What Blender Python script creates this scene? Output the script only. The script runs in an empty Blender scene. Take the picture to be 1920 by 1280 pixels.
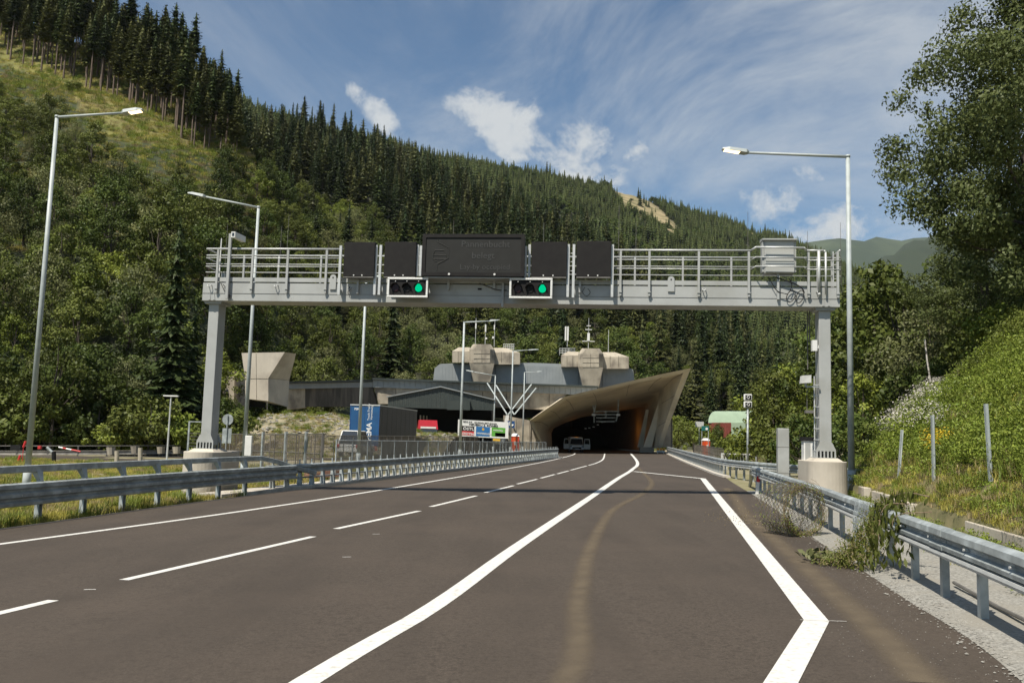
import bpy, math, random
import numpy as np
from mathutils import Vector, noise

SC = bpy.context.scene
COL = SC.collection
rnd = random.Random(7)
nr = np.random.RandomState(11)
R = math.radians

# ------------------------------------------------------------------ camera
F, TP, ROLL, H = 1700.0, .106, R(1.6), 1.9
PITCH = math.atan(TP)
cd = bpy.data.cameras.new('camera')
cam = bpy.data.objects.new('camera', cd)
COL.objects.link(cam)
cd.sensor_fit = 'HORIZONTAL'; cd.sensor_width = 36.0
cd.lens = F / 1920.0 * 36.0
cd.clip_start = .1; cd.clip_end = 12000
cam.location = (0, 0, H)
from mathutils import Matrix
cam.matrix_world = (Matrix.Translation((0, 0, H)) @ Matrix.Rotation(math.pi / 2 + PITCH, 4, 'X')
                    @ Matrix.Rotation(ROLL, 4, 'Z'))
SC.camera = cam

# ------------------------------------------------------------------ world and sun
SUN_TRAVEL = Vector((.37, .52, -1.0)).normalized()
sun_el = math.asin(-SUN_TRAVEL.z)
w = bpy.data.worlds.new('World'); SC.world = w; w.use_nodes = True
wt = w.node_tree; wt.nodes.clear()
def WN(t, **k):
    n = wt.nodes.new(t)
    for a, b in k.items(): setattr(n, a, b)
    return n
def WL(a, b): wt.links.new(a, b)
def wmath(op, a, b=None, clamp=False):
    n = WN('ShaderNodeMath', operation=op, use_clamp=clamp)
    for i, v in enumerate((a, b)):
        if v is None: continue
        if isinstance(v, (int, float)): n.inputs[i].default_value = v
        else: WL(v, n.inputs[i])
    return n.outputs[0]
sky = WN('ShaderNodeTexSky', sky_type='NISHITA')
sky.sun_disc = False; sky.sun_elevation = sun_el
sky.sun_rotation = math.atan2(-SUN_TRAVEL.x, -SUN_TRAVEL.y)
sky.altitude = 900; sky.air_density = 1.0; sky.dust_density = .6; sky.ozone_density = 1.6
tc = WN('ShaderNodeTexCoord')
sp = WN('ShaderNodeSeparateXYZ'); WL(tc.outputs['Generated'], sp.inputs[0])
zz = wmath('ADD', wmath('MAXIMUM', sp.outputs[2], 0.0), .18)
cx = WN('ShaderNodeCombineXYZ')
WL(wmath('DIVIDE', sp.outputs[0], zz), cx.inputs[0]); WL(wmath('DIVIDE', sp.outputs[1], zz), cx.inputs[1])
def wnoise(vec, sc, det, rough, dist=0, rot=0, st=(1, 1, 1), loc=(0, 0, 0)):
    m = WN('ShaderNodeMapping'); WL(vec, m.inputs[0])
    m.inputs['Rotation'].default_value = (0, 0, rot); m.inputs['Scale'].default_value = st; m.inputs['Location'].default_value = loc
    n = WN('ShaderNodeTexNoise'); WL(m.outputs[0], n.inputs['Vector'])
    n.inputs['Scale'].default_value = sc; n.inputs['Detail'].default_value = det
    n.inputs['Roughness'].default_value = rough; n.inputs['Distortion'].default_value = dist
    return n.outputs['Fac']
def wramp(v, a, b, lo=0., hi=1.):
    n = WN('ShaderNodeMapRange', interpolation_type='SMOOTHSTEP'); WL(v, n.inputs[0])
    for i, q in enumerate((a, b, lo, hi)): n.inputs[i + 1].default_value = q
    return n.outputs[0]
cir = wnoise(cx.outputs[0], 2.1, 10, .66, .7, R(38), (1, .55, 1), (1.1, 5.7, 0))
cir2 = wnoise(cx.outputs[0], .55, 5, .5, .3, R(20), (1, .7, 1), (2.7, 4.2, 0))
cirm = wmath('MULTIPLY', wramp(cir, .34, .76), wramp(cir2, .30, .56), True)
# veil thickens to the right of the view
cirm = wmath('MULTIPLY', cirm, wramp(sp.outputs[0], -.30, .36, .6, 1.25), True)
# the fair weather cumulus over the ridge
def ray_dir(px, py):
    a = px - 960; b = 640 - py
    c, s = math.cos(ROLL), math.sin(ROLL)
    a2 = a * c - b * s; b2 = a * s + b * c
    return Vector((a2, F * math.cos(PITCH) - b2 * math.sin(PITCH), F * math.sin(PITCH) + b2 * math.cos(PITCH)))
def blob(px, py, sx, sz, slope=0):
    d = ray_dir(px, py).normalized()
    dx = wmath('SUBTRACT', sp.outputs[0], d.x); dz = wmath('SUBTRACT', sp.outputs[2], d.z)
    dz = wmath('SUBTRACT', dz, wmath('MULTIPLY', dx, slope))
    dx = wmath('DIVIDE', dx, sx); dz = wmath('DIVIDE', dz, sz)
    r = wmath('ADD', wmath('MULTIPLY', dx, dx), wmath('MULTIPLY', dz, dz))
    return wramp(r, 0., 1., 1., 0.)
cum_n = wnoise(tc.outputs['Generated'], 13, 10, .66, .25, 0, (1, 1, 1.2), (.3, .2, .45))
bl = wmath('MAXIMUM', blob(1070, 282, .10, .055, -.42), blob(955, 238, .085, .045, -.2))
bl = wmath('MAXIMUM', bl, blob(710, 215, .04, .026, -.6))
bl = wmath('MAXIMUM', bl, wmath('MULTIPLY', blob(1185, 300, .03, .022, .6), .8))
bl = wmath('MAXIMUM', bl, wmath('MULTIPLY', blob(1550, 390, .12, .06, 0), .55))
cum = wramp(wmath('ADD', wmath('MULTIPLY', bl, .80), wmath('MULTIPLY', wmath('SUBTRACT', cum_n, .5), 3.4)), .22, .98)
cum = wmath('MULTIPLY', cum, wramp(bl, .0, .3), True)
mask = wmath('MAXIMUM', wmath('MULTIPLY', cirm, .60), wmath('MULTIPLY', cum, .95), True)
bg = WN('ShaderNodeBackground'); bg.inputs['Strength'].default_value = .085
bg2 = WN('ShaderNodeBackground'); bg2.inputs['Color'].default_value = (.50, .52, .53, 1); bg2.inputs['Strength'].default_value = 1.0
hs = WN('ShaderNodeHueSaturation'); hs.inputs['Saturation'].default_value = 1.0; hs.inputs['Value'].default_value = 1.0
tint = WN('ShaderNodeMix', data_type='RGBA', blend_type='MULTIPLY'); tint.inputs[0].default_value = 1.0; tint.inputs[7].default_value = (.74, .90, .94, 1)
WL(sky.outputs[0], hs.inputs['Color']); WL(hs.outputs[0], tint.inputs[6]); WL(tint.outputs[2], bg.inputs[0])
mx = WN('ShaderNodeMixShader'); WL(mask, mx.inputs[0]); WL(bg.outputs[0], mx.inputs[1]); WL(bg2.outputs[0], mx.inputs[2])
wo = WN('ShaderNodeOutputWorld'); WL(mx.outputs[0], wo.inputs[0])
ld = bpy.data.lights.new('sun', 'SUN'); ld.energy = 5.0; ld.angle = R(.5); ld.color = (1, .93, .82)
lo = bpy.data.objects.new('sun', ld); COL.objects.link(lo)
lo.rotation_euler = SUN_TRAVEL.to_track_quat('-Z', 'Y').to_euler(); lo.location = (-40, -60, 90)
SC.view_settings.view_transform = 'Standard'; SC.view_settings.look = 'None'
SC.view_settings.exposure = 0.42; SC.view_settings.gamma = 1; SC.view_settings.use_curve_mapping = False
SC.render.engine = 'CYCLES'
SC.cycles.max_bounces = 6; SC.cycles.diffuse_bounces = 3; SC.cycles.transparent_max_bounces = 10
SC.cycles.volume_bounces = 0

# ------------------------------------------------------------------ measuring: photograph -> place
def at(px, py, Y):
    """point at distance Y down the road seen at that spot of the photograph"""
    d = ray_dir(px, py); t = Y / d.y
    return Vector((d.x * t, Y, H + d.z * t))
FALL = .024                                    # crossfall of the carriageway
def G(px, py, off=0.):
    d = ray_dir(px, py); t = (H - off) / (FALL * d.x - d.z)
    return Vector((d.x * t, d.y * t, FALL * d.x * t + off))
def rz(x, y=0): return FALL * max(-14., min(24., x))
def curve(pts, n=None, step=1.0):
    """smooth polyline through points (Catmull-Rom), resampled at even step"""
    P = [Vector(p) for p in pts]
    P = [P[0] * 2 - P[1]] + P + [P[-1] * 2 - P[-2]]
    out = []
    for i in range(1, len(P) - 2):
        for k in range(16):
            t = k / 16
            a, b, c, d = P[i - 1], P[i], P[i + 1], P[i + 2]
            out.append(.5 * ((2 * b) + (c - a) * t + (2 * a - 5 * b + 4 * c - d) * t * t + (3 * b - a - 3 * c + d) * t ** 3))
    out.append(P[-2])
    res = [out[0].copy()]; acc = 0
    for i in range(1, len(out)):
        seg = (out[i] - out[i - 1]).length
        while acc + seg >= step and seg > 1e-9:
            t = (step - acc) / seg
            q = out[i - 1].lerp(out[i], t)
            res.append(q); out[i - 1] = q; seg = (out[i] - q).length; acc = 0
        acc += seg
    if (res[-1] - out[-1]).length > step * .3: res.append(out[-1])
    return res

# ------------------------------------------------------------------ materials
def new_mat(name):
    m = bpy.data.materials.new(name); m.use_nodes = True
    nt = m.node_tree; nt.nodes.clear()
    return m, nt
def mat(name, c1, c2=None, rough=.6, metal=0., scale=2., detail=6, bump=0., bscale=None, spec=.5, stretch=(1, 1, 1), lo=.35, hi=.68,
        obj=False, c3=None, s3=.4, bdist=.02):
    m, nt = new_mat(name); N = nt.nodes; L = nt.links
    o = N.new('ShaderNodeOutputMaterial'); p = N.new('ShaderNodeBsdfPrincipled')
    p.inputs['Roughness'].default_value = rough; p.inputs['Metallic'].default_value = metal
    p.inputs['Specular IOR Level'].default_value = spec
    L.new(p.outputs[0], o.inputs[0])
    g = N.new('ShaderNodeTexCoord') if obj else N.new('ShaderNodeNewGeometry')
    vec = g.outputs['Object'] if obj else g.outputs['Position']
    mp = N.new('ShaderNodeMapping'); mp.inputs['Scale'].default_value = stretch; L.new(vec, mp.inputs[0])
    if c2 is None: c2 = tuple(v * .82 for v in c1)
    t = N.new('ShaderNodeTexNoise'); t.inputs['Scale'].default_value = scale; t.inputs['Detail'].default_value = detail
    t.inputs['Roughness'].default_value = .6
    L.new(mp.outputs[0], t.inputs['Vector'])
    r = N.new('ShaderNodeMapRange'); r.inputs[1].default_value = lo; r.inputs[2].default_value = hi; L.new(t.outputs['Fac'], r.inputs[0])
    x = N.new('ShaderNodeMix'); x.data_type = 'RGBA'; x.inputs[6].default_value = (*c1, 1); x.inputs[7].default_value = (*c2, 1)
    L.new(r.outputs[0], x.inputs[0]); out = x.outputs[2]
    if c3:
        t3 = N.new('ShaderNodeTexNoise'); t3.inputs['Scale'].default_value = s3; t3.inputs['Detail'].default_value = 5
        L.new(vec, t3.inputs['Vector'])
        r3 = N.new('ShaderNodeMapRange'); r3.inputs[1].default_value = .48; r3.inputs[2].default_value = .66; L.new(t3.outputs['Fac'], r3.inputs[0])
        x3 = N.new('ShaderNodeMix'); x3.data_type = 'RGBA'; x3.inputs[7].default_value = (*c3, 1)
        L.new(r3.outputs[0], x3.inputs[0]); L.new(out, x3.inputs[6]); out = x3.outputs[2]
    L.new(out, p.inputs['Base Color'])
    if bump:
        b = N.new('ShaderNodeBump'); b.inputs['Strength'].default_value = bump; b.inputs['Distance'].default_value = bdist
        tb = N.new('ShaderNodeTexNoise'); tb.inputs['Scale'].default_value = bscale or scale * 3; tb.inputs['Detail'].default_value = 5
        L.new(vec, tb.inputs['Vector']); L.new(tb.outputs['Fac'], b.inputs['Height']); L.new(b.outputs[0], p.inputs['Normal'])
    return m
def leaf_mat(name, c1, c2, trans=.16, val=.35, spec=0.05):
    m, nt = new_mat(name); N = nt.nodes; L = nt.links
    o = N.new('ShaderNodeOutputMaterial')
    g = N.new('ShaderNodeNewGeometry'); oi = N.new('ShaderNodeObjectInfo')
    x = N.new('ShaderNodeMix'); x.data_type = 'RGBA'; x.inputs[6].default_value = (*c1, 1); x.inputs[7].default_value = (*c2, 1)
    ad = N.new('ShaderNodeMath'); ad.operation = 'ADD'
    ml = N.new('ShaderNodeMath'); ml.operation = 'MULTIPLY'; ml.inputs[1].default_value = .55
    L.new(g.outputs['Random Per Island'], ml.inputs[0]); ml2 = N.new('ShaderNodeMath'); ml2.operation = 'MULTIPLY'; ml2.inputs[1].default_value = .45
    L.new(oi.outputs['Random'], ml2.inputs[0]); L.new(ml.outputs[0], ad.inputs[0]); L.new(ml2.outputs[0], ad.inputs[1])
    L.new(ad.outputs[0], x.inputs[0])
    hv = N.new('ShaderNodeHueSaturation')
    mr = N.new('ShaderNodeMapRange'); mr.inputs[3].default_value = 1 - val; mr.inputs[4].default_value = 1 + val
    wn = N.new('ShaderNodeTexWhiteNoise'); wn.noise_dimensions = '1D'; L.new(oi.outputs['Random'], wn.inputs['W']); L.new(wn.outputs['Value'], mr.inputs[0])
    L.new(mr.outputs[0], hv.inputs['Value']); L.new(x.outputs[2], hv.inputs['Color'])
    d = N.new('ShaderNodeBsdfDiffuse'); t = N.new('ShaderNodeBsdfTranslucent'); mx = N.new('ShaderNodeMixShader'); mx.inputs[0].default_value = trans
    L.new(hv.outputs[0], d.inputs[0]); L.new(hv.outputs[0], t.inputs[0]); L.new(d.outputs[0], mx.inputs[1]); L.new(t.outputs[0], mx.inputs[2])
    last = mx
    if spec:
        gl = N.new('ShaderNodeBsdfGlossy'); gl.inputs['Roughness'].default_value = .5; gl.inputs[0].default_value = (.5, .5, .5, 1)
        m2 = N.new('ShaderNodeMixShader'); m2.inputs[0].default_value = spec * .5; L.new(mx.outputs[0], m2.inputs[1]); L.new(gl.outputs[0], m2.inputs[2]); last = m2
    L.new(last.outputs[0], o.inputs[0])
    return m
def emit_mat(name, c, s):
    m, nt = new_mat(name); o = nt.nodes.new('ShaderNodeOutputMaterial'); e = nt.nodes.new('ShaderNodeEmission')
    e.inputs[0].default_value = (*c, 1); e.inputs[1].default_value = s; nt.links.new(e.outputs[0], o.inputs[0]); return m
def mesh_net_mat(name, c, alpha):
    m, nt = new_mat(name); N = nt.nodes
    o = N.new('ShaderNodeOutputMaterial'); d = N.new('ShaderNodeBsdfDiffuse'); d.inputs[0].default_value = (*c, 1)
    t = N.new('ShaderNodeBsdfTransparent'); mx = N.new('ShaderNodeMixShader')
    g = N.new('ShaderNodeNewGeometry'); ns = N.new('ShaderNodeTexNoise'); ns.inputs['Scale'].default_value = 1.1; nt.links.new(g.outputs['Position'], ns.inputs['Vector'])
    mr = N.new('ShaderNodeMapRange'); mr.inputs[1].default_value = .3; mr.inputs[2].default_value = .7; mr.inputs[3].default_value = alpha - .08; mr.inputs[4].default_value = alpha + .08
    nt.links.new(ns.outputs['Fac'], mr.inputs[0]); nt.links.new(mr.outputs[0], mx.inputs[0])
    nt.links.new(t.outputs[0], mx.inputs[1]); nt.links.new(d.outputs[0], mx.inputs[2]); nt.links.new(mx.outputs[0], o.inputs[0])
    return m

M = {}
M['line'] = mat('road_paint', (.60, .59, .55), (.30, .28, .24), rough=.75, scale=14, detail=10, lo=.52, hi=.80, bump=.15, bscale=120)
M['zinc'] = mat('galvanised_steel', (.32, .345, .34), (.215, .24, .24), rough=.5, metal=.2, scale=6, bump=.1, bscale=30, c3=(.44, .48, .48), s3=2.5)
M['zinc_dark'] = mat('weathered_steel', (.17, .16, .145), (.10, .095, .085), rough=.6, metal=.3, scale=3)
M['pole'] = mat('pole_steel', (.37, .41, .40), (.30, .335, .335), rough=.5, metal=.0, scale=5, c3=(.42, .45, .44), s3=1.5)
M['old_rail'] = mat('old_rail_steel', (.27, .255, .22), (.15, .135, .115), rough=.6, scale=3)
M['gantry'] = mat('grey_paint', (.365, .375, .36), (.32, .33, .32), rough=.5, scale=1.2, bump=.03, c3=(.29, .295, .275), s3=.9)
M['rail_light'] = mat('light_rail_steel', (.55, .56, .54), (.45, .46, .45), rough=.45, metal=.25, scale=8)
M['black'] = mat('black_board', (.016, .015, .014), (.011, .010, .010), rough=.7, spec=.2, scale=5)
M['board_face'] = mat('board_face', (.020, .020, .018), (.016, .016, .014), rough=.6, spec=.25, scale=3)
M['dim_dot'] = mat('unlit_dots', (.038, .038, .034), (.030, .030, .027), rough=.5, scale=30)
M['dark'] = mat('dark_rubber', (.014, .014, .014), rough=.7, spec=.2)
M['white'] = mat('white_enamel', (.68, .68, .65), (.6, .6, .57), rough=.4, scale=4)
M['conc'] = mat('concrete', (.40, .355, .275), (.30, .265, .205), rough=.85, scale=1.4, bump=.25, bscale=14, stretch=(1, 1, .35), c3=(.19, .165, .13), s3=.6)
M['conc_pale'] = mat('pale_concrete', (.52, .47, .385), (.43, .39, .32), rough=.85, scale=1.1, bump=.2, bscale=16, stretch=(1, 1, .3), c3=(.36, .32, .26), s3=.5)
M['conc_dark'] = mat('stained_concrete', (.15, .13, .105), (.06, .055, .045), rough=.9, scale=.9, stretch=(1, 1, .18), lo=.4, hi=.6, bump=.2)  # stain streaks over a base colour darkened for shade; also used for joints
M['portal'] = mat('portal_concrete', (.60, .53, .40), (.52, .46, .345), rough=.7, scale=.45, bump=.06, bscale=5, c3=(.40, .35, .26), s3=.25)
M['tunnel'] = mat('tunnel_lining', (.26, .22, .165), (.20, .17, .13), rough=.7, scale=.6)
M['roofmetal'] = mat('blue_grey_sheet', (.255, .275, .275), (.215, .235, .238), rough=.5, metal=.1, scale=.7)
M['shed'] = mat('dark_green_sheet', (.034, .043, .038), (.028, .036, .032), rough=.5, scale=.8)
M['void'] = mat('shed_interior', (.012, .012, .011), rough=.9)  # near-black colour stands for the shade inside shed, recess and tunnel end
M['wood'] = mat('wood', (.22, .16, .10), (.13, .09, .055), rough=.8, scale=8, stretch=(1, 1, .2))
M['bark'] = mat('bark', (.085, .068, .052), (.045, .036, .028), rough=.95, scale=5, stretch=(1, 1, .3), bump=.4)
M['pinebark'] = mat('pine_bark', (.17, .125, .095), (.09, .07, .055), rough=.95, scale=4, stretch=(1, 1, .3), bump=.3)
M['birch'] = mat('birch_bark', (.5, .47, .42), (.12, .10, .09), rough=.8, scale=4, stretch=(.3, .3, 2), lo=.5, hi=.62)
M['gravel'] = mat('gravel', (.33, .32, .285), (.13, .125, .11), rough=.95, scale=26, detail=3, bump=.9, bscale=30, c3=(.24, .225, .19), s3=1.3)
M['stone'] = mat('loose_stone', (.28, .27, .24), (.17, .16, .14), rough=.9, scale=12, obj=True)
M['blue'] = mat('blue_tarpaulin', (.010, .075, .19), (.008, .055, .15), rough=.45, scale=1.2)
M['greytarp'] = mat('dark_tarpaulin', (.045, .043, .042), (.028, .028, .028), rough=.55, scale=.9, stretch=(1, 1, .4))
M['red'] = mat('red_paint', (.42, .012, .022), (.33, .01, .018), rough=.35)
M['orange'] = mat('orange_plastic', (.62, .09, .015), (.5, .07, .012), rough=.5)
M['yellow'] = mat('yellow_paint', (.65, .38, .03), rough=.5)
M['teal'] = mat('teal_sign', (.01, .12, .11), rough=.5)
M['signblue'] = mat('sign_blue', (.008, .06, .19), rough=.5)
M['green'] = mat('print_green', (.10, .34, .04), rough=.6)
M['prorange'] = mat('print_orange', (.72, .20, .03), rough=.6)
M['prred'] = mat('print_red', (.55, .03, .03), rough=.6)
M['cyan'] = mat('print_blue', (.015, .13, .33), rough=.6)
M['palegreen'] = mat('pale_green_sheet', (.31, .40, .28), (.26, .34, .24), rough=.6, scale=.8)
M['redwood'] = mat('red_boards', (.20, .045, .03), (.14, .03, .02), rough=.8, scale=3)
M['glass'] = mat('dark_glass', (.03, .035, .04), rough=.12, spec=.8)
M['rust'] = mat('rusty_steel', (.16, .07, .035), (.09, .045, .03), rough=.85, scale=12)
M['redwhite'] = M['prred']
M['lamp_on'] = emit_mat('lit_led', (1, .74, .42), 2.6)
M['green_on'] = emit_mat('lit_green_signal', (.0, .50, .22), .95)
M['red_off'] = mat('unlit_red_lens', (.022, .003, .004), rough=.35, spec=.3)
M['screen'] = mesh_net_mat('mesh_screen', (.30, .285, .24), .60)
M['brownnet'] = mesh_net_mat('brown_net', (.14, .115, .085), .42)
M['clearnet'] = mesh_net_mat('pale_guard', (.42, .44, .42), .72)
M['leaf_a'] = leaf_mat('leaf_mid_green', (0.064, 0.089, 0.016), (0.139, 0.153, 0.036))
M['leaf_b'] = leaf_mat('leaf_pale_green', (0.121, 0.137, 0.053), (0.203, 0.208, 0.085))
M['leaf_c'] = leaf_mat('leaf_deep_green', (0.038, 0.062, 0.014), (0.089, 0.114, 0.025))
M['leaf_e'] = leaf_mat('leaf_bright_green', (0.097, 0.136, 0.020), (0.187, 0.207, 0.036))
M['leaf_hero'] = leaf_mat('leaf_grey_green', (.066, .090, .028), (.150, .170, .058), val=.08, trans=.22)
M['needle'] = leaf_mat('needle_dark', (0.022, 0.038, 0.014), (0.054, 0.071, 0.023), trans=.08, spec=.05)
M['needle_b'] = leaf_mat('needle_olive', (0.048, 0.060, 0.021), (0.102, 0.105, 0.034), trans=.08, spec=.05)
M['needle_far'] = leaf_mat('needle_far', (0.030, 0.047, 0.018), (0.075, 0.086, 0.032), trans=.05, val=.45, spec=0)
M['grassblade'] = leaf_mat('grass_blade', (0.227, 0.226, 0.036), (0.437, 0.367, 0.094), trans=.25)
M['weed'] = leaf_mat('weed_leaf', (0.102, 0.155, 0.018), (0.228, 0.262, 0.047), trans=.25)
M['drygrass'] = leaf_mat('dry_grass', (.22, .17, .085), (.34, .27, .15), trans=.2)
M['blossom'] = leaf_mat('blossom', (.55, .52, .45), (.6, .55, .5), trans=.2)
M['yellowflower'] = leaf_mat('yellow_flower', (.5, .33, .02), (.55, .4, .04), trans=.2)

def road_mat():
    m, nt = new_mat('asphalt'); N = nt.nodes; L = nt.links
    o = N.new('ShaderNodeOutputMaterial'); p = N.new('ShaderNodeBsdfPrincipled'); L.new(p.outputs[0], o.inputs[0])
    p.inputs['Roughness'].default_value = .82; p.inputs['Specular IOR Level'].default_value = .35
    g = N.new('ShaderNodeNewGeometry')
    def nz(sc, det, st=(1, 1, 1), ro=.6, rot=0):
        mp = N.new('ShaderNodeMapping'); mp.inputs['Scale'].default_value = st; mp.inputs['Rotation'].default_value = (0, 0, rot); L.new(g.outputs['Position'], mp.inputs[0])
        t = N.new('ShaderNodeTexNoise'); t.inputs['Scale'].default_value = sc; t.inputs['Detail'].default_value = det; t.inputs['Roughness'].default_value = ro
        L.new(mp.outputs[0], t.inputs['Vector']); return t.outputs['Fac']
    def mr(v, a, b, lo_, hi_):
        r = N.new('ShaderNodeMapRange'); L.new(v, r.inputs[0])
        for i, q in enumerate((a, b, lo_, hi_)): r.inputs[i + 1].default_value = q
        return r.outputs[0]
    def mixc(f, a, b):
        x = N.new('ShaderNodeMix'); x.data_type = 'RGBA'; L.new(f, x.inputs[0])
        for i, c in ((6, a), (7, b)):
            if isinstance(c, tuple): x.inputs[i].default_value = (*c, 1)
            else: L.new(c, x.inputs[i])
        return x.outputs[2]
    c = mixc(mr(nz(45, 3, ro=.8), .38, .64, 0, 1), (.046, .0360, .0268), (.081, .0640, .0485))
    vo = N.new('ShaderNodeTexVoronoi'); vo.inputs['Scale'].default_value = 55; L.new(g.outputs['Position'], vo.inputs['Vector'])
    c = mixc(mr(vo.outputs['Distance'], .0, .22, .55, 0), c, (.25, .215, .175))
    c = mixc(mr(nz(16, 6, ro=.75), .48, .66, 0, .75), c, (.030, .022, .016))
    c = mixc(mr(nz(.9, 6, (1, .12, 1), rot=R(-12)),   .44, .62, 0, .6), c, (.043, .0335, .0250))   # wheel tracks along the lane
    c = mixc(mr(nz(.35, 5), .45, .68, 0, .35), c, (.084, .064, .048))
    L.new(c, p.inputs['Base Color'])
    b = N.new('ShaderNodeBump'); b.inputs['Strength'].default_value = .55; b.inputs['Distance'].default_value = .006
    L.new(nz(95, 4, ro=.75), b.inputs['Height']); L.new(b.outputs[0], p.inputs['Normal'])
    return m
M['asphalt'] = road_mat()
def dust_mat():
    m, nt = new_mat('dust'); N = nt.nodes; L = nt.links
    o = N.new('ShaderNodeOutputMaterial'); d = N.new('ShaderNodeBsdfDiffuse'); d.inputs[0].default_value = (.175, .142, .100, 1)
    t = N.new('ShaderNodeBsdfTransparent'); x = N.new('ShaderNodeMixShader'); L.new(t.outputs[0], x.inputs[1]); L.new(d.outputs[0], x.inputs[2]); L.new(x.outputs[0], o.inputs[0])
    uv = N.new('ShaderNodeUVMap'); s = N.new('ShaderNodeSeparateXYZ'); L.new(uv.outputs[0], s.inputs[0])
    a = N.new('ShaderNodeMath'); a.operation = 'SUBTRACT'; a.inputs[1].default_value = .5; L.new(s.outputs[0], a.inputs[0])
    b = N.new('ShaderNodeMath'); b.operation = 'ABSOLUTE'; L.new(a.outputs[0], b.inputs[0])
    r = N.new('ShaderNodeMapRange'); r.interpolation_type = 'SMOOTHSTEP'; L.new(b.outputs[0], r.inputs[0])
    for i, q in enumerate((.5, .05, 0, 1)): r.inputs[i + 1].default_value = q
    g = N.new('ShaderNodeNewGeometry'); n = N.new('ShaderNodeTexNoise'); n.inputs['Scale'].default_value = 2.2; n.inputs['Detail'].default_value = 9; L.new(g.outputs['Position'], n.inputs['Vector'])
    r2 = N.new('ShaderNodeMapRange'); L.new(n.outputs['Fac'], r2.inputs[0])
    for i, q in enumerate((.25, .7, .28, .6)): r2.inputs[i + 1].default_value = q
    mu = N.new('ShaderNodeMath'); mu.operation = 'MULTIPLY'; L.new(r.outputs[0], mu.inputs[0]); L.new(r2.outputs[0], mu.inputs[1]); L.new(mu.outputs[0], x.inputs[0])
    return m
M['dust'] = dust_mat()
M['ground'] = mat('verge_ground', (.15, .14, .055), (.24, .215, .13), rough=.95, scale=1.3, detail=8, bump=.6, bscale=9, c3=(.27, .24, .17), s3=.16)
M['embank'] = mat('embankment_soil', (.085, .085, .03), (.17, .145, .07), rough=.95, scale=2, bump=.6, bscale=8)
M['hill_near'] = mat('meadow_slope', (.165, .155, .036), (.10, .11, .028), rough=.95, scale=.12, detail=9, bump=.5, bscale=1.5, c3=(.20, .17, .058), s3=.035, bdist=.4)
M['forest_floor'] = mat('forest_floor', (.030, .036, .016), (.05, .05, .025), rough=1, scale=.1, detail=6)

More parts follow.
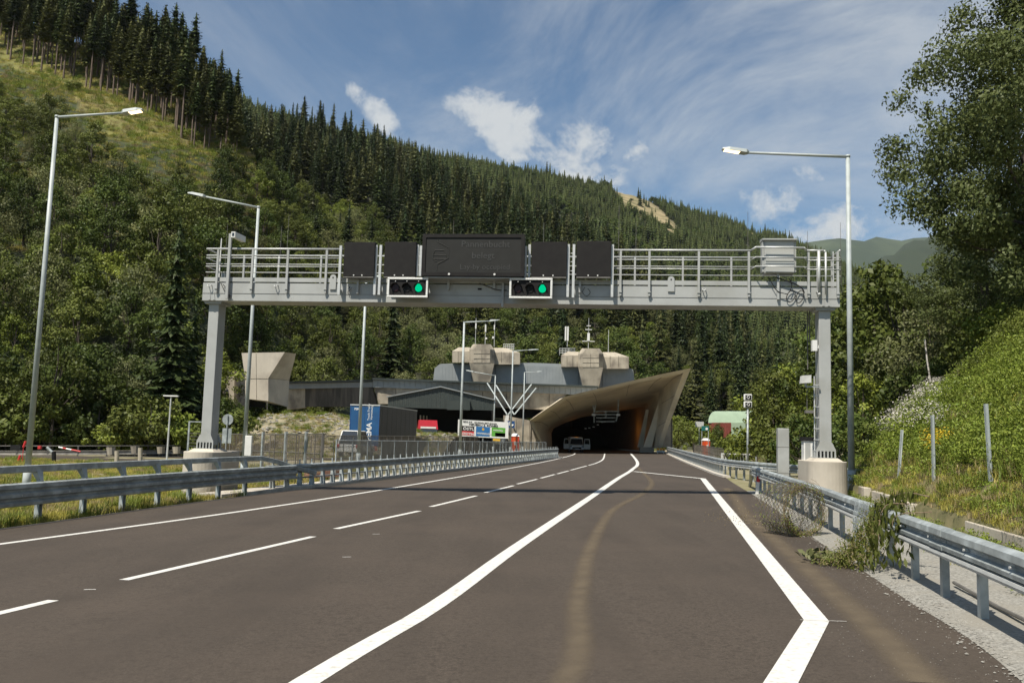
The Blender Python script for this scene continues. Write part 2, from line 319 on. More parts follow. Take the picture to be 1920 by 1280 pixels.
# ------------------------------------------------------------------ mesh building
class MB:
    def __init__(s): s.v = []; s.f = []; s.m = []; s.uv = None
    def quad_pts(s, pts, mi=0):
        b = len(s.v); s.v += [tuple(p) for p in pts]; s.f.append(tuple(range(b, b + len(pts)))); s.m.append(mi); return s
    def box(s, x0, x1, y0, y1, z0, z1, mi=0):
        b = len(s.v)
        s.v += [(x0, y0, z0), (x1, y0, z0), (x1, y1, z0), (x0, y1, z0), (x0, y0, z1), (x1, y0, z1), (x1, y1, z1), (x0, y1, z1)]
        for q in ((0, 3, 2, 1), (4, 5, 6, 7), (0, 1, 5, 4), (1, 2, 6, 5), (2, 3, 7, 6), (3, 0, 4, 7)):
            s.f.append(tuple(b + i for i in q)); s.m.append(mi)
        return s
    def hexa(s, P, mi=0):
        """8 corners: bottom ring of 4, top ring of 4"""
        b = len(s.v); s.v += [tuple(p) for p in P]
        for q in ((0, 3, 2, 1), (4, 5, 6, 7), (0, 1, 5, 4), (1, 2, 6, 5), (2, 3, 7, 6), (3, 0, 4, 7)):
            s.f.append(tuple(b + i for i in q)); s.m.append(mi)
        return s
    def obox(s, c, ax, L_, W_, z0, z1, mi=0):
        """box about c, long axis ax (2-D), length L_, width W_"""
        ax = Vector((ax[0], ax[1])).normalized(); n = Vector((-ax.y, ax.x))
        P = []
        for z in (z0, z1):
            for a, b in ((-1, -1), (1, -1), (1, 1), (-1, 1)):
                q = Vector((c[0], c[1])) + ax * (a * L_ / 2) + n * (b * W_ / 2)
                P.append((q.x, q.y, z))
        return s.hexa(P, mi)
    def tube(s, p0, p1, r0, r1=None, n=8, mi=0, caps=True):
        p0 = Vector(p0); p1 = Vector(p1); r1 = r0 if r1 is None else r1
        d = (p1 - p0)
        if d.length < 1e-6: return s
        d.normalize()
        a = Vector((0, 0, 1)) if abs(d.z) < .9 else Vector((1, 0, 0))
        u = d.cross(a).normalized(); v = d.cross(u)
        b = len(s.v)
        for p, r in ((p0, r0), (p1, r1)):
            for i in range(n):
                t = 2 * math.pi * i / n
                s.v.append(tuple(p + u * (r * math.cos(t)) + v * (r * math.sin(t))))
        for i in range(n):
            j = (i + 1) % n
            s.f.append((b + i, b + j, b + n + j, b + n + i)); s.m.append(mi)
        if caps:
            s.f.append(tuple(b + i for i in reversed(range(n)))); s.m.append(mi)
            s.f.append(tuple(b + n + i for i in range(n))); s.m.append(mi)
        return s
    def pipe(s, pts, r, n=6, mi=0):
        for a, b in zip(pts, pts[1:]): s.tube(a, b, r, r, n, mi)
        return s
    def prism(s, pts, d0, d1, axis='y', mi=0):
        """polygon in (x,z) pushed through y from d0 to d1 (axis 'y'), or (x,y) through z (axis 'z')"""
        b = len(s.v); n = len(pts)
        for d in (d0, d1):
            for p in pts:
                s.v.append((p[0], d, p[1]) if axis == 'y' else (p[0], p[1], d) if axis == 'z' else (d, p[0], p[1]))
        s.f.append(tuple(b + i for i in range(n))); s.m.append(mi)
        s.f.append(tuple(b + n + i for i in reversed(range(n)))); s.m.append(mi)
        for i in range(n):
            j = (i + 1) % n
            s.f.append((b + i, b + n + i, b + n + j, b + j)); s.m.append(mi)
        return s
    def sweep(s, path, prof, mi=0, closed=True, caps=True, side=1):
        """profile (s toward the right of travel * side, h up) along a path of 3-D points"""
        n = len(prof); b = len(s.v); k = len(path)
        for i, p in enumerate(path):
            a = path[max(0, i - 1)]; c = path[min(k - 1, i + 1)]
            d = Vector((c[0] - a[0], c[1] - a[1])).normalized(); rt = Vector((d.y, -d.x)) * side
            for q in prof: s.v.append((p[0] + rt.x * q[0], p[1] + rt.y * q[0], p[2] + q[1]))
        for i in range(k - 1):
            for j in range(n if closed else n - 1):
                j2 = (j + 1) % n
                s.f.append((b + i * n + j, b + i * n + j2, b + (i + 1) * n + j2, b + (i + 1) * n + j)); s.m.append(mi)
        if closed and caps:
            s.f.append(tuple(b + j for j in range(n))); s.m.append(mi)
            s.f.append(tuple(b + (k - 1) * n + j for j in reversed(range(n)))); s.m.append(mi)
        return s
    def mesh(s, name, mats, smooth=False):
        me = bpy.data.meshes.new(name)
        me.from_pydata([tuple(v) for v in s.v], [], s.f)
        if not isinstance(mats, (list, tuple)): mats = [mats]
        for m in mats: me.materials.append(M[m] if isinstance(m, str) else m)
        if len(mats) > 1: me.polygons.foreach_set('material_index', s.m)
        if smooth: me.polygons.foreach_set('use_smooth', [True] * len(me.polygons))
        if s.uv:
            ul = me.uv_layers.new(name='UVMap'); ul.data.foreach_set('uv', s.uv)
        me.validate(); me.update()
        return me
    def build(s, name, mats, parent=None, smooth=False, **kw):
        o = bpy.data.objects.new(name, s.mesh(name, mats, smooth)); COL.objects.link(o)
        if parent: o.parent = parent
        tag(o, **kw)
        return o
def tag(o, label=None, cat=None, group=None, kind=None):
    if label: o['label'] = label
    if cat: o['category'] = cat
    if group: o['group'] = group
    if kind: o['kind'] = kind
    return o
def thing(name, label, cat, loc=(0, 0, 0), rz_=0, group=None):
    o = bpy.data.objects.new(name, None); COL.objects.link(o); o.empty_display_size = .3
    o.location = loc; o.rotation_euler = (0, 0, rz_)
    return tag(o, label, cat, group)
def inst(name, me, parent=None, loc=(0, 0, 0), rot=0., sc=1.):
    o = bpy.data.objects.new(name, me); COL.objects.link(o)
    if parent: o.parent = parent
    o.location = loc; o.rotation_euler = (0, 0, rot); o.scale = (sc, sc, sc) if not isinstance(sc, tuple) else sc
    return o
def copy_tree(o, parent=None):
    c = o.copy(); COL.objects.link(c); c.parent = parent
    for ch in list(o.children): copy_tree(ch, c)
    return c
def bevel(o, wd=.01, seg=2):
    m = o.modifiers.new('bevel', 'BEVEL'); m.width = wd; m.segments = seg; m.limit_method = 'ANGLE'; return o
def text(name, s, size, loc, parent, m, rot=(math.pi / 2, 0, 0), align='LEFT', ext=.002, sx=1., bold=0.):
    c = bpy.data.curves.new(name, 'FONT'); c.body = s; c.size = size; c.extrude = ext; c.align_x = align; c.offset = bold; c.resolution_u = 2
    tmp = bpy.data.objects.new('tmp', c); COL.objects.link(tmp); bpy.context.view_layer.update()
    me = bpy.data.meshes.new_from_object(tmp.evaluated_get(bpy.context.evaluated_depsgraph_get())); me.materials.clear(); me.materials.append(M[m])
    bpy.data.objects.remove(tmp); bpy.data.curves.remove(c)
    o = bpy.data.objects.new(name, me); COL.objects.link(o)
    o.location = loc; o.rotation_euler = rot; o.scale = (sx, 1, 1); o.parent = parent
    return o

# ================================================================== GROUND AND ROAD
def wall_x(y):
    """foot of the embankment on the right of the road"""
    if y < 32: return 5.15 + .205 * y
    return float(np.interp(y, [32, 50, 80, 125, 300], [11.7, 19, 36, 62, 120]))
def sm(t): t = max(0., min(1., t)); return t * t * (3 - 2 * t)
def ground_z(x, y):
    z = rz(x) - .03
    wx = wall_x(y)
    if x > wx:
        top = float(np.interp(y, [-20, 35, 60, 100, 200], [6.6, 6.4, 4.2, 3.2, 6.]))
        run = float(np.interp(y, [0, 35, 60, 100], [7.6, 7.6, 8, 14.]))
        t = (x - wx) / run
        prof = t if t < .85 else .85 + .15 * (1 - math.exp(-(t - .85) / .15))
        z += .32 + top * min(prof, 1.) + max(0., x - wx - run) * .22
        z += .22 * noise.noise(Vector((x * .35, y * .35, 3))) * min(1., max(0., x - wx - .8) * .6)
    if y > 118 and x < wx:                                      # land rises behind the portal
        pass
    if x < -14 and y < 300:
        z += .12 * noise.noise(Vector((x * .2, y * .2, 0)))
    return z
def grid_lines(a, b, fine, step, far):
    xs = list(np.arange(a, b + .01, fine)); d = step; x = a
    while x > -far: x -= d; xs.insert(0, x); d *= 1.35
    x = b; d = step
    while x < far: x += d; xs.append(x); d *= 1.35
    return xs
def heightfield(name, xs, ys, fz, m, **kw):
    nx, ny = len(xs), len(ys)
    mb = MB()
    mb.v = [(x, y, fz(x, y)) for y in ys for x in xs]
    mb.f = [(j * nx + i, j * nx + i + 1, (j + 1) * nx + i + 1, (j + 1) * nx + i) for j in range(ny - 1) for i in range(nx - 1)]
    mb.m = [0] * len(mb.f)
    return mb.build(name, m, smooth=True, **kw)
gxs = grid_lines(-34, 46, 1., 1.5, 7000); gys = grid_lines(-14, 130, 1., 1.5, 7000)
def ground_low(x, y):
    z = ground_z(x, y); wx = wall_x(y)
    if y < 78 and wx - 1.3 < x < wx + 20: z = rz(x) - .6
    return z
ground = heightfield('ground', gxs, gys, ground_low, 'ground', label='dry grass and gravel ground beside the road', kind='structure')

exs = [-1.5, -.8, -.14, -.10] + list(np.arange(0, 22.1, .5)); eys = list(np.arange(-4, 80, .5))
mb = MB(); nx_ = len(exs)
for y in eys:
    for u in exs: x = wall_x(y) + .12 + u; mb.v.append((x, y, ground_z(x, y) + .02))
mb.f = [(j * nx_ + i, j * nx_ + i + 1, (j + 1) * nx_ + i + 1, (j + 1) * nx_ + i) for j in range(len(eys) - 1) for i in range(nx_ - 1)]; mb.m = [0] * len(mb.f)
mb.build('embankment', 'embank', smooth=True, label='steep green embankment on the right', kind='structure')
def hit(px, py, Y0=8., Y1=120.):
    """where the line of sight meets the ground"""
    Y = Y0
    while Y < Y1:
        q = at(px, py, Y)
        if q.z < ground_z(q.x, Y): return q
        Y += .1
    return at(px, py, Y1)
# carriageway edges
left_edge = [(-16.4, -6), (-13.7, 3), (-11.9, 12), (-10.35, 19.6), (-9.1, 26.4), (-8.0, 31.7), (-6.2, 38.2), (-2.1, 55), (1.2, 68), (3.4, 78.6), (4.9, 88), (5.0, 92), (5.2, 110), (5.4, 124), (4.8, 140), (2, 172)]
gr = [G(1874, 1240), G(1700, 1124), G(1600, 1057), G(1520, 1004), G(1440, 945), G(1375, 905), G(1330, 878), G(1262, 852)]
right_edge = [(1.4, -6), (2.6, 2)] + [(p.x, p.y) for p in gr] + [(20.5, 122), (20.0, 130), (18, 172)]
def lerp_curve(pts, y):
    ys = [p[1] for p in pts]; xs = [p[0] for p in pts]
    return float(np.interp(y, ys, xs))
Ls = curve([(x, y, 0) for x, y in left_edge], step=.5); Rs = curve([(x, y, 0) for x, y in right_edge], step=.5)
Lx = [(p.x, p.y) for p in Ls]; Rx = [(p.x, p.y) for p in Rs]
mb = MB(); ys = list(np.arange(-6, 172.1, 1.0)); K = 8
for y in ys:
    a, b = lerp_curve(Lx, y), lerp_curve(Rx, y)
    for k in range(K + 1):
        x = a + (b - a) * k / K; mb.v.append((x, y, FALL * x))
for j in range(len(ys) - 1):
    for k in range(K):
        i = j * (K + 1) + k; mb.f.append((i, i + 1, i + K + 2, i + K + 1)); mb.m.append(0)
road = mb.build('road', 'asphalt', label='brown-grey asphalt motorway curving into the tunnel', kind='structure', smooth=True)

def strip(name, pts, width, m='line', lift=.004, uv=False, parent=None, step=.8, **kw):
    P = curve([(p[0], p[1], 0) for p in pts], step=step) if len(pts) > 2 else [Vector((p[0], p[1], 0)) for p in pts]
    mb = MB(); uvs = []
    for i, p in enumerate(P):
        a = P[max(0, i - 1)]; c = P[min(len(P) - 1, i + 1)]
        d = (c - a).normalized(); r_ = Vector((d.y, -d.x, 0))
        wdt = width if not callable(width) else width(i / (len(P) - 1))
        for s_ in (-1, 1):
            q = p + r_ * (s_ * wdt / 2); mb.v.append((q.x, q.y, FALL * q.x + lift))
    for i in range(len(P) - 1):
        mb.f.append((2 * i, 2 * i + 1, 2 * i + 3, 2 * i + 2)); mb.m.append(0)
        v0, v1 = i / len(P), (i + 1) / len(P); uvs += [0, v0, 1, v0, 1, v1, 0, v1]
    if uv: mb.uv = uvs
    return mb.build(name, m, parent, **kw)
lineL = [(-13.2, 3), (-10.9, 10)] + [tuple(G(*p))[:2] for p in ((12, 1018), (480, 954), (760, 910.5), (1010, 867.5), (1072, 853))] + [(8.6, 118)]
strip('road_marking', lineL, .17, kind='structure', label='solid white edge line by the left barrier')
lineM = [(-3.4, -2)] + [tuple(G(*p))[:2] for p in ((570, 1280), (820, 1132), (980, 1017), (1110, 930), (1158, 897), (1185, 880), (1195, 866), (1182, 849))]
strip('road_marking', lineM, .24, kind='structure', label='broad solid white line between lanes and lay-by')
lineDp = [tuple(G(*p))[:2] for p in ((50, 1136), (400, 1049), (706, 975), (850, 939), (988, 903), (1066, 882), (1120, 867), (1134, 850))]
lineDp = [(-6.6, 4)] + lineDp
Dc = curve([(x, y, 0) for x, y in lineDp], step=.25)
def near_i(y): return min(range(len(Dc)), key=lambda i: abs(Dc[i].y - y))
dashes = [(4.2, 9.0)] if False else []
for a, b in (((-60, 1163), (100, 1125)), ((232, 1087), (587, 1005.5)), ((630, 991), (786, 957.5)), ((808, 949.5), (893, 929)), ((910, 923), (963, 910)),
             ((970, 907), (1007, 898)), ((1014, 896), (1040, 889)), ((1045, 888), (1066, 882.3)), ((1070, 881), (1100, 873))):
    pa, pb = G(*a), G(*b)
    strip('road_marking', [(pa.x, pa.y), (pb.x, pb.y)], .15, kind='structure', label='white dash between the two through lanes')
pa = G(1104, 872)
strip('road_marking', [(pa.x, pa.y)] + [tuple(G(*p))[:2] for p in ((1120, 867), (1131, 860), (1134, 850))], .15, kind='structure', label='far solid end of the dashed lane line')
Z = [G(1447, 1310), G(1531, 1164), G(1318, 897), G(1188, 883.5)]
# lay-by outline: mitred broad line
def zig(pts, wd):
    mb = MB(); P = [Vector((p.x, p.y)) for p in pts]; L_ = []
    for i, p in enumerate(P):
        if i == 0: d = (P[1] - P[0]).normalized(); n = Vector((d.y, -d.x)); k = 1
        elif i == len(P) - 1: d = (P[-1] - P[-2]).normalized(); n = Vector((d.y, -d.x)); k = 1
        else:
            d0 = (p - P[i - 1]).normalized(); d1 = (P[i + 1] - p).normalized()
            n0 = Vector((d0.y, -d0.x)); n1 = Vector((d1.y, -d1.x)); n = (n0 + n1).normalized(); k = min(1.8, 1 / max(.3, n.dot(n0)))
        for s_ in (-1, 1):
            q = p + n * (s_ * wd / 2 * k); L_.append(q); mb.v.append((q.x, q.y, FALL * q.x + .008))
    for i in range(len(P) - 1): mb.f.append((2 * i, 2 * i + 1, 2 * i + 3, 2 * i + 2)); mb.m.append(0)
    return mb
zig(Z, .25).build('road_marking', 'line', kind='structure', label='white zigzag outline of the lay-by on the right')
strip('road_marking', [tuple(G(1500, 1163))[:2], tuple(G(1588, 1166))[:2]], .012, lift=.012, kind='structure', label='thin chalk cross mark at the kink of the lay-by line')
for a in ((650, 1044, 10), (168, 1105, 7), (705, 1001, 5)):
    c_ = G(a[0], a[1]); strip('road_marking', [(c_.x - .07, c_.y), (c_.x + .07, c_.y + .02)], .03, kind='structure', label='small white paint fleck on the carriageway')
# dust tracks
strip('dust_track', [(-.9, 3.2)] + [tuple(G(*p))[:2] for p in ((1062, 1280), (1085, 1120), (1110, 1020), (1150, 955), (1205, 925), (1222, 905), (1210, 890), (1196, 876))], lambda t: .40 - .06 * t,
      'dust', .006, True, kind='structure', label='pale dusty wheel track curving across the lay-by')
strip('dust_track', [tuple(G(*p))[:2] for p in ((1735, 1280), (1640, 1180), (1540, 1090), (1450, 1010), (1398, 965), (1380, 935), (1362, 915))], .55,
      'dust', .006, True, kind='structure', label='dusty strip beyond the lay-by line')

# gravel verge on the right, between asphalt and embankment wall
mb = MB(); ys = list(np.arange(-2, 34, .5))
for y in ys:
    a = lerp_curve(Rx, y); b = wall_x(y) + .1
    for k in range(9):
        x = a + (b - a) * k / 8; mb.v.append((x, y, FALL * x + .002 + (.02 * noise.noise(Vector((x * 3, y * 3, 0))) + .015 if k else 0)))
for j in range(len(ys) - 1):
    for k in range(8): i = j * 9 + k; mb.f.append((i, i + 1, i + 10, i + 9)); mb.m.append(0)
mb.build('gravel_verge', 'gravel', label='grey gravel verge under the right guardrail', kind='structure', smooth=True)
# loose stones on the verge
def pebble_cloud(name, n, fpos, size, m, label, seed=1, parent=None, cat=None):
    r_ = random.Random(seed); mb = MB()
    for _ in range(n):
        x, y, z = fpos(r_); s_ = size * (.5 + r_.random()); b = len(mb.v)
        P = [(-1, 0, 0), (0, -1, 0), (1, 0, 0), (0, 1, 0), (0, 0, .8)]
        a = r_.random() * 6.28; ca, sa = math.cos(a), math.sin(a)
        for q in P:
            j = .7 + r_.random() * .6
            mb.v.append((x + (q[0] * ca - q[1] * sa) * s_ * j, y + (q[0] * sa + q[1] * ca) * s_ * j, z + q[2] * s_ * j * .7))
        for t in ((0, 1, 4), (1, 2, 4), (2, 3, 4), (3, 0, 4)): mb.f.append(tuple(b + i for i in t)); mb.m.append(0)
    return mb.build(name, m, parent, label=label, kind='stuff', cat=cat)
def verge_pos(r_):
    y = 3 + 27 * r_.random() ** 1.6; a = lerp_curve(Rx, y); b = wall_x(y)
    x = a + (b - a) * (r_.random() ** 1.2) - (.25 * r_.random() ** 3)
    return x, y, FALL * x + .01
pebble_cloud('loose_gravel', 12000, verge_pos, .014, 'stone', 'loose grey stones scattered over the gravel verge', 5)
def shoulder_pos(r_):
    y = 3 + 18 * r_.random(); a = lerp_curve(Rx, y); x = a - 1.3 * r_.random() ** 2.2
    return x, y, FALL * x + .001
pebble_cloud('loose_grit', 1400, shoulder_pos, .005, 'stone', 'pale grit strewn on the asphalt shoulder', 6)

# opposite carriageway
opp = [(-110, 44), (-75, 51), (-50, 57), (-33, 62), (-24.5, 68), (-17, 83), (-10, 104), (-5, 124)]
P = curve([(x, y, 0) for x, y in opp], step=2)
mb = MB(); mb.sweep([(p.x, p.y, rz(p.x) + .004) for p in P], [(-4.6, 0), (4.6, 0)], closed=False)
mb.build('opposite_road', 'asphalt', label='opposite carriageway beyond the grass median', kind='structure')
# gravel yard and track right of the portal
mb = MB()
for i, y in enumerate(np.arange(86, 150, 4)):
    c_ = float(np.interp(y, [86, 100, 118, 150], [21.3, 22.3, 24.2, 28])); wd = float(np.interp(y, [86, 100, 118, 150], [1.2, 2.6, 4, 4]))
    for s_ in (-1, 1): x = c_ + s_ * wd; mb.v.append((x, y, ground_z(x, y) + .05))
    if i: b = 2 * i; mb.f.append((b - 2, b - 1, b + 1, b)); mb.m.append(0)
M['track'] = mat('sandy_track', (.36, .31, .215), (.26, .22, .15), rough=.95, scale=.8, detail=8, bump=.4)
mb.build('gravel_track', 'track', label='sandy gravel track beside the tunnel portal', kind='structure')

# ================================================================== GANTRY
GA = Vector((-10.39, 30.4, 0)); GU = Vector((1, -.12, 0)).normalized(); GV = Vector((.12, 1, 0)).normalized()
GROT = math.atan2(GU.y, GU.x)
def gp(px, py, d=0.):
    """local (s, z) of a point of the gantry whose plane lies d behind the front face"""
    r = ray_dir(px, py); C = Vector((0, 0, H)); n = GV
    t = ((GA - C).dot(n) + d) / r.dot(n); p = C + r * t
    return (p - GA).dot(GU), p.z
def gs(px, d=0., py=540): return gp(px, py, d)[0]
def gz_(py, px=960, d=0.): return gp(px, py, d)[1]
gantry = thing('sign_gantry', 'grey steel sign gantry spanning the whole carriageway', 'sign gantry', GA, GROT)
S0, S1 = gs(380.5), gs(1574.5)
ZB, ZT = gz_(569, 960), gz_(534.5, 960)
ZD = gz_(524.5, 960)                                   # walkway kerb
DEP = 1.0
mb = MB(); mb.box(S0, S1, 0, DEP, ZB, ZT); mb.build('beam', 'gantry', gantry)
mb = MB()
for x0, x1 in ((S0 + .01, S1 - .01),):
    mb.box(x0, x1, -.012, 0, ZB + .245, ZB + .252)
mb.build('weld_seam', 'zinc_dark', gantry)
mb = MB()
zm = ZT + .012
mb.box(S0 + .02, S1 - .02, .02, DEP - .02, ZT, zm + .012); mb.build('walkway_grating', 'zinc_dark', gantry)
for n_, y0, y1 in (('toe_board', -.02, .0), ('toe_board', DEP, DEP + .02)):
    mb = MB(); mb.box(S0 + .03, S1 - .02, y0, y1, zm + .03, ZD + .01); mb.build(n_, 'gantry', gantry)
# railings
zr = [gz_(469, 960), gz_(486.5, 960), gz_(503, 960)]
def rail_line(name, pts, r, m='rail_light'):
    mb = MB(); mb.pipe(pts, r, 8); return mb.build(name, m, gantry, smooth=True)
xL, xP0 = gs(384, -.06), gs(640, -.06)
xP1, xBox0, xBox1, xE = gs(1148, -.06), gs(1408, -.06), gs(1512, -.06), gs(1545, -.06)
for k, z in enumerate(zr):
    r = .032 if k == 0 else .018
    rail_line('handrail' if k == 0 else 'guard_rail', [(xL, -.07, z), (xP0, -.07, z)], r)
    rail_line('handrail' if k == 0 else 'guard_rail',
              [(xP1, -.07, z), (xBox0, -.07, z), (xBox0 + .12, -.34, z + .05), (xBox1 - .12, -.34, z + .03), (xBox1, -.1, z)] +
              ([(xE, -.1, z), (xE + .05, -.1, z - .05), (xE + .05, -.1, zm - .25)] if k == 0 else [(gs(1576, -.06), -.1, z)]), r)
    d = DEP + .05
    rail_line('handrail' if k == 0 else 'guard_rail', [(gs(384, d), d, z), (gs(1576, d), d, z)], .027 if k == 0 else .018)
    rail_line('guard_rail', [(xL, -.07, z), (xL, d, z)], r if k else .03)
    rail_line('guard_rail', [(gs(1575, -.06), -.1, z), (gs(1575, -.06), d, z)], r)
mb = MB(); mb.box(-.035, .035, -.105, -.045, 0, gz_(471, 960) - gz_(553, 960)); mb.box(-.04, .04, -.045, -.001, .12, .3); mb.box(-.05, .05, -.13, -.1, .1, .14)
pm = mb.mesh('railing_post', 'gantry'); pz = gz_(553, 960)
for px in (405.5, 471, 537, 610, 1163, 1217, 1310, 1404, 1516, 1571): inst('railing_post', pm, gantry, (gs(px, -.07), 0, pz))
mb = MB(); mb.box(-.03, .03, DEP + .02, DEP + .08, 0, zr[0] - zm)
pm2 = mb.mesh('railing_post', 'gantry')
for px in (408, 455, 520.5, 600, 1190, 1280, 1371, 1460, 1533, 1560): inst('railing_post', pm2, gantry, (gs(px, DEP + .05), 0, zm))
# white ended post loop on the right
mb = MB(); mb.pipe([(xE - .16, -.12, zr[0] - .02), (xE - .16, -.12, zm - .2), (xE - .15, -.1, zm - .28)], .045, 8); mb.build('end_post', 'rail_light', gantry, smooth=True)
# display boards
def board(name, x0, x1, y0, y1, d0=-.42, d1=-.10, m='black'):
    a, z0 = gp(x0, y1, d0); b, z1 = gp(x1, y0, d0)
    mb = MB(); mb.box(a, b, d0, d1, z0, z1); o = mb.build(name, m, gantry); bevel(o, .012); return o, a, b, z0, z1
for x0, x1, y0, y1 in ((643, 703.5, 454, 517.5), (719, 781, 453.5, 517.5), (995.5, 1063.5, 453.5, 518), (1080, 1146.5, 452, 518)):
    o, a, b, z0, z1 = board('display_board', x0, x1, y0, y1, -.36, -.12)
    mb = MB(); mb.box(a + .01, b - .01, -.37, -.2, z0 - .05, z0 - .012); mb.build('bottom_trim', 'zinc_dark', o)
    for t in (.35, .62):
        mb = MB(); x = a + (b - a) * t; mb.tube((x, -.38, z0 + .03), (x, -.36, z0 + .03), .022, n=10); mb.build('bolt', 'white', o)
o, a, b, z0, z1 = board('message_board', 792, 983, 441, 515.5, -.62, -.14)
mb = MB(); t_ = .085
mb.box(a - .03, b + .03, -.66, -.58, z1 - t_, z1 + .03); mb.box(a - .03, b + .03, -.66, -.58, z0 - .03, z0 + t_)
mb.box(a - .03, a + t_, -.66, -.58, z0 + t_, z1 - t_); mb.box(b - t_, b + .03, -.66, -.58, z0 + t_, z1 - t_); mb.build('board_frame', 'black', o)
mb = MB(); mb.box(a + t_, b - t_, -.628, -.62, z0 + t_, z1 - t_); mb.build('board_face', 'board_face', o)
yF = -.634; Wb, Hb = b - a, z1 - z0
for s_, fx, fz, sz in (('Pannenbucht', .62, .70, .30), ('belegt', .60, .42, .30), ('Lay-by occupied', .62, .15, .245)):
    text('lettering', s_, sz, (a + Wb * fx, yF, z0 + Hb * fz), o, 'dim_dot', align='CENTER', ext=.003, sx=1.02)
mb = MB()
def bpt(u, v): return (a + Wb * u, yF, z0 + Hb * v)
for q in (((.145, .90), (.145, .82), (.255, .68), (.255, .42), (.145, .27), (.145, .12)),):
    mb.pipe([bpt(*t) for t in q], .011, 4)
mb.build('bay_outline', 'dim_dot', o)
mb = MB()
mb.pipe([bpt(*t) for t in ((.10, .50), (.12, .62), (.21, .62), (.235, .50), (.235, .40), (.10, .40), (.10, .50), (.235, .50))], .010, 4)
mb.pipe([bpt(*t) for t in ((.12, .40), (.12, .34), (.14, .34))], .010, 4); mb.pipe([bpt(*t) for t in ((.215, .40), (.215, .34), (.195, .34))], .010, 4)
mb.build('car_symbol', 'dim_dot', o)
for t in (.27, .72):
    mb = MB(); x = a + Wb * t; mb.tube((x, -.69, z0 + .025), (x, -.66, z0 + .025), .035, n=10); mb.build('bolt', 'white', o)
mb = MB(); mb.box(a + .05, b - .05, -.60, -.02, z0 - .085, z0 - .055); mb.build('support_shelf', 'gantry', gantry)
# uprights beside the boards, with rungs between the pairs
ups = [(640, 461, 553), (706.5, 460, 553), (715, 460, 553), (784, 459.5, 518), (790, 461, 518), (986.5, 462, 520), (993.5, 459, 520), (1066.5, 458.5, 557), (1076.5, 458.5, 558), (1149, 459, 557)]
for px, y0, y1 in ups:
    x, zt = gp(px, y0, -.2); zb = gp(px, y1, -.2)[1]
    mb = MB(); mb.box(x - .04, x + .04, -.26, -.18, zb, zt); mb.box(x - .03, x + .03, -.18, .0, zb + .12, zb + .2)
    if y1 > 540: mb.box(x - .03, x + .03, -.18, 0, zb + .55, zb + .62)
    mb.build('upright', 'rail_light', gantry)
for a_, b_ in ((706.5, 715), (986.5, 993.5), (1066.5, 1076.5)):
    for py in (475, 491, 508):
        z = gp(a_, py, -.2)[1]; mb = MB(); mb.box(gs(a_, -.2) + .04, gs(b_, -.2) - .04, -.235, -.205, z - .012, z + .012); mb.build('rung', 'rail_light', gantry)
# lane signals
def signal(x0, x1, y0, y1):
    d0 = -.55; a, z0 = gp(x0, y1, d0); b, z1 = gp(x1, y0, d0)
    mb = MB(); mb.box(a + .05, b - .05, d0 + .02, -.2, z0 + .05, z1 - .05); o = mb.build('lane_signal', 'black', gantry)
    mb = MB(); t = .07
    mb.box(a, b, d0 - .03, d0 + .03, z1 - t, z1); mb.box(a, b, d0 - .03, d0 + .03, z0, z0 + t)
    mb.box(a, a + t, d0 - .03, d0 + .03, z0 + t, z1 - t); mb.box(b - t, b, d0 - .03, d0 + .03, z0 + t, z1 - t)
    bevel(mb.build('white_border', 'white', o), .02, 3)
    cz = (z0 + z1) / 2; w_ = b - a
    for k, (f, m) in enumerate(((.20, 'red_off'), (.48, 'dark'), (.765, 'green_on'))):
        x = a + w_ * f; mb = MB(); n = 24; rr = .115
        # round lens with a pointed visor gap above, as seen in the photograph
        pts = [(x + rr * math.cos(t_), cz - .02 + rr * math.sin(t_) + (.05 * max(0, math.sin(t_)) ** 6)) for t_ in [2 * math.pi * i / n for i in range(n)]]
        mb.prism(pts, d0 + .0, d0 + .02); mb.build('lens', m, o)
        mb = MB()
        for i in range(12):
            t0, t1 = math.pi * i / 12 - .0, math.pi * (i + 1) / 12
            for q in (0,):
                A = (x + (rr + .03) * math.cos(t0), cz - .02 + (rr + .03) * math.sin(t0)); B = (x + (rr + .03) * math.cos(t1), cz - .02 + (rr + .03) * math.sin(t1))
                mb.quad_pts([(A[0], d0 + .02, A[1]), (B[0], d0 + .02, B[1]), (B[0], d0 - .12, B[1] + .01), (A[0], d0 - .12, A[1] + .01)])
        mb.build('visor', 'dark', o)
        mb = MB(); mb.tube((x, d0 - .04, z1 - t - .055), (x, d0 + .02, z1 - t - .055), .014, n=8); mb.build('bolt', 'white', o)
    for t_ in (.25, .55, .85):
        mb = MB(); x = a + w_ * t_; mb.box(x - .05, x + .05, -.22, 0, z0 + .1, z0 + .16); mb.build('bracket', 'gantry', o)
    return o
signal(725.5, 803.5, 520.5, 557.5); signal(954.5, 1036.5, 521.5, 559.5)
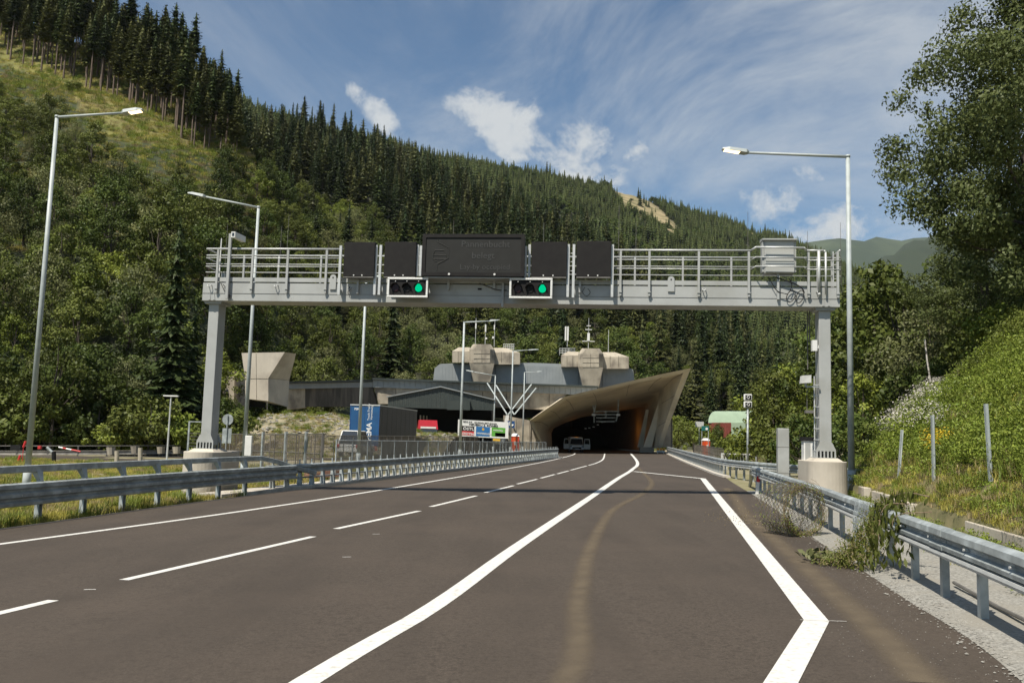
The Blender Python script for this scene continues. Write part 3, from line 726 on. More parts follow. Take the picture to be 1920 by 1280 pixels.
# lifting lugs, hooks, hanging brackets, cables
for px, y0, y1 in ((625, 514.5, 542.5), (1258.5, 518, 546.5)):
    x, z1 = gp(px, y0, -.04); z0 = gp(px, y1, -.04)[1]; n = 12; hw = .105
    mb = MB(); mb.prism([(x - hw, z0), (x + hw, z0)] + [(x + hw * math.cos(t), z1 - hw + hw * math.sin(t)) for t in [math.pi * i / n for i in range(n + 1)]], -.05, -.022); mb.build('lifting_lug', 'gantry', gantry)
    mb = MB(); mb.tube((x, -.056, z1 - hw), (x, -.05, z1 - hw), .025, n=12); mb.build('lug_hole', 'dark', gantry)
for px, py in ((392.5, 535.5), (517, 536), (655, 541), (1320, 543.5), (1535, 548)):
    x, z = gp(px, py, -.08); mb = MB()
    mb.pipe([(x - .05, -.0, z + .03), (x - .05, -.1, z + .02), (x, -.13, z - .05), (x + .05, -.1, z + .02), (x + .05, 0, z + .03)], .014, 6)
    mb.build('lashing_eye', 'rail_light', gantry, smooth=True)
for px, y0, y1 in ((671, 522, 550), (841, 523, 543), (927, 523, 541), (943, 530, 575), (1087.5, 526, 548), (1459, 512, 561)):
    x, z1 = gp(px, y0, -.1); z0 = gp(px, y1, -.1)[1]; mb = MB(); mb.box(x - .035, x + .035, -.11, -.03, z0, z1); mb.build('hanger', 'gantry', gantry)
def cable(pts, r=.012, d=-.06):
    mb = MB(); P = [Vector((gs(px, d, py), d, gp(px, py, d)[1])) for px, py in pts]; mb.pipe(curve(P, step=.08), r, 5); mb.build('cable', 'dark', gantry)
cable([(899, 531), (915, 537), (930, 543), (952, 544.5)]); cable([(414, 530), (420, 543), (428, 552), (432, 560)]); cable([(418, 533), (424, 540), (426, 549), (434, 556)])
cable([(652, 536), (657, 541), (652, 547), (655, 553)]); cable([(1097, 538), (1092, 548), (1100, 555), (1107, 548), (1101, 540)], .008)
cable([(1441, 520), (1448, 532), (1458, 546), (1478, 552)], .014, -.12); cable([(1455, 520), (1490, 532), (1505, 542), (1508, 551)], .02, -.14); cable([(1480, 522), (1485, 535), (1480, 548)], .014, -.12)
for cx_, cy_, ax_, az_ in ((1483, 555, .125, .19), (1500, 556, .11, .2)):
    x, z = gp(cx_, cy_, -.07); mb = MB(); n = 18
    mb.pipe([(x + ax_ * math.cos(t) + .05 * math.sin(t), -.06, z + az_ * math.sin(t)) for t in [2 * math.pi * i / n for i in range(n + 1)]], .013, 5); mb.build('cable_loop', 'dark', gantry)
mb = MB(); mb.box(*[v for v in (gs(896, -.02), gs(903, -.02))], -.03, 0, gz_(544), gz_(541)); mb.build('rating_plate', 'dark', gantry)
# control cabinet above the walkway
a, z0 = gp(1433, 512, -.16); b, z1 = gp(1490, 450, -.16)
mb = MB(); mb.box(a, b, -.18, .25, z0, z1); cab = mb.build('control_cabinet', 'gantry', gantry); bevel(cab, .015)
mb = MB(); mb.hexa([(a - .07, -.30, z1 - .02), (b + .05, -.30, z1 - .02), (b + .05, .3, z1 - .02), (a - .07, .3, z1 - .02), (a - .07, -.30, z1 + .02), (b + .05, -.30, z1 + .02), (b + .05, .3, z1 + .1), (a - .07, .3, z1 + .1)]); mb.build('rain_roof', 'gantry', cab)
mb = MB(); mb.box(a + .04, b - .04, -.2, -.18, z0 + .38, z1 - .05); mb.build('door', 'gantry', cab)
for q0, q1 in ((a - .06, a - .01), (b + .01, b + .04)): mb = MB(); mb.box(q0, q1, -.16, .2, z0 + .04, z1 - .04); mb.build('side_rail', 'gantry', cab)
mb = MB(); mb.box(a + .03, b - .03, -.24, -.18, z0 + .02, z0 + .3); mb.build('lower_box', 'gantry', cab)
# camera mast on the left and slim aerials
x, zt = gp(432.5, 438, -.12); zb = gp(432.5, 560, -.12)[1]
mb = MB(); mb.box(x - .045, x + .045, -.16, -.07, zb, zt); ms = mb.build('camera_mast', 'gantry', gantry)
a, z0 = gp(436.5, 446.5, -.2); b, z1 = gp(444.5, 436, -.2)
mb = MB(); mb.hexa([(a, -.34, z0), (b, -.34, z0), (b + .16, .16, z0 - .06), (a + .16, .16, z0 - .06), (a, -.34, z1), (b, -.34, z1), (b + .16, .16, z1 - .06), (a + .16, .16, z1 - .06)]); mb.build('camera_housing', 'white', ms)
mb = MB(); mb.box(a + .03, b - .03, -.345, -.338, z0 + .04, z1 - .04); mb.build('camera_window', 'glass', ms)
x, zt = gp(415.5, 447, .2); mb = MB(); mb.tube((x, .2, zm), (x, .2, zt), .024, .02, 8); mb.build('whip_aerial', 'white', gantry)
x, zz_ = gp(418, 510, .2); mb = MB(); mb.box(x - .03, x + .1, .14, .26, zm, zm + .35); mb.build('small_cabinet', 'zinc', gantry)
for px, y0 in ((425, 418), (526.5, 424), (540, 403), (850, 412), (1019.5, 416), (1161, 383), (1193, 415), (1403, 396), (1515, 432), (1577, 416)):
    x, zt = gp(px, y0, DEP); mb = MB(); mb.tube((x, DEP + .09, zm), (x, DEP + .09, zt), .011, .006, 5); mb.build('lightning_rod', 'zinc_dark', gantry)
mb = MB(); x, z = gp(455, 515, .3); mb.box(x - .2, x + .16, .2, .5, zm, zm + .1); mb.box(x - .1, x + .08, .25, .45, zm + .1, zm + .16); mb.build('vent_cap', 'zinc', gantry)
# ladder at the right end (seen end on)
mb = MB()
for t in (0, 1):
    mb.pipe([(S1 - .12 + .16 * t, .3, zm - .1), (S1 - .12 + .16 * t, .3, zr[0] + .05)], .02, 6)
for i in range(5): z = zm + .1 + i * .22; mb.pipe([(S1 - .12, .3, z), (S1 + .04, .3, z)], .012, 5)
mb.build('access_ladder', 'rail_light', gantry)
# columns
def column(px0, px1, zbase, px0b, px1b, pyb):
    d = .2; w_ = .36; dc = .56
    xc = gs((px0 + px1) / 2, d, 620)
    mb = MB(); mb.box(xc - w_ / 2, xc + w_ / 2, d, d + dc, zbase + .12, ZB - .09); c = mb.build('column', 'gantry', gantry); bevel(c, .02)
    mb = MB(); mb.box(xc - w_ / 2 - .11, xc + w_ / 2 + .11, d - .1, d + dc + .1, ZB - .09, ZB - .045); mb.box(xc - w_ / 2 - .13, xc + w_ / 2 + .13, d - .12, d + dc + .12, ZB - .04, ZB - .002); mb.build('cap_plate', 'gantry', c)
    for s_ in (-.14, .02):
        mb = MB(); mb.prism([(xc + s_ + .03, ZB + .02), (xc + s_ + .10, ZB + .02), (xc + s_ + .065, ZB + .27)], -.02, -.001); mb.build('stiffener', 'gantry', c)
    # flared foot with anchor slots
    hw = .29; zf = zbase + .015
    for yy in (d - .045, d + dc + .015):
        mb = MB()
        mb.prism([(xc - hw, zf + .20), (xc - hw, zf + .24), (xc - .19, zf + .45), (xc, zf + .56), (xc + .19, zf + .45), (xc + hw, zf + .24), (xc + hw, zf + .20)], yy, yy + .03)
        for k in range(6):
            xx = xc - hw + .02 + k * (2 * hw - .04) / 5; mb.box(xx - .022, xx + .022, yy, yy + .03, zf, zf + .2)
        mb.build('foot_gusset', 'gantry', c)
        mb = MB()
        for k in range(5):
            xx = xc - hw + .02 + (k + .5) * (2 * hw - .04) / 5; mb.tube((xx, yy + .05, zf), (xx, yy + .05, zf + .19), .022, n=6)
        mb.build('anchor_bolt', 'dark', c)
    mb = MB(); mb.box(xc - hw - .04, xc + hw + .04, d - .13, d + dc + .13, zbase, zbase + .015); mb.build('base_plate', 'gantry', c)
    mb = MB(); mb.hexa([(xc - hw - .16, d - .3, zbase - .09), (xc + hw + .16, d - .3, zbase - .09), (xc + hw + .16, d + dc + .3, zbase - .09), (xc - hw - .16, d + dc + .3, zbase - .09),
                        (xc - hw - .05, d - .15, zbase - .001), (xc + hw + .05, d - .15, zbase - .001), (xc + hw + .05, d + dc + .15, zbase - .001), (xc - hw - .05, d + dc + .15, zbase - .001)]); mb.build('grout_pad', 'conc_pale', c)
    return xc, d, dc, c
def pedestal(xc, d, dc, r, ztop, zbot, label, m):
    n = 16; cy0, cy1 = d - .15 + 0, d + dc + .75
    pts = [(xc + r * math.cos(t), cy0 + r * math.sin(t)) for t in [math.pi + math.pi * i / n for i in range(n + 1)]] + \
          [(xc + r * math.cos(t), cy1 + r * math.sin(t)) for t in [math.pi * i / n for i in range(n + 1)]]
    mb = MB(); mb.prism(pts, zbot, ztop, axis='z'); o = mb.build('concrete_pedestal', m)
    o.location = GA; o.rotation_euler = (0, 0, GROT); bevel(o, .02); tag(o, label, 'pedestal'); return o
zL = gp(385, 846, .2)[1]; zR = gp(1545, 864, .2)[1]
xc, d, dc, cL = column(388.5, 408, zL + .09, 0, 0, 0)
pedestal(xc, d, dc, .60, zL, -.5, 'concrete pedestal under the left gantry column in the grass median', 'conc_pale')
xc, d, dc, cR = column(1533.5, 1559.5, zR + .09, 0, 0, 0)
pedestal(xc, d, dc, .58, zR, -.1, 'round concrete pedestal under the right gantry column behind the guardrail', 'conc_pale')
# things bolted to the right column
xw = xc - .18
mb = MB(); z0, z1 = gp(1526, 658, .3)[1], gp(1526, 638, .3)[1]; mb.box(xw - .2, xw - .05, .2, .42, z0, z1); mb.box(xw - .05, xw, .25, .35, z0 + .08, z0 + .18); mb.build('junction_box', 'white', gantry)
a, z0 = gp(1500, 717, .1); b, z1 = gp(1520, 705, .1)
mb = MB(); mb.hexa([(a, -.1, z0 - .03), (b, .0, z0), (b, .28, z0), (a, .2, z0 - .03), (a + .03, -.1, z1), (b, 0, z1 + .03), (b, .28, z1 + .03), (a + .03, .2, z1)]); cm = mb.build('traffic_camera', 'white', gantry)
mb = MB(); mb.box(b - .18, b - .12, .1, .16, z0 - .12, z0); mb.box(b - .16, xw, .1, .16, z0 - .14, z0 - .1); mb.build('camera_bracket', 'zinc', cm)
zc0, zc1 = gp(1524, 850, .3)[1], gp(1524, 705, .3)[1]
mb = MB(); mb.tube((xw - .13, .3, zR + .05), (xw - .13, .3, zc1), .02, n=6)
for k in range(7): z = zR + .3 + k * .34; mb.box(xw - .16, xw, .27, .33, z, z + .025)
mb.build('cable_conduit', 'rail_light', gantry)
mb = MB(); x, z = gp(1517, 772, .2); mb.box(x - .12, x + .12, .1, .3, z - .04, z + .05); mb.tube((x - .06, .2, z + .05), (x - .06, .2, z + .9), .01, n=5); mb.build('sensor_arm', 'zinc_dark', gantry)
for px in (1514, 1518):
    x = gs(px, .9, 620); mb = MB(); mb.tube((x, .9, ZB - 1.0 - (px == 1514) * .9), (x, .9, ZB), .018, n=6); mb.build('hanging_conduit', 'zinc_dark', gantry)

# ================================================================== BARRIERS
def pl(pts, zoff=0., step=1.0):
    """poly line on the road plane"""
    P = curve([(x, y, 0) for x, y in pts], step=step)
    return [Vector((p.x, p.y, FALL * p.x + zoff)) for p in P]
def offset(P, s):
    out = []
    for i, p in enumerate(P):
        a = P[max(0, i - 1)]; c = P[min(len(P) - 1, i + 1)]; d = Vector((c.x - a.x, c.y - a.y)).normalized()
        q = Vector((p.x + d.y * s, p.y - d.x * s, 0)); q.z = p.z; out.append(q)
    return out
def post_mesh(name, boxes, m='zinc'):
    mb = MB()
    for b_ in boxes: mb.box(*b_)
    return mb.mesh(name, m)
def along(P, step, start=0.):
    """points and headings every step metres"""
    out = []; nxt = start; acc = 0.
    for a, b in zip(P, P[1:]):
        L_ = (b - a).length
        while nxt <= acc + L_ + 1e-6 and L_ > 1e-9:
            out.append((a.lerp(b, (nxt - acc) / L_), math.atan2(b.y - a.y, b.x - a.x))); nxt += step
        acc += L_
    return out

# --- left barrier, high, near stretch in front of the grass median
bA = pl([(-15.6, -4), (-13.2, 4.5), (-11.75, 12.5), (-10.62, 19.6), (-10.02, 23.3), (-9.4, 26.6), (-8.8, 29.3), (-8.25, 31.6), (-7.75, 33.3)], -.0, .5)
barA = thing('guardrail', 'high double guardrail with big lower beam along the grass median, left', 'guardrail', (bA[0].x, bA[0].y, bA[0].z))
def to_local(P, o): return [p - o.location for p in P]
profA = [(-.06, .88), (.05, .885), (.105, .86), (.105, .775), (.03, .735), (.03, .70), (.105, .66), (.105, .585), (.03, .545), (.03, .50), (.10, .465), (.09, .40), (.03, .38), (.02, .385), (.07, .415), (.07, .45), (.0, .49), (.0, .55), (.075, .60), (.075, .645), (.0, .69), (.0, .745), (.075, .79), (.075, .845), (.04, .865), (-.06, .86)]
loc = to_local(bA, barA)
# built in 4 m lengths so the lap joints read
k = 8
for i in range(0, len(loc) - 1, k):
    seg = loc[i:i + k + 1]
    if len(seg) < 2: continue
    mb = MB(); mb.sweep(seg, profA); mb.build('beam', 'zinc', barA)
profU = [(-.30, 1.24), (-.12, 1.25), (-.10, 1.235), (-.10, 1.11), (-.12, 1.09), (-.16, 1.085), (-.16, 1.10), (-.13, 1.12), (-.13, 1.22), (-.30, 1.22)]
iend = next(i for i, p in enumerate(bA) if p.y > 31.0)
for i in range(0, iend, k):
    seg = loc[i:min(i + k, iend) + 1]
    if len(seg) > 1: mb = MB(); mb.sweep(seg, profU); mb.build('upper_beam', 'zinc', barA)
# upper beam swings down and joins
seg = [loc[iend] + Vector((0, 0, 0)), loc[iend + 2] + Vector((.05, 0, -.14)), loc[-1] + Vector((.15, .2, -.42)), loc[-1] + Vector((.6, 1.3, -.62))]
mb = MB(); mb.sweep(seg, profU); mb.build('upper_beam', 'zinc', barA)
mb = MB(); mb.box(-.05, .05, -.02, .03, -.35, .88); mb.box(-.05, .05, -.02, -.005, -.35, .88)
pmA = mb.mesh('post', 'zinc')
mb = MB(); mb.hexa([(-.01, -.06, .86), (.01, -.06, .86), (.01, .05, .86), (-.01, .05, .86), (-.01, -.34, 1.22), (.01, -.34, 1.22), (.01, -.12, 1.22), (-.01, -.12, 1.22)])
mb = MB()
# post: channel section facing the road; local x along the rail, y toward the left verge
mb.box(-.06, .06, .10, .115, -.35, .9); mb.box(-.06, -.05, .0, .10, -.35, .9); mb.box(.05, .06, .0, .10, -.35, .9)
mb.hexa([(-.05, .02, .9), (.05, .02, .9), (.05, .115, .9), (-.05, .115, .9), (-.13, .12, 1.2), (.13, .12, 1.2), (.13, .30, 1.2), (-.13, .30, 1.2)])
pmA = mb.mesh('post', 'zinc')
for q, h in along(bA, 1.62, .9):
    if q.y < 31.5: inst('post', pmA, barA, (q - barA.location), h)
mb = MB()
for q, h in along(bA, 1.62, .1): mb.tube(to_local([q], barA)[0] + Vector((.12, -.02, .62)), to_local([q], barA)[0] + Vector((.09, -.015, .62)), .02, n=6)
mb.build('bolt', 'rail_light', barA, kind='stuff')

# --- long barrier running to the portal, on a concrete kerb
bB = pl([(-8.45, 32.0), (-7.9, 33.6), (-7.2, 36.0), (-6.3, 40), (-4.45, 48), (-2.05, 58), (.45, 68), (2.95, 78.6), (4.6, 86)], .10, .5)
barB = thing('guardrail', 'long guardrail on a concrete kerb running to the tunnel portal', 'guardrail', tuple(bB[0]))
loc = to_local(bB, barB)
profB = [(-.05, .80), (.07, .80), (.11, .77), (.11, .70), (.04, .665), (.04, .615), (.11, .58), (.11, .505), (.05, .48), (.03, .50), (.08, .525), (.08, .56), (.01, .60), (.01, .68), (.08, .72), (.08, .75), (.05, .775), (-.05, .77)]
for i in range(0, len(loc) - 1, 8):
    seg = loc[i:i + 9]
    if len(seg) > 1: mb = MB(); mb.sweep(seg, profB); mb.build('beam', 'zinc', barB)
mb = MB(); mb.sweep(offset(loc, -.02), [(-.03, .32), (.05, .32), (.05, .27), (-.03, .27)]); mb.build('lower_tie', 'zinc', barB)
mb = MB()
mb.hexa([(-.11, -.14, -.0), (-.02, -.14, .0), (-.02, .06, .0), (-.11, .06, .0), (.0, .0, .82), (.09, .0, .82), (.09, .07, .82), (.0, .07, .82)])
mb.box(.01, .05, .03, .07, .82, .97); mb.box(-.16, .03, -.18, .12, -.0, .015)
pmB = mb.mesh('post', 'zinc')
for q, h in along(bB, .9, .4):
    inst('post', pmB, barB, q - barB.location, h)
mb = MB(); kb = offset(pl([(-9.2, 29.0), (-8.4, 31.8), (-7.2, 36.0), (-6.3, 40), (-4.45, 48), (-2.05, 58), (.45, 68), (2.95, 78.6), (4.9, 87)], 0, 1.), -.12)
mb.sweep(kb, [(.32, -.1), (.32, .09), (.28, .105), (-.5, .105), (-.5, -.1)]); M['kerb'] = mat('kerb_concrete', (.52, .48, .42), (.36, .33, .28), rough=.9, scale=2.5, bump=.3, bscale=20)
mb.build('kerb', 'kerb', label='pale concrete kerb under the long guardrail', kind='structure')
# dark strip painted along the road edge for the guardrail's shadow
dj = pl([(-15.2, -4), (-12.9, 4.5), (-11.4, 12.5), (-10.2, 19.6), (-9.0, 26.6), (-7.85, 31.8), (-6.75, 36.0), (-5.9, 40), (-4.08, 48), (-1.68, 58), (.82, 68), (3.3, 78.6)], .008, 1.)
mb = MB(); mb.sweep(dj, [(-.07, 0), (.07, 0)], closed=False); M['tar'] = mat('tar_joint', (.02, .018, .016), (.035, .03, .026), rough=.8, scale=6); mb.build('gutter', 'tar', label='dark gutter joint along the left road edge', kind='structure')

# --- mesh screen behind it
sB = offset(pl([(-6.9, 37.2), (-6.3, 40), (-4.45, 48), (-2.05, 58), (.45, 68), (2.95, 78.6), (4.6, 86)], .1, .45), -.85)
scr = thing('mesh_screen', 'long grey mesh screen on posts behind the guardrail', 'screen fence', tuple(sB[0]))
loc = to_local(sB, scr)
pp = along(sB, 1.8, 1.7); pts_on = [q - scr.location for q, h in pp]
ztop = 1.60
for a, b in zip(pts_on, pts_on[1:]):
    mb = MB(); za, zb_ = ztop - (scr.location.z), ztop - scr.location.z
    mb.quad_pts([(a.x, a.y, a.z + .02), (b.x, b.y, b.z + .02), (b.x, b.y, zb_ - .03), (a.x, a.y, za - .03)]); mb.build('mesh_panel', 'screen', scr)
mb = MB()
mb.box(-.02, .02, -.02, .02, 0, ztop + .17 - .0)
for (q, h) in pp:
    mb = MB(); mb.box(-.022, .022, -.022, .022, 0, ztop - q.z); o = mb.build('post', 'zinc', scr); o.location = q - scr.location; o.rotation_euler = (0, 0, h)
for zf in (ztop - scr.location.z, .62):
    mb = MB()
    for a, b in zip(pts_on, pts_on[1:]):
        A, B = Vector(a), Vector(b)
        if zf > 1: A.z = B.z = zf - .02
        else: A.z += zf; B.z += zf
        mb.tube(A, B, .02, n=5)
    mb.build('rail', 'zinc', scr)

# --- right guardrail, near
bR = pl([(4.0, 3.0), (4.55, 7.0), (4.92, 9.1), (5.36, 11.6), (6.0, 15.2), (6.62, 18.6), (7.15, 21.6), (8.0, 26.7), (8.72, 31.2), (9.2, 34.0)], 0, .5)
barR = thing('guardrail', 'galvanised guardrail curving along the gravel verge on the right', 'guardrail', tuple(bR[0]))
loc = to_local(bR, barR)
profR = [(-.02, .86), (-.10, .87), (-.155, .84), (-.165, .775), (-.10, .735), (-.10, .70), (-.155, .665), (-.15, .62), (-.07, .605), (-.07, .625), (-.125, .64), (-.125, .655), (-.075, .69), (-.075, .745), (-.135, .785), (-.13, .825), (-.09, .845), (-.02, .84)]
for i in range(0, len(loc) - 1, 8):
    seg = loc[i:i + 9]
    if len(seg) > 1:
        mb = MB(); mb.sweep(seg, profR); mb.build('beam', 'zinc', barR)
        mb = MB(); mb.sweep(seg, [(-.10, .525), (-.155, .53), (-.165, .56), (-.155, .59), (-.10, .595), (-.02, .59), (-.02, .575), (-.09, .57), (-.13, .56), (-.09, .54)]); mb.build('lower_beam', 'rail_light', barR)
# lap joints
for i in range(8, len(loc) - 2, 8):
    seg = [loc[i].lerp(loc[i - 1], .5), loc[i], loc[i].lerp(loc[i + 1], .5)]
    mb = MB(); mb.sweep(seg, [(q[0] * 1.04 - .003, q[1] + (.006 if q[1] > .74 else -.004)) for q in profR]); mb.build('lap_joint', 'zinc', barR)
mb = MB(); mb.box(-.055, .055, .0, .012, -.3, .80); mb.box(-.055, -.043, -.07, .0, -.3, .80); mb.box(.043, .055, -.07, .0, -.3, .80); mb.box(-.07, .07, -.0, .05, .80, .815)
mb.box(-.05, .05, .012, .1, .62, .78)
pmR = mb.mesh('post', 'zinc')
for q, h in along(bR, 1.36, .15):
    inst('post', pmR, barR, (q - barR.location) , h)
# sloping end
e0 = loc[-1]; dirn = (loc[-1] - loc[-2]).normalized()
seg = [e0, e0 + dirn * .8 + Vector((0, 0, -.1)), e0 + dirn * 2.0 + Vector((.1, 0, -.45)), e0 + dirn * 3.0 + Vector((.15, 0, -.8))]
mb = MB(); mb.sweep(seg, profR); mb.build('end_ramp', 'zinc', barR)
mb = MB(); bt = to_local([q for q, h in along(bR, 1.36, .15)], barR)
for q in bt: mb.tube(q + Vector((-.17, 0, .72)), q + Vector((-.10, 0, .72)), .016, n=6)
mb.build('bolt', 'rail_light', barR, kind='stuff')

# --- right guardrail, far: from the portal forward, then away behind the first
bF = pl([(19.6, 113), (16.6, 90), (14.2, 72), (12.4, 58), (11.1, 47.5), (10.95, 42), (11.5, 36), (12.6, 30)], 0, .8)
barF = thing('guardrail', 'far guardrail from the portal, bending away behind the grey stele', 'guardrail', tuple(bF[0]))
loc = to_local(bF, barF); sgn = -1
profF = [(q[0] * -1, q[1]) for q in profR]
for i in range(0, len(loc) - 1, 6):
    seg = loc[i:i + 7]
    if len(seg) > 1:
        mb = MB(); mb.sweep(seg, profF); mb.build('beam', 'zinc', barF)
        mb = MB(); mb.sweep(seg, [(.02, .59), (.15, .59), (.165, .56), (.15, .53), (.02, .53)]); mb.build('lower_beam', 'rail_light', barF)
for q, h in along(bF, 1.36 if True else 2, .3):
    inst('post', pmR, barF, (q - barF.location), h + math.pi)
pan = [(q, h) for q, h in along(bF, 1.36, .3) if q.y > 46]
pq = [q - barF.location for q, h in pan]
for a, b in zip(pq, pq[1:]):
    d_ = (b - a); n_ = Vector((-d_.y, d_.x, 0)).normalized() * -.06
    mb = MB(); A, B = a + n_, b + n_
    mb.quad_pts([(A.x, A.y, A.z + .03), (B.x, B.y, B.z + .03), (B.x, B.y, B.z + .5), (A.x, A.y, A.z + .5)]); mb.build('guard_panel', 'clearnet', barF)
mb = MB(); mb.sweep(offset(pl([(20.0, 115), (16.6, 90), (14.2, 72), (12.4, 58), (11.1, 47.5), (10.9, 45)], 0, 1.5), .2), [(-.25, -.1), (-.25, .08), (.15, .08), (.15, -.1)])
mb.build('kerb', 'kerb', label='pale concrete kerb under the far right guardrail', kind='structure')

# --- dark rails of the opposite carriageway, far left
def simple_rail(name, pts, label, zoff, prof, m, step, post, mpost, group=None, cat='guardrail'):
    P = pl(pts, zoff, 1.5); t = thing(name, label, cat, tuple(P[0]), group=group); L_ = to_local(P, t)
    for pr in prof: mb = MB(); mb.sweep(L_, pr); mb.build('beam', m, t)
    pm_ = post_mesh('post', post, mpost)
    for q, h in along(P, step, .3): inst('post', pm_, t, q - t.location, h)
    return t
wb = [(-.04, .78), (.06, .76), (.02, .66), (.02, .58), (.06, .48), (-.04, .45)]
wb2 = [(q[0], q[1] + .36) for q in wb]
simple_rail('guardrail', [(-75, 58), (-50, 62.5), (-36, 66), (-30, 69), (-26, 73)], 'dark double height guardrail beyond the opposite carriageway, far left', .05, [wb, [(q[0], q[1] - .42) for q in wb], [(-.03, 1.16), (.03, 1.16), (.03, 1.10), (-.03, 1.10)]], 'old_rail', 2.0, [(-.05, .05, -.05, .05, -.2, 1.12)], 'zinc_dark')

# --- brown fences around the bridge gap
def net_fence(pts, h0, h1, label, step=1.9, net='brownnet', big=None, wires=.16, cat='fence', zoff=0., m='zinc_dark', grid=True):
    P = pl(pts, zoff, .5); t = thing('wire_fence', label, cat, tuple(P[0])); pp = along(P, step, step - .05)
    for i, (q, h) in enumerate(pp):
        mb = MB(); w_ = .05 if not big or i not in big else .14
        mb.box(-w_ / 2, w_ / 2, -w_ / 2, w_ / 2, -.1, (h1 + (.12 if w_ > .1 else .02)) - (q.z - zoff) * 0); o = mb.build('post', m if w_ < .1 else 'zinc', t); o.location = q - t.location; o.rotation_euler = (0, 0, h)
    L_ = [q - t.location for q, h in pp]
    for a, b in zip(L_, L_[1:]):
        mb = MB(); mb.quad_pts([(a.x, a.y, a.z + h0), (b.x, b.y, b.z + h0), (b.x, b.y, b.z + h1), (a.x, a.y, a.z + h1)]); mb.build('net_panel', net, t)
    for hh in (h1, (h0 + h1) / 2, h0):
        mb = MB()
        for a, b in zip(L_, L_[1:]): mb.tube(a + Vector((0, 0, hh)), b + Vector((0, 0, hh)), .022, n=5)
        mb.build('rail', m, t)
    if grid:
        mb = MB()
        for a, b in zip(L_, L_[1:]):
            n_ = 6
            for k_ in range(1, n_):
                q = a.lerp(b, k_ / n_); mb.tube(q + Vector((0, 0, h0)), q + Vector((0, 0, h1)), .008, n=3, caps=False)
        mb.build('upright_bar', m, t, kind='stuff')
    return t
net_fence([(-19.2, 54.5), (-14.6, 52.5), (-9.6, 45.5), (-8.1, 39.6)], .1, 2.05, 'rusty brown mesh fence around the gap between the carriageways', 1.5, big=(3, 5, 7))
net_fence([(-14.8, 53.2), (-12.6, 60), (-9.5, 72), (-6.0, 86), (-3.0, 97)], .2, 1.75, 'dark mesh fence in front of the lorry on the opposite side', 1.6, zoff=.25)
net_fence([(22.5, 112), (19.5, 90), (17.2, 76), (15.2, 62)], .05, 1.15, 'dark mesh fence behind the far guardrail right of the portal', 2.0, net='brownnet')
# white palisade end piece and gate frame
def at_ground(px, py): g_ = G(px, py); return g_
t = thing('railing', 'short white slatted railing behind the bend of the far guardrail', 'railing', (13.2, 56.5, .3), R(8))
for k in range(9):
    mb = MB(); mb.hexa([(k * .19 + .1, 0, 0), (k * .19 + .15, 0, 0), (k * .19 + .15, .04, 0), (k * .19 + .1, .04, 0), (k * .19, 0, .95), (k * .19 + .06, 0, .95), (k * .19 + .06, .04, .95), (k * .19, .04, .95)]); mb.build('slat', 'white', t)
mb = MB(); mb.box(-.05, 1.8, -.02, .05, .95, 1.02); mb.box(-.05, .0, -.02, .05, 0, .95); mb.build('top_rail', 'white', t)
t = thing('gate', 'open wire gate frame beside the twin signal post', 'gate', (15.0, 55.5, .3), R(-4))
mb = MB(); mb.box(0, .05, 0, .05, 0, 1.2); mb.box(1.3, 1.35, 0, .05, 0, 1.25); mb.box(0, 1.3, 0, .04, 1.12, 1.16); mb.box(0, 1.3, 0, .04, .1, .14); mb.build('gate_frame', 'zinc', t)
mb = MB(); mb.quad_pts([(.05, .02, .14), (1.3, .02, .14), (1.3, .02, 1.12), (.05, .02, 1.12)]); mb.build('net_panel', 'brownnet', t)

# ================================================================== LAMPS
def lamp(base, px_top, py_top, arm, head, label, head_len, on=False, r0=.085, flip=1, hw=.15, tilt=0.):
    """pole from base up to the measured top, arm to the measured end, luminaire beyond it"""
    b = Vector(base); Y = b.y
    tp_ = at(px_top, py_top, Y); tp_.x = b.x + (tp_.x - b.x) * .0 if abs(tp_.x - b.x) < .4 else tp_.x
    t = thing('street_lamp', label, 'street lamp', base)
    h = tp_.z - b.z
    mb = MB(); mb.tube((0, 0, 0), (0, 0, .9), r0 * 1.35, r0 * 1.3, 12); mb.tube((0, 0, .9), (0, 0, h), r0, r0 * .62, 12); mb.build('pole', 'pole', t, smooth=True)
    ea = at(arm[0], arm[1], Y) - b; eh = at(head[0], head[1], Y) - b
    mb = MB(); mb.tube((0, 0, h - .02), (0, 0, h + .06), r0 * .75, n=10); mb.tube((0, 0, h), tuple(ea), r0 * .5, r0 * .42, 8); mb.build('arm', 'pole', t, smooth=True)
    d = (eh - ea); L_ = d.length; d.normalize(); side = Vector((0, 1, 0)); up = d.cross(side); up = up if up.z > 0 else -up
    mb = MB()
    def ring(u, wd, hi_, lo_): c = ea + d * (u * L_); return [c - side * wd - up * lo_, c + side * wd - up * lo_, c + side * wd * .8 + up * hi_, c - side * wd * .8 + up * hi_]
    secs = [ring(0, .05, .05, .04), ring(.12, hw, .075, .05), ring(.75, hw * 1.05, .065, .045), ring(1, hw * .6, .02, .03)]
    for s0, s1 in zip(secs, secs[1:]):
        for k in range(4): mb.quad_pts([s0[k], s0[(k + 1) % 4], s1[(k + 1) % 4], s1[k]])
    mb.quad_pts(secs[0]); mb.quad_pts(secs[-1]); hd = mb.build('lamp_head', 'pole', t)
    mb = MB(); c0 = ea + d * (L_ * .35) - up * .056; c1 = ea + d * (L_ * .92) - up * .050
    if True:
        mb.hexa([c0 - side * hw * .8, c0 + side * hw * .8, c1 + side * hw * .7, c1 - side * hw * .7, c0 - side * hw * .8 + up * .01, c0 + side * hw * .8 + up * .01, c1 + side * hw * .7 + up * .01, c1 - side * hw * .7 + up * .01])
        mb.build('lens', 'lamp_on' if on else 'glass', t)
    return t
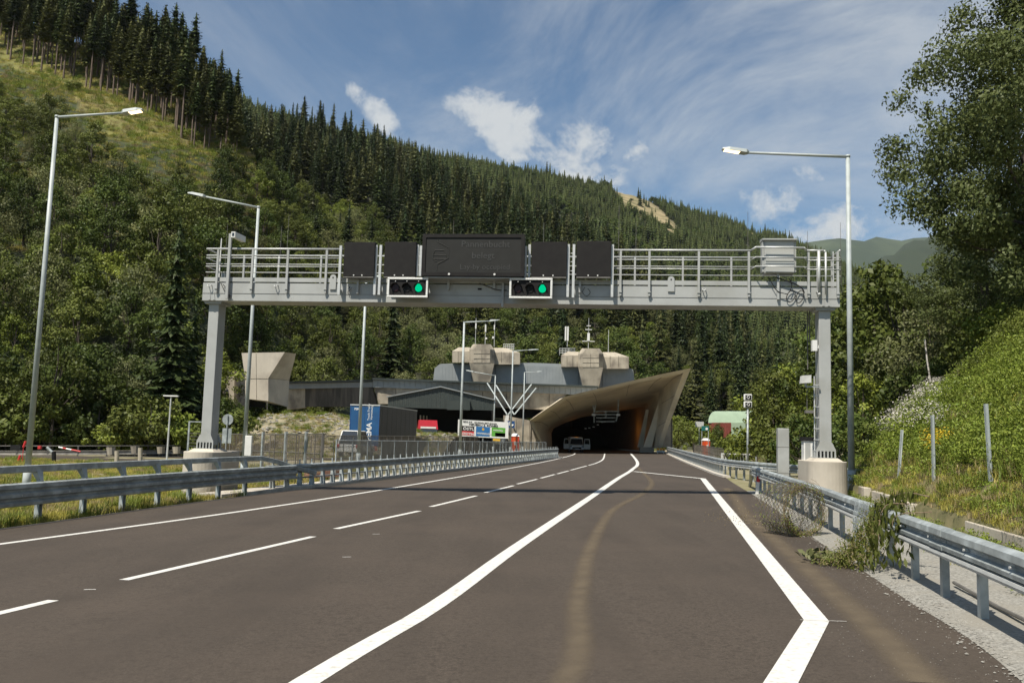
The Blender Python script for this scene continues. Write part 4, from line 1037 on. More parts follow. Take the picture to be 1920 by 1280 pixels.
def gb(px, py, Y):
    p = at(px, py, Y); return (p.x, Y, rz(p.x) - .05)
lamp(gb(51, 890, 31), 112, 220, (229, 212), (268, 206), 'tall street lamp nearest on the left, luminaire lit', 1, True, .10, hw=.17)
lamp(gb(457, 862, 41), 480, 389, (386, 369), (353, 362), 'tall street lamp behind the left gantry column with curved unlit head', 1, False, .10, hw=.16)
lamp(gb(672, 850, 60), 684, 520, (700, 519), (715, 518), 'street lamp rising behind the guardrail in front of the blue lorry', 1, False, .12)
lamp(gb(863, 828, 80), 870, 604, (917, 602), (934, 600), 'street lamp left of the contractor banner with arm to the right', 1, False, .13)
lamp(gb(957, 831, 104), 961, 658, (991, 656), (1010, 655), 'street lamp between the banner and the portal wall', 1, False, .11)
lamp(gb(925, 831, 107), 928.5, 704, (889, 697), (874, 694), 'low street lamp with arm reaching left in front of the shed', 1, False, .10)
lamp(gb(980, 832, 109), 984, 698, (1006, 697), (1016, 696), 'small street lamp in front of the portal side wall', 1, False, .09)
lamp(gb(1597, 935, 31), 1593.5, 294, (1404, 286.5), (1354, 279), 'tall street lamp on the right with its luminaire lit', 1, True, .115, hw=.18)
# box and white sleeve on the second lamp
b_ = Vector(gb(457, 862, 41)); mb = MB(); mb.box(.06, .36, -.2, 0, 1.1, 2.0); o = mb.build('junction_box', 'white', None); o.location = b_; tag(o, 'pale electrical box strapped to the lamp post left of the fence', 'junction box'); bevel(o, .02)
mb = MB(); mb.tube((.15, -.05, -.9), (.15, -.05, 1.1), .04, n=8); mb.build('conduit', 'white', o)
# far-left T lamp
t = thing('path_lamp', 'small white T-shaped lamp behind the dark rail on the far left', 'lamp', gb(313, 858, 62))
bt_ = Vector(t.location); top = at(316, 743, 62).z - bt_.z
mb = MB(); mb.tube((0, 0, 0), (0, 0, top), .07, .05, 8); mb.build('pole', 'rail_light', t); mb = MB(); mb.box(-.5, .5, -.12, .12, top, top + .09); mb.build('lamp_head', 'white', t)
# twin signal post on the right
Y = 56.; p = gb(1402, 866, Y); t = thing('signal_post', 'slim post with two small square signals stacked, right of the portal', 'signal', p)
zt = at(1402, 738, Y).z - p[2]
mb = MB(); mb.tube((0, 0, 0), (0, 0, zt - .9), .075, .065, 10); mb.build('pole', 'zinc', t, smooth=True)
for k in range(2):
    z = zt - .42 - k * .45; mb = MB(); mb.box(-.25, .25, -.12, .1, z, z + .4); o = mb.build('signal_head', 'white', t); bevel(o, .06, 3)
    mb = MB(); mb.box(-.18, .18, -.135, -.12, z + .06, z + .34); mb.build('signal_face', 'black', o)
    mb = MB()
    for s_, q in ((-.07, .05), (.0, .05)): pass
    mb.pipe([(.08 * math.cos(a_), -.14, z + .2 + .08 * math.sin(a_)) for a_ in [2 * math.pi * i / 10 for i in range(11)]], .02, 4); mb.build('lens', 'white', o)

# ================================================================== SMALL ROADSIDE THINGS, RIGHT
p = at(1466, 890, 35.5); zt = at(1474, 803, 35.5).z
t = thing('service_stele', 'tall grey metal stele beside the end of the near guardrail', 'service cabinet', (p.x + .05, 35.5, .1), R(-10))
mb = MB(); mb.box(-.22, .2, -.28, .28, 0, zt - .1); o = mb.build('body', 'gantry', t); bevel(o, .02)
for z in (.72, 1.72): mb = MB(); mb.box(-.223, .203, -.283, .283, z, z + .02); mb.build('seam', 'zinc_dark', t)
mb = MB(); mb.box(.201, .207, -.2, .2, .8, 1.65); mb.build('door', 'zinc', t)
p = at(1517, 864, 29.5); t = thing('cabinet', 'pale roadside cabinet with dark lid behind the right pedestal', 'cabinet', (p.x, 29.5, .2), GROT)
z1 = at(1517, 826, 29.5).z - .2
mb = MB(); mb.box(-.2, .22, -.2, .2, 0, z1); mb.build('body', 'white', t); mb = MB(); mb.box(-.24, .25, -.24, .24, z1, z1 + .12); mb.build('lid', 'dark', t); mb = MB(); mb.box(-.16, .0, -.21, -.2, .1, z1 - .06); mb.build('door', 'gantry', t)
# red and white guide posts
for k, (px, py, Y, lb) in enumerate(((1424, 902, 37, 'small red and white guide post behind the near guardrail end'), (1419, 925, 31.5, 'red striped guide post leaning at the guardrail posts'))):
    p = at(px, py, Y); mb = MB(); mb.box(-.05, .05, -.03, .03, 0, .75, 0); o = mb.build('guide_post', 'white'); o.location = (p.x, Y, rz(p.x)); o.rotation_euler = (0, R(6), 0)
    mb = MB(); mb.box(-.053, .053, -.033, .033, .42, .62); mb.build('red_band', 'prred', o); tag(o, lb, 'guide post')
# concrete kerb blocks and wall at the foot of the embankment
def wall_block(y0, y1, h_, label, dx=0., m='conc_pale'):
    mb = MB(); P0, P1 = (wall_x(y0) + dx, y0), (wall_x(y1) + dx, y1); z = rz(P0[0]) - .15
    mb.hexa([(P0[0], P0[1], z), (P0[0] + .22, P0[1], z), (P1[0] + .22, P1[1], z), (P1[0], P1[1], z), (P0[0], P0[1], z + h_ + .15), (P0[0] + .22, P0[1], z + h_ + .15), (P1[0] + .22, P1[1], z + h_ + .15), (P1[0], P1[1], z + h_ + .15)])
    o = mb.build('retaining_wall', m); tag(o, label, 'retaining wall', 'low concrete walls at the foot of the embankment'); bevel(o, .015)
wall_block(4, 17.6, .42, 'long low concrete wall at the foot of the grassy embankment, nearest')
wall_block(21.6, 23.6, .38, 'short concrete wall piece below the middle steel post on the embankment', -.1)
wall_block(24.0, 26.6, .42, 'second concrete wall piece behind the lamp post on the right', -.05)
wall_block(27.2, 28.2, .46, 'square concrete block at the far end of the wall behind the lamp post', -.15)
wall_block(17.9, 21.2, .24, 'sunken overgrown stretch of concrete wall under the weeds', .05)
# steel posts of the unfinished fence on the slope
SP = []
for px, y0, y1, lean, lb in ((1685, 805, 897, 5, 'leaning steel fence post low on the green slope, leftmost'), (1751, 778, 905, 0, 'middle upright steel fence post on the green slope'), (1858, 757, 909, -2, 'rightmost and nearest steel fence post on the green slope')):
    p = hit(px, y1); Y = p.y; q = at(px, y0, Y); SP.append(p); mb = MB(); mb.box(-.03, .03, -.01, .01, -.6, q.z - p.z); mb.box(-.03, -.022, -.035, .035, -.6, q.z - p.z); mb.box(.022, .03, -.035, .035, -.6, q.z - p.z)
    o = mb.build('steel_post', 'pole'); o.location = p; o.rotation_euler = (0, R(lean), 0); tag(o, lb, 'post', 'steel posts on the embankment')
# old wooden fence higher on the slope
t = thing('wooden_fence', 'broken old wooden fence high on the green slope', 'fence', (0, 0, 0))
wp = []
for px, y0, y1 in ((1724, 725, 775), (1797, 697, 727), (1873, 632, 660), (1772, 722, 740)):
    p = hit(px, y1); Y = p.y; q = at(px, y0 - 6, Y); mb = MB(); mb.tube((p.x, Y, p.z - .3), (p.x + .02, Y, q.z), .05, .04, 6); mb.build('post', 'wood', t); wp.append((p.x, Y, q.z))
mb = MB(); mb.tube((wp[0][0], wp[0][1], wp[0][2] - .2), (wp[0][0] + .9, wp[0][1] - .5, wp[0][2] - .8), .03, n=5); mb.build('rail', 'wood', t)
mb = MB(); mb.tube((wp[0][0], wp[0][1], wp[0][2] - .15), (wp[1][0], wp[1][1], wp[1][2] - .1), .025, n=5); mb.build('rail', 'wood', t)

# ================================================================== BUILDINGS
def P3(px, py, Y): return tuple(at(px, py, Y))
def extr(pts_px, Y0, dY, name, m, parent, dy_fn=None, shift=(0, 0)):
    """outline measured on the front plane Y0, carried back dY metres"""
    f = [Vector(P3(px, py, Y0 if dy_fn is None else dy_fn(px))) for px, py in pts_px]
    bk = [p + Vector((shift[0], dY, shift[1])) for p in f]
    mb = MB(); n = len(f); mb.v = [tuple(p) for p in f + bk]
    mb.f = [tuple(range(n)), tuple(reversed(range(n, 2 * n)))] + [(i, i + n, (i + 1) % n + n, (i + 1) % n) for i in range(n)]; mb.m = [0] * len(mb.f)
    return mb.build(name, m, parent)
# --- tunnel portal: a flared concrete funnel
portal = thing('tunnel_portal', 'sweeping pale concrete tunnel portal with pointed canopy over the road', 'tunnel portal', (14, 114, .3))
def lp(px, py, Y): return Vector(P3(px, py, Y)) - portal.location
rim = [lp(1024, 850, 117), lp(1001, 804, 113.6), lp(993.5, 788, 113), lp(1026, 765.5, 110.5), lp(1058.5, 743.5, 108), lp(1110, 731, 107), lp(1180, 714.5, 105.8), lp(1240, 701, 104.7), lp(1295.5, 690, 104), lp(1277, 737, 107), lp(1258, 787, 110), lp(1240.5, 840, 113.5)]
rin = [lp(1026, 850, 117.4), lp(1006, 804, 114.1), lp(1001, 790.5, 113.6), lp(1031, 769, 111), lp(1061, 748, 108.5), lp(1112, 736, 107.5), lp(1180, 720, 106.2), lp(1240, 707.5, 105.2), lp(1281, 699, 104.6), lp(1265, 741, 107.6), lp(1248, 790, 110.6), lp(1232, 840, 114)]
mid = [lp(1034, 850, 121), lp(1024, 806, 119), lp(1028, 798, 118.6), lp(1050, 784, 117.5), lp(1076, 768, 116), lp(1120, 756, 115), lp(1175, 741, 114), lp(1215, 731, 113.5), lp(1244, 726, 113), lp(1240, 756, 113.5), lp(1234, 798, 114.2), lp(1227, 840, 115.4)]
inn = [lp(1036, 849, 126), lp(1034, 812, 126), lp(1038, 803, 126), lp(1060, 792, 126), lp(1090, 782, 126), lp(1125, 775, 126), lp(1165, 768, 126), lp(1195, 764, 126), lp(1210, 762, 126), lp(1209, 790, 126), lp(1208, 820, 126), lp(1206, 845, 126)]
def loft(rings, name, m, parent, close=False, smooth=False):
    mb = MB(); n = len(rings[0])
    for r_ in rings: mb.v += [tuple(p) for p in r_]
    for j in range(len(rings) - 1):
        for i in range(n - (0 if close else 1)):
            i2 = (i + 1) % n; mb.f.append((j * n + i, j * n + i2, (j + 1) * n + i2, (j + 1) * n + i)); mb.m.append(0)
    return mb.build(name, m, parent, smooth=smooth)
def subdiv(r_, k=3):
    out = []
    for a, b in zip(r_, r_[1:]):
        for i in range(k): out.append(a.lerp(b, i / k))
    out.append(r_[-1]); return out
rings = [subdiv(r_) for r_ in (rin, mid, inn)]
q1 = [a.lerp(b, .5) + (Vector((0, 0, .25)) if 3 < i < 26 else Vector((0, 0, 0))) for i, (a, b) in enumerate(zip(rings[0], rings[1]))]
q2 = [a.lerp(b, .5) for a, b in zip(rings[1], rings[2])]
loft([rings[0], q1, rings[1], q2, rings[2]], 'soffit', 'portal', portal, smooth=True)
loft([rim, rin], 'rim', 'portal', portal)
for i in (6, 9, 12, 15, 18, 21, 24, 27, 30):
    mb = MB(); mb.pipe([r_[i] + Vector((0, -.03, -.02)) for r_ in (rings[0], q1, rings[1])], .022, 4); mb.build('formwork_joint', 'conc_dark', portal)
outer = [p + Vector((0, 3.0, .0)) for p in rim]; back = [p + Vector((0, 17 if 2 < i < 9 else 6, .4 if 2 < i < 9 else 0)) for i, p in enumerate(rim)]
loft([rim, outer], 'coping', 'conc_pale', portal); loft([outer, back], 'outer_shell', 'portal', portal)
# dark tunnel tube behind
far_ring = [q + Vector((-1.5, 45, 0)) for q in inn]
loft([inn, [q + Vector((-.4, 12, 0)) for q in inn], far_ring], 'tunnel_tube', 'tunnel', portal)
mb = MB(); mb.quad_pts(far_ring); mb.build('tunnel_end', 'void', portal)
# slanted piers at the right flank
for pts in (((1239, 742), (1246, 742), (1222, 838), (1206, 838)), ((1211, 768), (1216, 768), (1206, 838), (1195, 838))):
    Yb = 115.5 if pts[0][0] > 1220 else 119
    f = [Vector(P3(px, py, Yb)) - portal.location for px, py in pts]; mb = MB(); bk = [p + Vector((.2, 1.2, 0)) for p in f]
    mb.v = [tuple(p) for p in f + bk]; mb.f = [(0, 1, 2, 3), (7, 6, 5, 4)] + [(i, i + 4, (i + 1) % 4 + 4, (i + 1) % 4) for i in range(4)]; mb.m = [0] * 6; mb.build('pier', 'portal', portal)
extr([(1229, 838), (1247, 790), (1261, 790), (1261, 838)], 122, 6, 'flank_wall', 'conc_pale', portal).location = -portal.location
extr([(1200, 838), (1226, 838), (1226, 848), (1200, 848)], 114.5, 1.0, 'base_kerb', 'tunnel', portal).location = -portal.location
# overhead frame hanging in the mouth
hf = lambda px, py: lp(px, py, 116)
mb = MB()
for a, b in (((1108, 745), (1114.5, 770)), ((1121, 744), (1114.5, 770)), ((1160, 738), (1159, 772)), ((1113, 771), (1161, 771)), ((1113, 777), (1161, 777)), ((1118, 783), (1154, 783)), ((1114, 771), (1114, 792)), ((1136, 771), (1136, 783)), ((1159, 771), (1155, 790)), ((1118, 790), (1152, 790))): mb.tube(hf(*a), hf(*b), .09, n=6)
mb.build('hanging_frame', 'zinc', portal)
for px in (1113, 1159):
    c = hf(px, 777.5); mb = MB(); mb.box(c.x - .25, c.x + .25, c.y - .2, c.y + .1, c.z - .12, c.z + .12); mb.build('lane_light', 'rail_light', portal)
for k, (px, py) in enumerate(((1131, 783), (1131, 777), (1129, 791), (1121, 796), (1113, 800), (1105, 802), (1098, 803))):
    c = lp(px, py, 118 + k * .3); mb = MB(); mb.box(c.x - .12, c.x + .12, c.y - .1, c.y + .1, c.z - .05, c.z + .05); mb.build('small_lamp', 'white', portal)
for (px, py, Y, s_) in ((1172, 806, 131, 1.), (1081, 806, 131, .55)):
    l = bpy.data.lights.new('tunnel_lamp', 'POINT'); l.energy = 34 * s_; l.color = (1, .38, .06); l.shadow_soft_size = .2
    o = bpy.data.objects.new('tunnel_lamp', l); COL.objects.link(o); o.location = P3(px, py, Y); o.parent = portal; o.location = Vector(o.location) - portal.location

# --- side wall left of the mouth
bld = thing('tunnel_service_building', 'low concrete service building with blue-grey metal fascia left of the portal', 'building', (0, 122, 0))
def bl_(name, pts, Y, dY, m, fn=None, **k):
    o = extr(pts, Y, dY, name, m, bld, fn, **k); o.location = -bld.location; return o
bl_('side_wall', [(944, 778), (994, 788), (1003, 806), (1026, 850), (940, 850)], 116.2, 1.0, 'conc')
bl_('dark_recess', [(905, 758), (1028, 762), (1000, 784), (905, 783)], 121, .5, 'void')  # black slab painted as the shade of the recess
# upper concrete band, bulging
fy = lambda px: 118.5 if px > 930 else 121
bl_('concrete_band', [(700, 722), (860, 729), (930, 734), (1064, 738), (1056, 746), (1026, 768), (930, 763), (800, 757), (710, 757)], 119, 3, 'conc', fn=lambda px: float(np.interp(px, [700, 930, 1064], [115.5, 118.5, 118.3])))
bl_('stained_wall', [(571, 728), (697, 724), (708, 762), (571, 762)], 112, 1, 'conc_dark', fn=lambda px: float(np.interp(px, [571, 708], [106, 116])))  # stained wall, its shade put into the dark colour as well
bl_('side_wall', [(538, 730), (571.5, 728), (571.5, 764), (538, 768)], 105, 1, 'conc', fn=lambda px: float(np.interp(px, [538, 571], [103, 105.9])))
for px in (742, 800, 868, 905, 950, 992, 1030):
    yb = float(np.interp(px, [700, 930, 1064], [115.4, 118.4, 118.2])); a_ = Vector(P3(px, float(np.interp(px, [700, 860, 930, 1064], [724, 731, 736, 740])), yb)) - bld.location; c_ = Vector(P3(px, float(np.interp(px, [710, 800, 930, 1026, 1056], [756, 756, 762, 766, 748])), yb)) - bld.location
    mb = MB(); mb.tube(a_, c_, .035, n=4); mb.build('formwork_joint', 'conc_dark', bld)
for px in (955, 968, 981, 993):
    a_ = Vector(P3(px, 781 + (px - 944) * .2, 116.18)) - bld.location; c_ = Vector(P3(px, 848, 116.18)) - bld.location; mb = MB(); mb.tube(a_, c_, .025, n=4); mb.build('formwork_joint', 'conc_dark', bld)
# metal fascias built of upright sheets
def sheets(x0, x1, yt, yb, Yf, n, name, m, parent, th=.12, seam=True):
    for i in range(n):
        a = x0 + (x1 - x0) * i / n; b = x0 + (x1 - x0) * (i + 1) / n - (x1 - x0) / n * .04
        Pa, Pb = Yf(a), Yf(b)
        A0, A1, B0, B1 = P3(a, yb(a), Pa), P3(a, yt(a), Pa), P3(b, yb(b), Pb), P3(b, yt(b), Pb)
        o_ = Vector((0, th, 0)); jig = Vector((0, -.03 * (i % 2), 0))
        L_ = [Vector(q) - parent.location + jig for q in (A0, B0)]; T = [Vector(q) - parent.location + jig for q in (A1, B1)]
        mb = MB(); mb.hexa([L_[0], L_[1], L_[1] + o_, L_[0] + o_, T[0], T[1], T[1] + o_, T[0] + o_]); mb.build(name, m, parent)
I = lambda xs, ys: (lambda x: float(np.interp(x, xs, ys)))
sheets(542, 699, I([542, 699], [719, 716]), I([542, 699], [729, 725.5]), I([542, 699], [103, 115.2]), 16, 'fascia_sheet', 'roofmetal', bld)
sheets(699, 1120, I([699, 880, 1122], [711.5, 717.5, 727]), I([699, 880, 1120], [726, 731.5, 741]), I([699, 930, 1120], [115.2, 118.2, 118]), 42, 'fascia_sheet', 'roofmetal', bld)
for (x0, x1, ya, yb_, Ya, Yb) in ((542, 699, 716.5, 712.5, 102.8, 115), (699, 1122, 709.5, 724.5, 115, 118)):
    a, b = Vector(P3(x0, ya, Ya)) - bld.location, Vector(P3(x1, yb_, Yb)) - bld.location
    mb = MB(); mb.hexa([a + Vector((0, -.2, -.12)), b + Vector((0, -.2, -.12)), b + Vector((0, 14, -.12)), a + Vector((0, 14, -.12)), a + Vector((0, -.2, .08)), b + Vector((0, -.2, .08)), b + Vector((0, 14, .08)), a + Vector((0, 14, .08))]); mb.build('roof_slab', 'shed', bld)
# --- grey sheet hall on the roof
hall = thing('ventilation_hall', 'blue-grey sheet-clad ventilation hall on the roof behind the band', 'building', (0, 136, 9))
def hl(pts, Y, dY, m, name, shift=(0, 0)): o = extr(pts, Y, dY, name, m, hall, shift=shift); o.location = -hall.location; return o
hl([(812, 714), (815, 690), (824, 682.5), (880, 682), (930, 684), (1084, 688), (1187, 692), (1191, 727), (1100, 727), (930, 722)], 132.6, 9, 'roofmetal', 'wall')
hl([(826, 682), (880, 680), (1000, 680), (1082, 683), (1180, 690), (1186, 692), (824, 683.5)], 133.4, 8, 'roofmetal', 'roof')
sheets(824, 884, I([824, 884], [683, 682.5]), I([824, 884], [716, 719]), lambda x: 132.4, 10, 'cladding_sheet', 'roofmetal', hall, .08)
sheets(930, 1084, I([930, 1084], [685, 688]), I([930, 1084], [721, 725]), lambda x: 132.4, 26, 'cladding_sheet', 'roofmetal', hall, .08)
sheets(1130, 1186, I([1130, 1186], [689, 692]), I([1130, 1186], [726, 727]), lambda x: 132.4, 10, 'cladding_sheet', 'roofmetal', hall, .08)
# --- two faceted concrete chimneys
def chimney(dx, dy, label, rails, loc=(0, 0)):
    t = thing('exhaust_tower', label, 'ventilation tower', (0, 130, 9))
    def q(px, py, Y): return Vector(P3(px + dx, py + dy, Y)) - t.location
    def cham(xa, xb, yt, yb, Y, dY, c, name, m='conc', tpx=0, tb=0):
        """octagonal-ish box: chamfered sides"""
        F0 = [q(xa + c, yb, Y), q(xb - c, yb, Y), q(xb, yb, Y + 1.1), q(xb, yb, Y + dY), q(xa, yb, Y + dY), q(xa, yb, Y + 1.1)]
        F1 = [q(xa + c + tpx, yt, Y), q(xb - c - tpx, yt, Y), q(xb - tpx, yt, Y + 1.1), q(xb - tpx, yt, Y + dY), q(xa + tpx, yt, Y + dY), q(xa + tpx, yt, Y + 1.1)]
        mb = MB(); mb.v = [tuple(p) for p in F0 + F1]; n = 6
        mb.f = [tuple(reversed(range(6))), tuple(range(6, 12))] + [(i, (i + 1) % 6, 6 + (i + 1) % 6, 6 + i) for i in range(6)]; mb.m = [0] * 8
        return mb.build(name, m, t)
    cham(880, 927, 655, 680, 129.0, 6, 8, 'shaft')
    cham(880, 927, 645, 655, 129.0, 6, 8, 'hood', tpx=7)
    # lower tapering part
    F0 = [q(889, 717, 129.6), q(919, 717, 129.6), q(921, 717, 134), q(887, 717, 134)]; F1 = [q(880, 680.5, 129.05), q(927, 680.5, 129.05), q(927, 680.5, 134), q(880, 680.5, 134)]
    mb = MB(); mb.hexa(F0 + F1); mb.build('tapered_foot', 'conc', t)
    for (xa, xb, yt, yb, tx) in ((848, 881, 658, 679.5, 6), (926, 975, 661, 683, 6)):
        F0 = [q(xa, yb, 131), q(xb, yb, 131), q(xb, yb, 136), q(xa, yb, 136)]; F1 = [q(xa, yt, 131), q(xb, yt, 131), q(xb, yt, 136), q(xa, yt, 136)]
        mb = MB(); mb.hexa(F0 + F1); mb.build('wing', 'conc', t)
        A = [q(xa, yt, 131), q(xb, yt, 131), q(xb, yt, 136), q(xa, yt, 136)]; hh = 651 if xa < 900 else 652
        B = [q(xa + (12 if xa < 900 else 0), hh, 132.5), q(xb - (0 if xa < 900 else 26), hh, 132.5), q(xb - (0 if xa < 900 else 26), hh, 135), q(xa + (12 if xa < 900 else 0), hh, 135)]
        mb = MB(); mb.hexa(A + B); mb.build('wing_hood', 'conc', t)
    for py in (663, 672): mb = MB(); mb.tube(q(888.5, py, 128.98), q(918.5, py, 128.98), .025, n=4); mb.build('formwork_joint', 'conc_dark', t)
    mb = MB(); mb.tube(q(903.5, 655, 128.98), q(903.5, 680, 128.98), .025, n=4); mb.build('formwork_joint', 'conc_dark', t)
    for x_ in (859, 870, 940, 956): mb = MB(); mb.tube(q(x_, 659, 130.97), q(x_, 679, 130.97), .025, n=4); mb.build('formwork_joint', 'conc_dark', t)
    mb = MB(); x0, x1 = rails
    for py in (645, 649, 653):
        pts = [q(x0, py, 134.5), q(x1, py + .6, 134.5), q(x1 + 2, py, 137), q(x0 + 2, py, 137), q(x0, py, 134.5)]; mb.pipe(pts, .035, 5)
    for k in range(6): x = x0 + (x1 - x0) * k / 5; mb.tube(q(x, 645, 134.5), q(x, 658, 134.5), .03, n=5)
    mb.build('roof_railing', 'rail_light', t)
    return t, q
t1, q1_ = chimney(0, 0, 'left faceted concrete exhaust tower carrying three aerials', (944, 963))
t2, q2_ = chimney(204, 8, 'right faceted concrete exhaust tower with twin panel aerials', (845, 873))
def aerial(q, px, yb, yt, r, label, extra=None, name='aerial'):
    a, b = q(px, yb, 133) , q(px, yt, 133); t = q.__self__ if False else None
    base = a + Vector((0, 130, 9)); o = thing(name, label, 'aerial', tuple(base)); h = b.z - a.z
    mb = MB(); mb.tube((0, 0, 0), (0, 0, h), .05, .035, 6); mb.build('mast', 'rail_light', o)
    for (dx_, z0, z1, w_) in (extra or []):
        mb = MB(); mb.box(dx_ - w_, dx_ + w_, -.12, .12, z0 * h, z1 * h); mb.build('panel', 'white', o)
    return o
aerial(q1_, 891, 650, 596, .05, 'slim mast aerial at the left of the left tower', [(0, .62, .82, .09)])
aerial(q1_, 909.5, 647, 607, .05, 'short aerial with round dishes in the middle of the left tower', [(0, .62, .95, .1), (.15, .28, .36, .12)])
aerial(q1_, 926.5, 650, 599, .05, 'T-headed mast aerial at the right of the left tower', [(-.05, .62, .8, .08), (0, .985, 1.0, .7), (-.2, .3, .38, .12)])
aerial(q1_, 926.5 + 137, 650, 612, .05, 'twin white panel aerial at the left of the right tower', [(-.28, .3, 1.0, .11), (.05, .3, 1.0, .11)])
aerial(q1_, 926.5 + 176.5, 655, 596, .05, 'mast with white radio box and loop aerials on the right tower', [(0, .25, .52, .18), (0, .25, .27, .9), (0, .62, .64, .5), (0, .74, .76, .3)])
aerial(q1_, 926.5 + 214, 660, 618, .04, 'thin bare rod aerial right of the right tower')
# --- flared ventilation tower left
vt = thing('intake_tower', 'pale flared concrete intake tower standing on the rubble mound', 'ventilation tower', (0, 95, 0))
def v_(px, py, Y): return Vector(P3(px, py, Y)) - vt.location
mb = MB()
f = [v_(459.5, 747, 95), v_(503, 751.5, 95), v_(503, 709, 95), v_(459.5, 709, 95), v_(453, 661.5, 95), v_(534, 660, 95)]
b = [v_(540, 763, 98.5), v_(542.5, 712.5, 98.5), v_(555, 663, 97.2)]
mb.v = [tuple(p) for p in f + b] + [tuple(p) for p in (v_(459.5, 747, 100), v_(459.5, 709, 100), v_(455, 663, 99.5))]
mb.f = [(0, 1, 2, 3), (3, 2, 5, 4), (1, 6, 7, 2), (2, 7, 8, 5), (0, 3, 10, 9), (3, 4, 11, 10), (4, 5, 8, 11), (0, 9, 6, 1), (9, 10, 7, 6), (10, 11, 8, 7)]; mb.m = [0] * 10
mb.build('shell', 'conc_pale', vt)
for (A, B) in ((v_(459.5, 709, 94.98), v_(503, 709, 94.98)), (v_(480, 662, 94.98), v_(481, 748, 94.98)), (v_(503, 709, 94.98), v_(542.5, 712.5, 98.48))):
    mb = MB(); mb.tube(A, B, .025, n=4); mb.build('formwork_joint', 'conc', vt)
mb = MB(); mb.hexa([v_(466, 762, 96), v_(498, 764, 96), v_(498, 764, 99), v_(466, 762, 99), v_(466, 745, 96), v_(498, 750, 96), v_(498, 750, 99), v_(466, 745, 99)]); mb.build('dark_underside', 'void', vt)  # black block standing for the shade under the tower
mb = MB()
for px in (452, 501): mb.tube(v_(px, 745 if px < 480 else 752, 94.5), v_(px, 768, 94.5), .05, n=5)
mb.tube(v_(452, 746, 94.5), v_(462, 746, 94.5), .05, n=5); mb.build('railing', 'zinc_dark', vt)
t = thing('concrete_tower', 'pale concrete tower half hidden behind the left gantry column', 'ventilation tower', (0, 99, 0))
o = extr([(418, 697), (440, 695), (438, 772), (418, 772)], 99, 5, 'shell', 'conc', t); o.location = -t.location
o = extr([(423, 730), (428, 730), (428, 742), (423, 742)], 98.95, .05, 'window', 'glass', t); o.location = -t.location
# --- dark green shed
shed = thing('open_shed', 'dark green corrugated gabled shed roof over a black opening', 'shed', (0, 107, 0))
YS = 107.
sheets(727.5, 826, I([727.5, 826], [745, 727]), I([727.5, 826], [763, 766]), lambda x: YS, 24, 'wall_sheet', 'shed', shed, .06)
sheets(826, 925, I([826, 925], [727, 750.5]), I([826, 925], [766, 769.5]), lambda x: YS, 24, 'wall_sheet', 'shed', shed, .06)
def sh(pts, Y, dY, m, name): o = extr(pts, Y, dY, name, m, shed); o.location = -shed.location; return o
sh([(725, 744.5), (826, 725.5), (927.5, 750), (927.5, 748.5), (826, 723.5), (724.5, 743)], YS - .3, 8.8, 'roofmetal', 'roof')
sh([(838, 750), (881, 750), (881, 768.5), (838, 768)], YS - .6, .5, 'shed', 'roller_box')
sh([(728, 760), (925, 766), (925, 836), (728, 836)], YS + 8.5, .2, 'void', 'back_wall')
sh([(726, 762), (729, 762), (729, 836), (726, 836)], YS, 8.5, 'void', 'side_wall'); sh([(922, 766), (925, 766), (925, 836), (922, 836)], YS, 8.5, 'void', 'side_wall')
for k, px in enumerate((765, 771, 779, 787, 793, 799)):
    sh([(px, 776 + k * .6), (px + 2.2, 776 + k * .6), (px + 2.2, 812), (px, 812)], YS - 2 + k * 1.6, .3, 'conc_pale', 'pillar')
# --- white V-strut pylon
py_ = thing('strut_pylon', 'white slanting pylon with four V-shaped struts propping the band', 'pylon', (0, 112, 0))
def pv(px, py, Y=112): return Vector(P3(px, py, Y)) - py_.location
mb = MB(); mb.hexa([pv(937.5, 832), pv(945.5, 832), pv(945.5, 832, 112.6), pv(937.5, 832, 112.6), pv(948.5, 778), pv(955, 777), pv(955, 777, 112.6), pv(948.5, 778, 112.6)]); mb.build('stem', 'white', py_)
for a, b in (((951, 777), (913.5, 718)), ((964, 777), (930, 722)), ((953, 777), (996.5, 720.5)), ((964.5, 777), (1005, 727.5))):
    mb = MB(); mb.tube(pv(*a), pv(b[0], b[1], 116), .085, n=8); mb.build('strut', 'pole', py_)
# --- barrel-roofed red hall right
rh = thing('barrel_roof_hall', 'red boarded hall with pale green barrel roof behind the bushes', 'building', (0, 165, 0))
def r_(px, py, Y): return Vector(P3(px, py, Y)) - rh.location
n = 8; prof_ = []
for i in range(n + 1):
    t_ = i / n * math.pi / 2; prof_.append((1328 + 13 * (1 - math.cos(t_)) , 792.5 - 22 * math.sin(t_)))
f_ = [r_(px, py, 165 + 3.2 * (i / n)) for i, (px, py) in enumerate(prof_)]
g_ = [r_(px + 72, 792.5 - (792.5 - py) * 1.0, 168 + 3.2 * (i / n)) for i, (px, py) in enumerate(prof_)]
mb = MB(); mb.v = [tuple(p) for p in f_ + g_]; mb.f = [(i, i + 1, n + 2 + i, n + 1 + i) for i in range(n)] + [tuple(range(n + 1))]; mb.m = [0] * len(mb.f); mb.build('roof', 'palegreen', rh)
xs_ = list(np.linspace(1328, 1371, 15))
for a, b in zip(xs_, xs_[1:]):
    A, B, C, D = r_(a, 820, 165.3), r_(b - .25, 820, 165.3), r_(b - .25, 792, 165.3), r_(a, 792, 165.3)
    o_ = Vector((0, .15, 0)); mb = MB(); mb.hexa([A, B, B + o_, A + o_, D, C, C + o_, D + o_]); mb.build('board', 'redwood', rh)
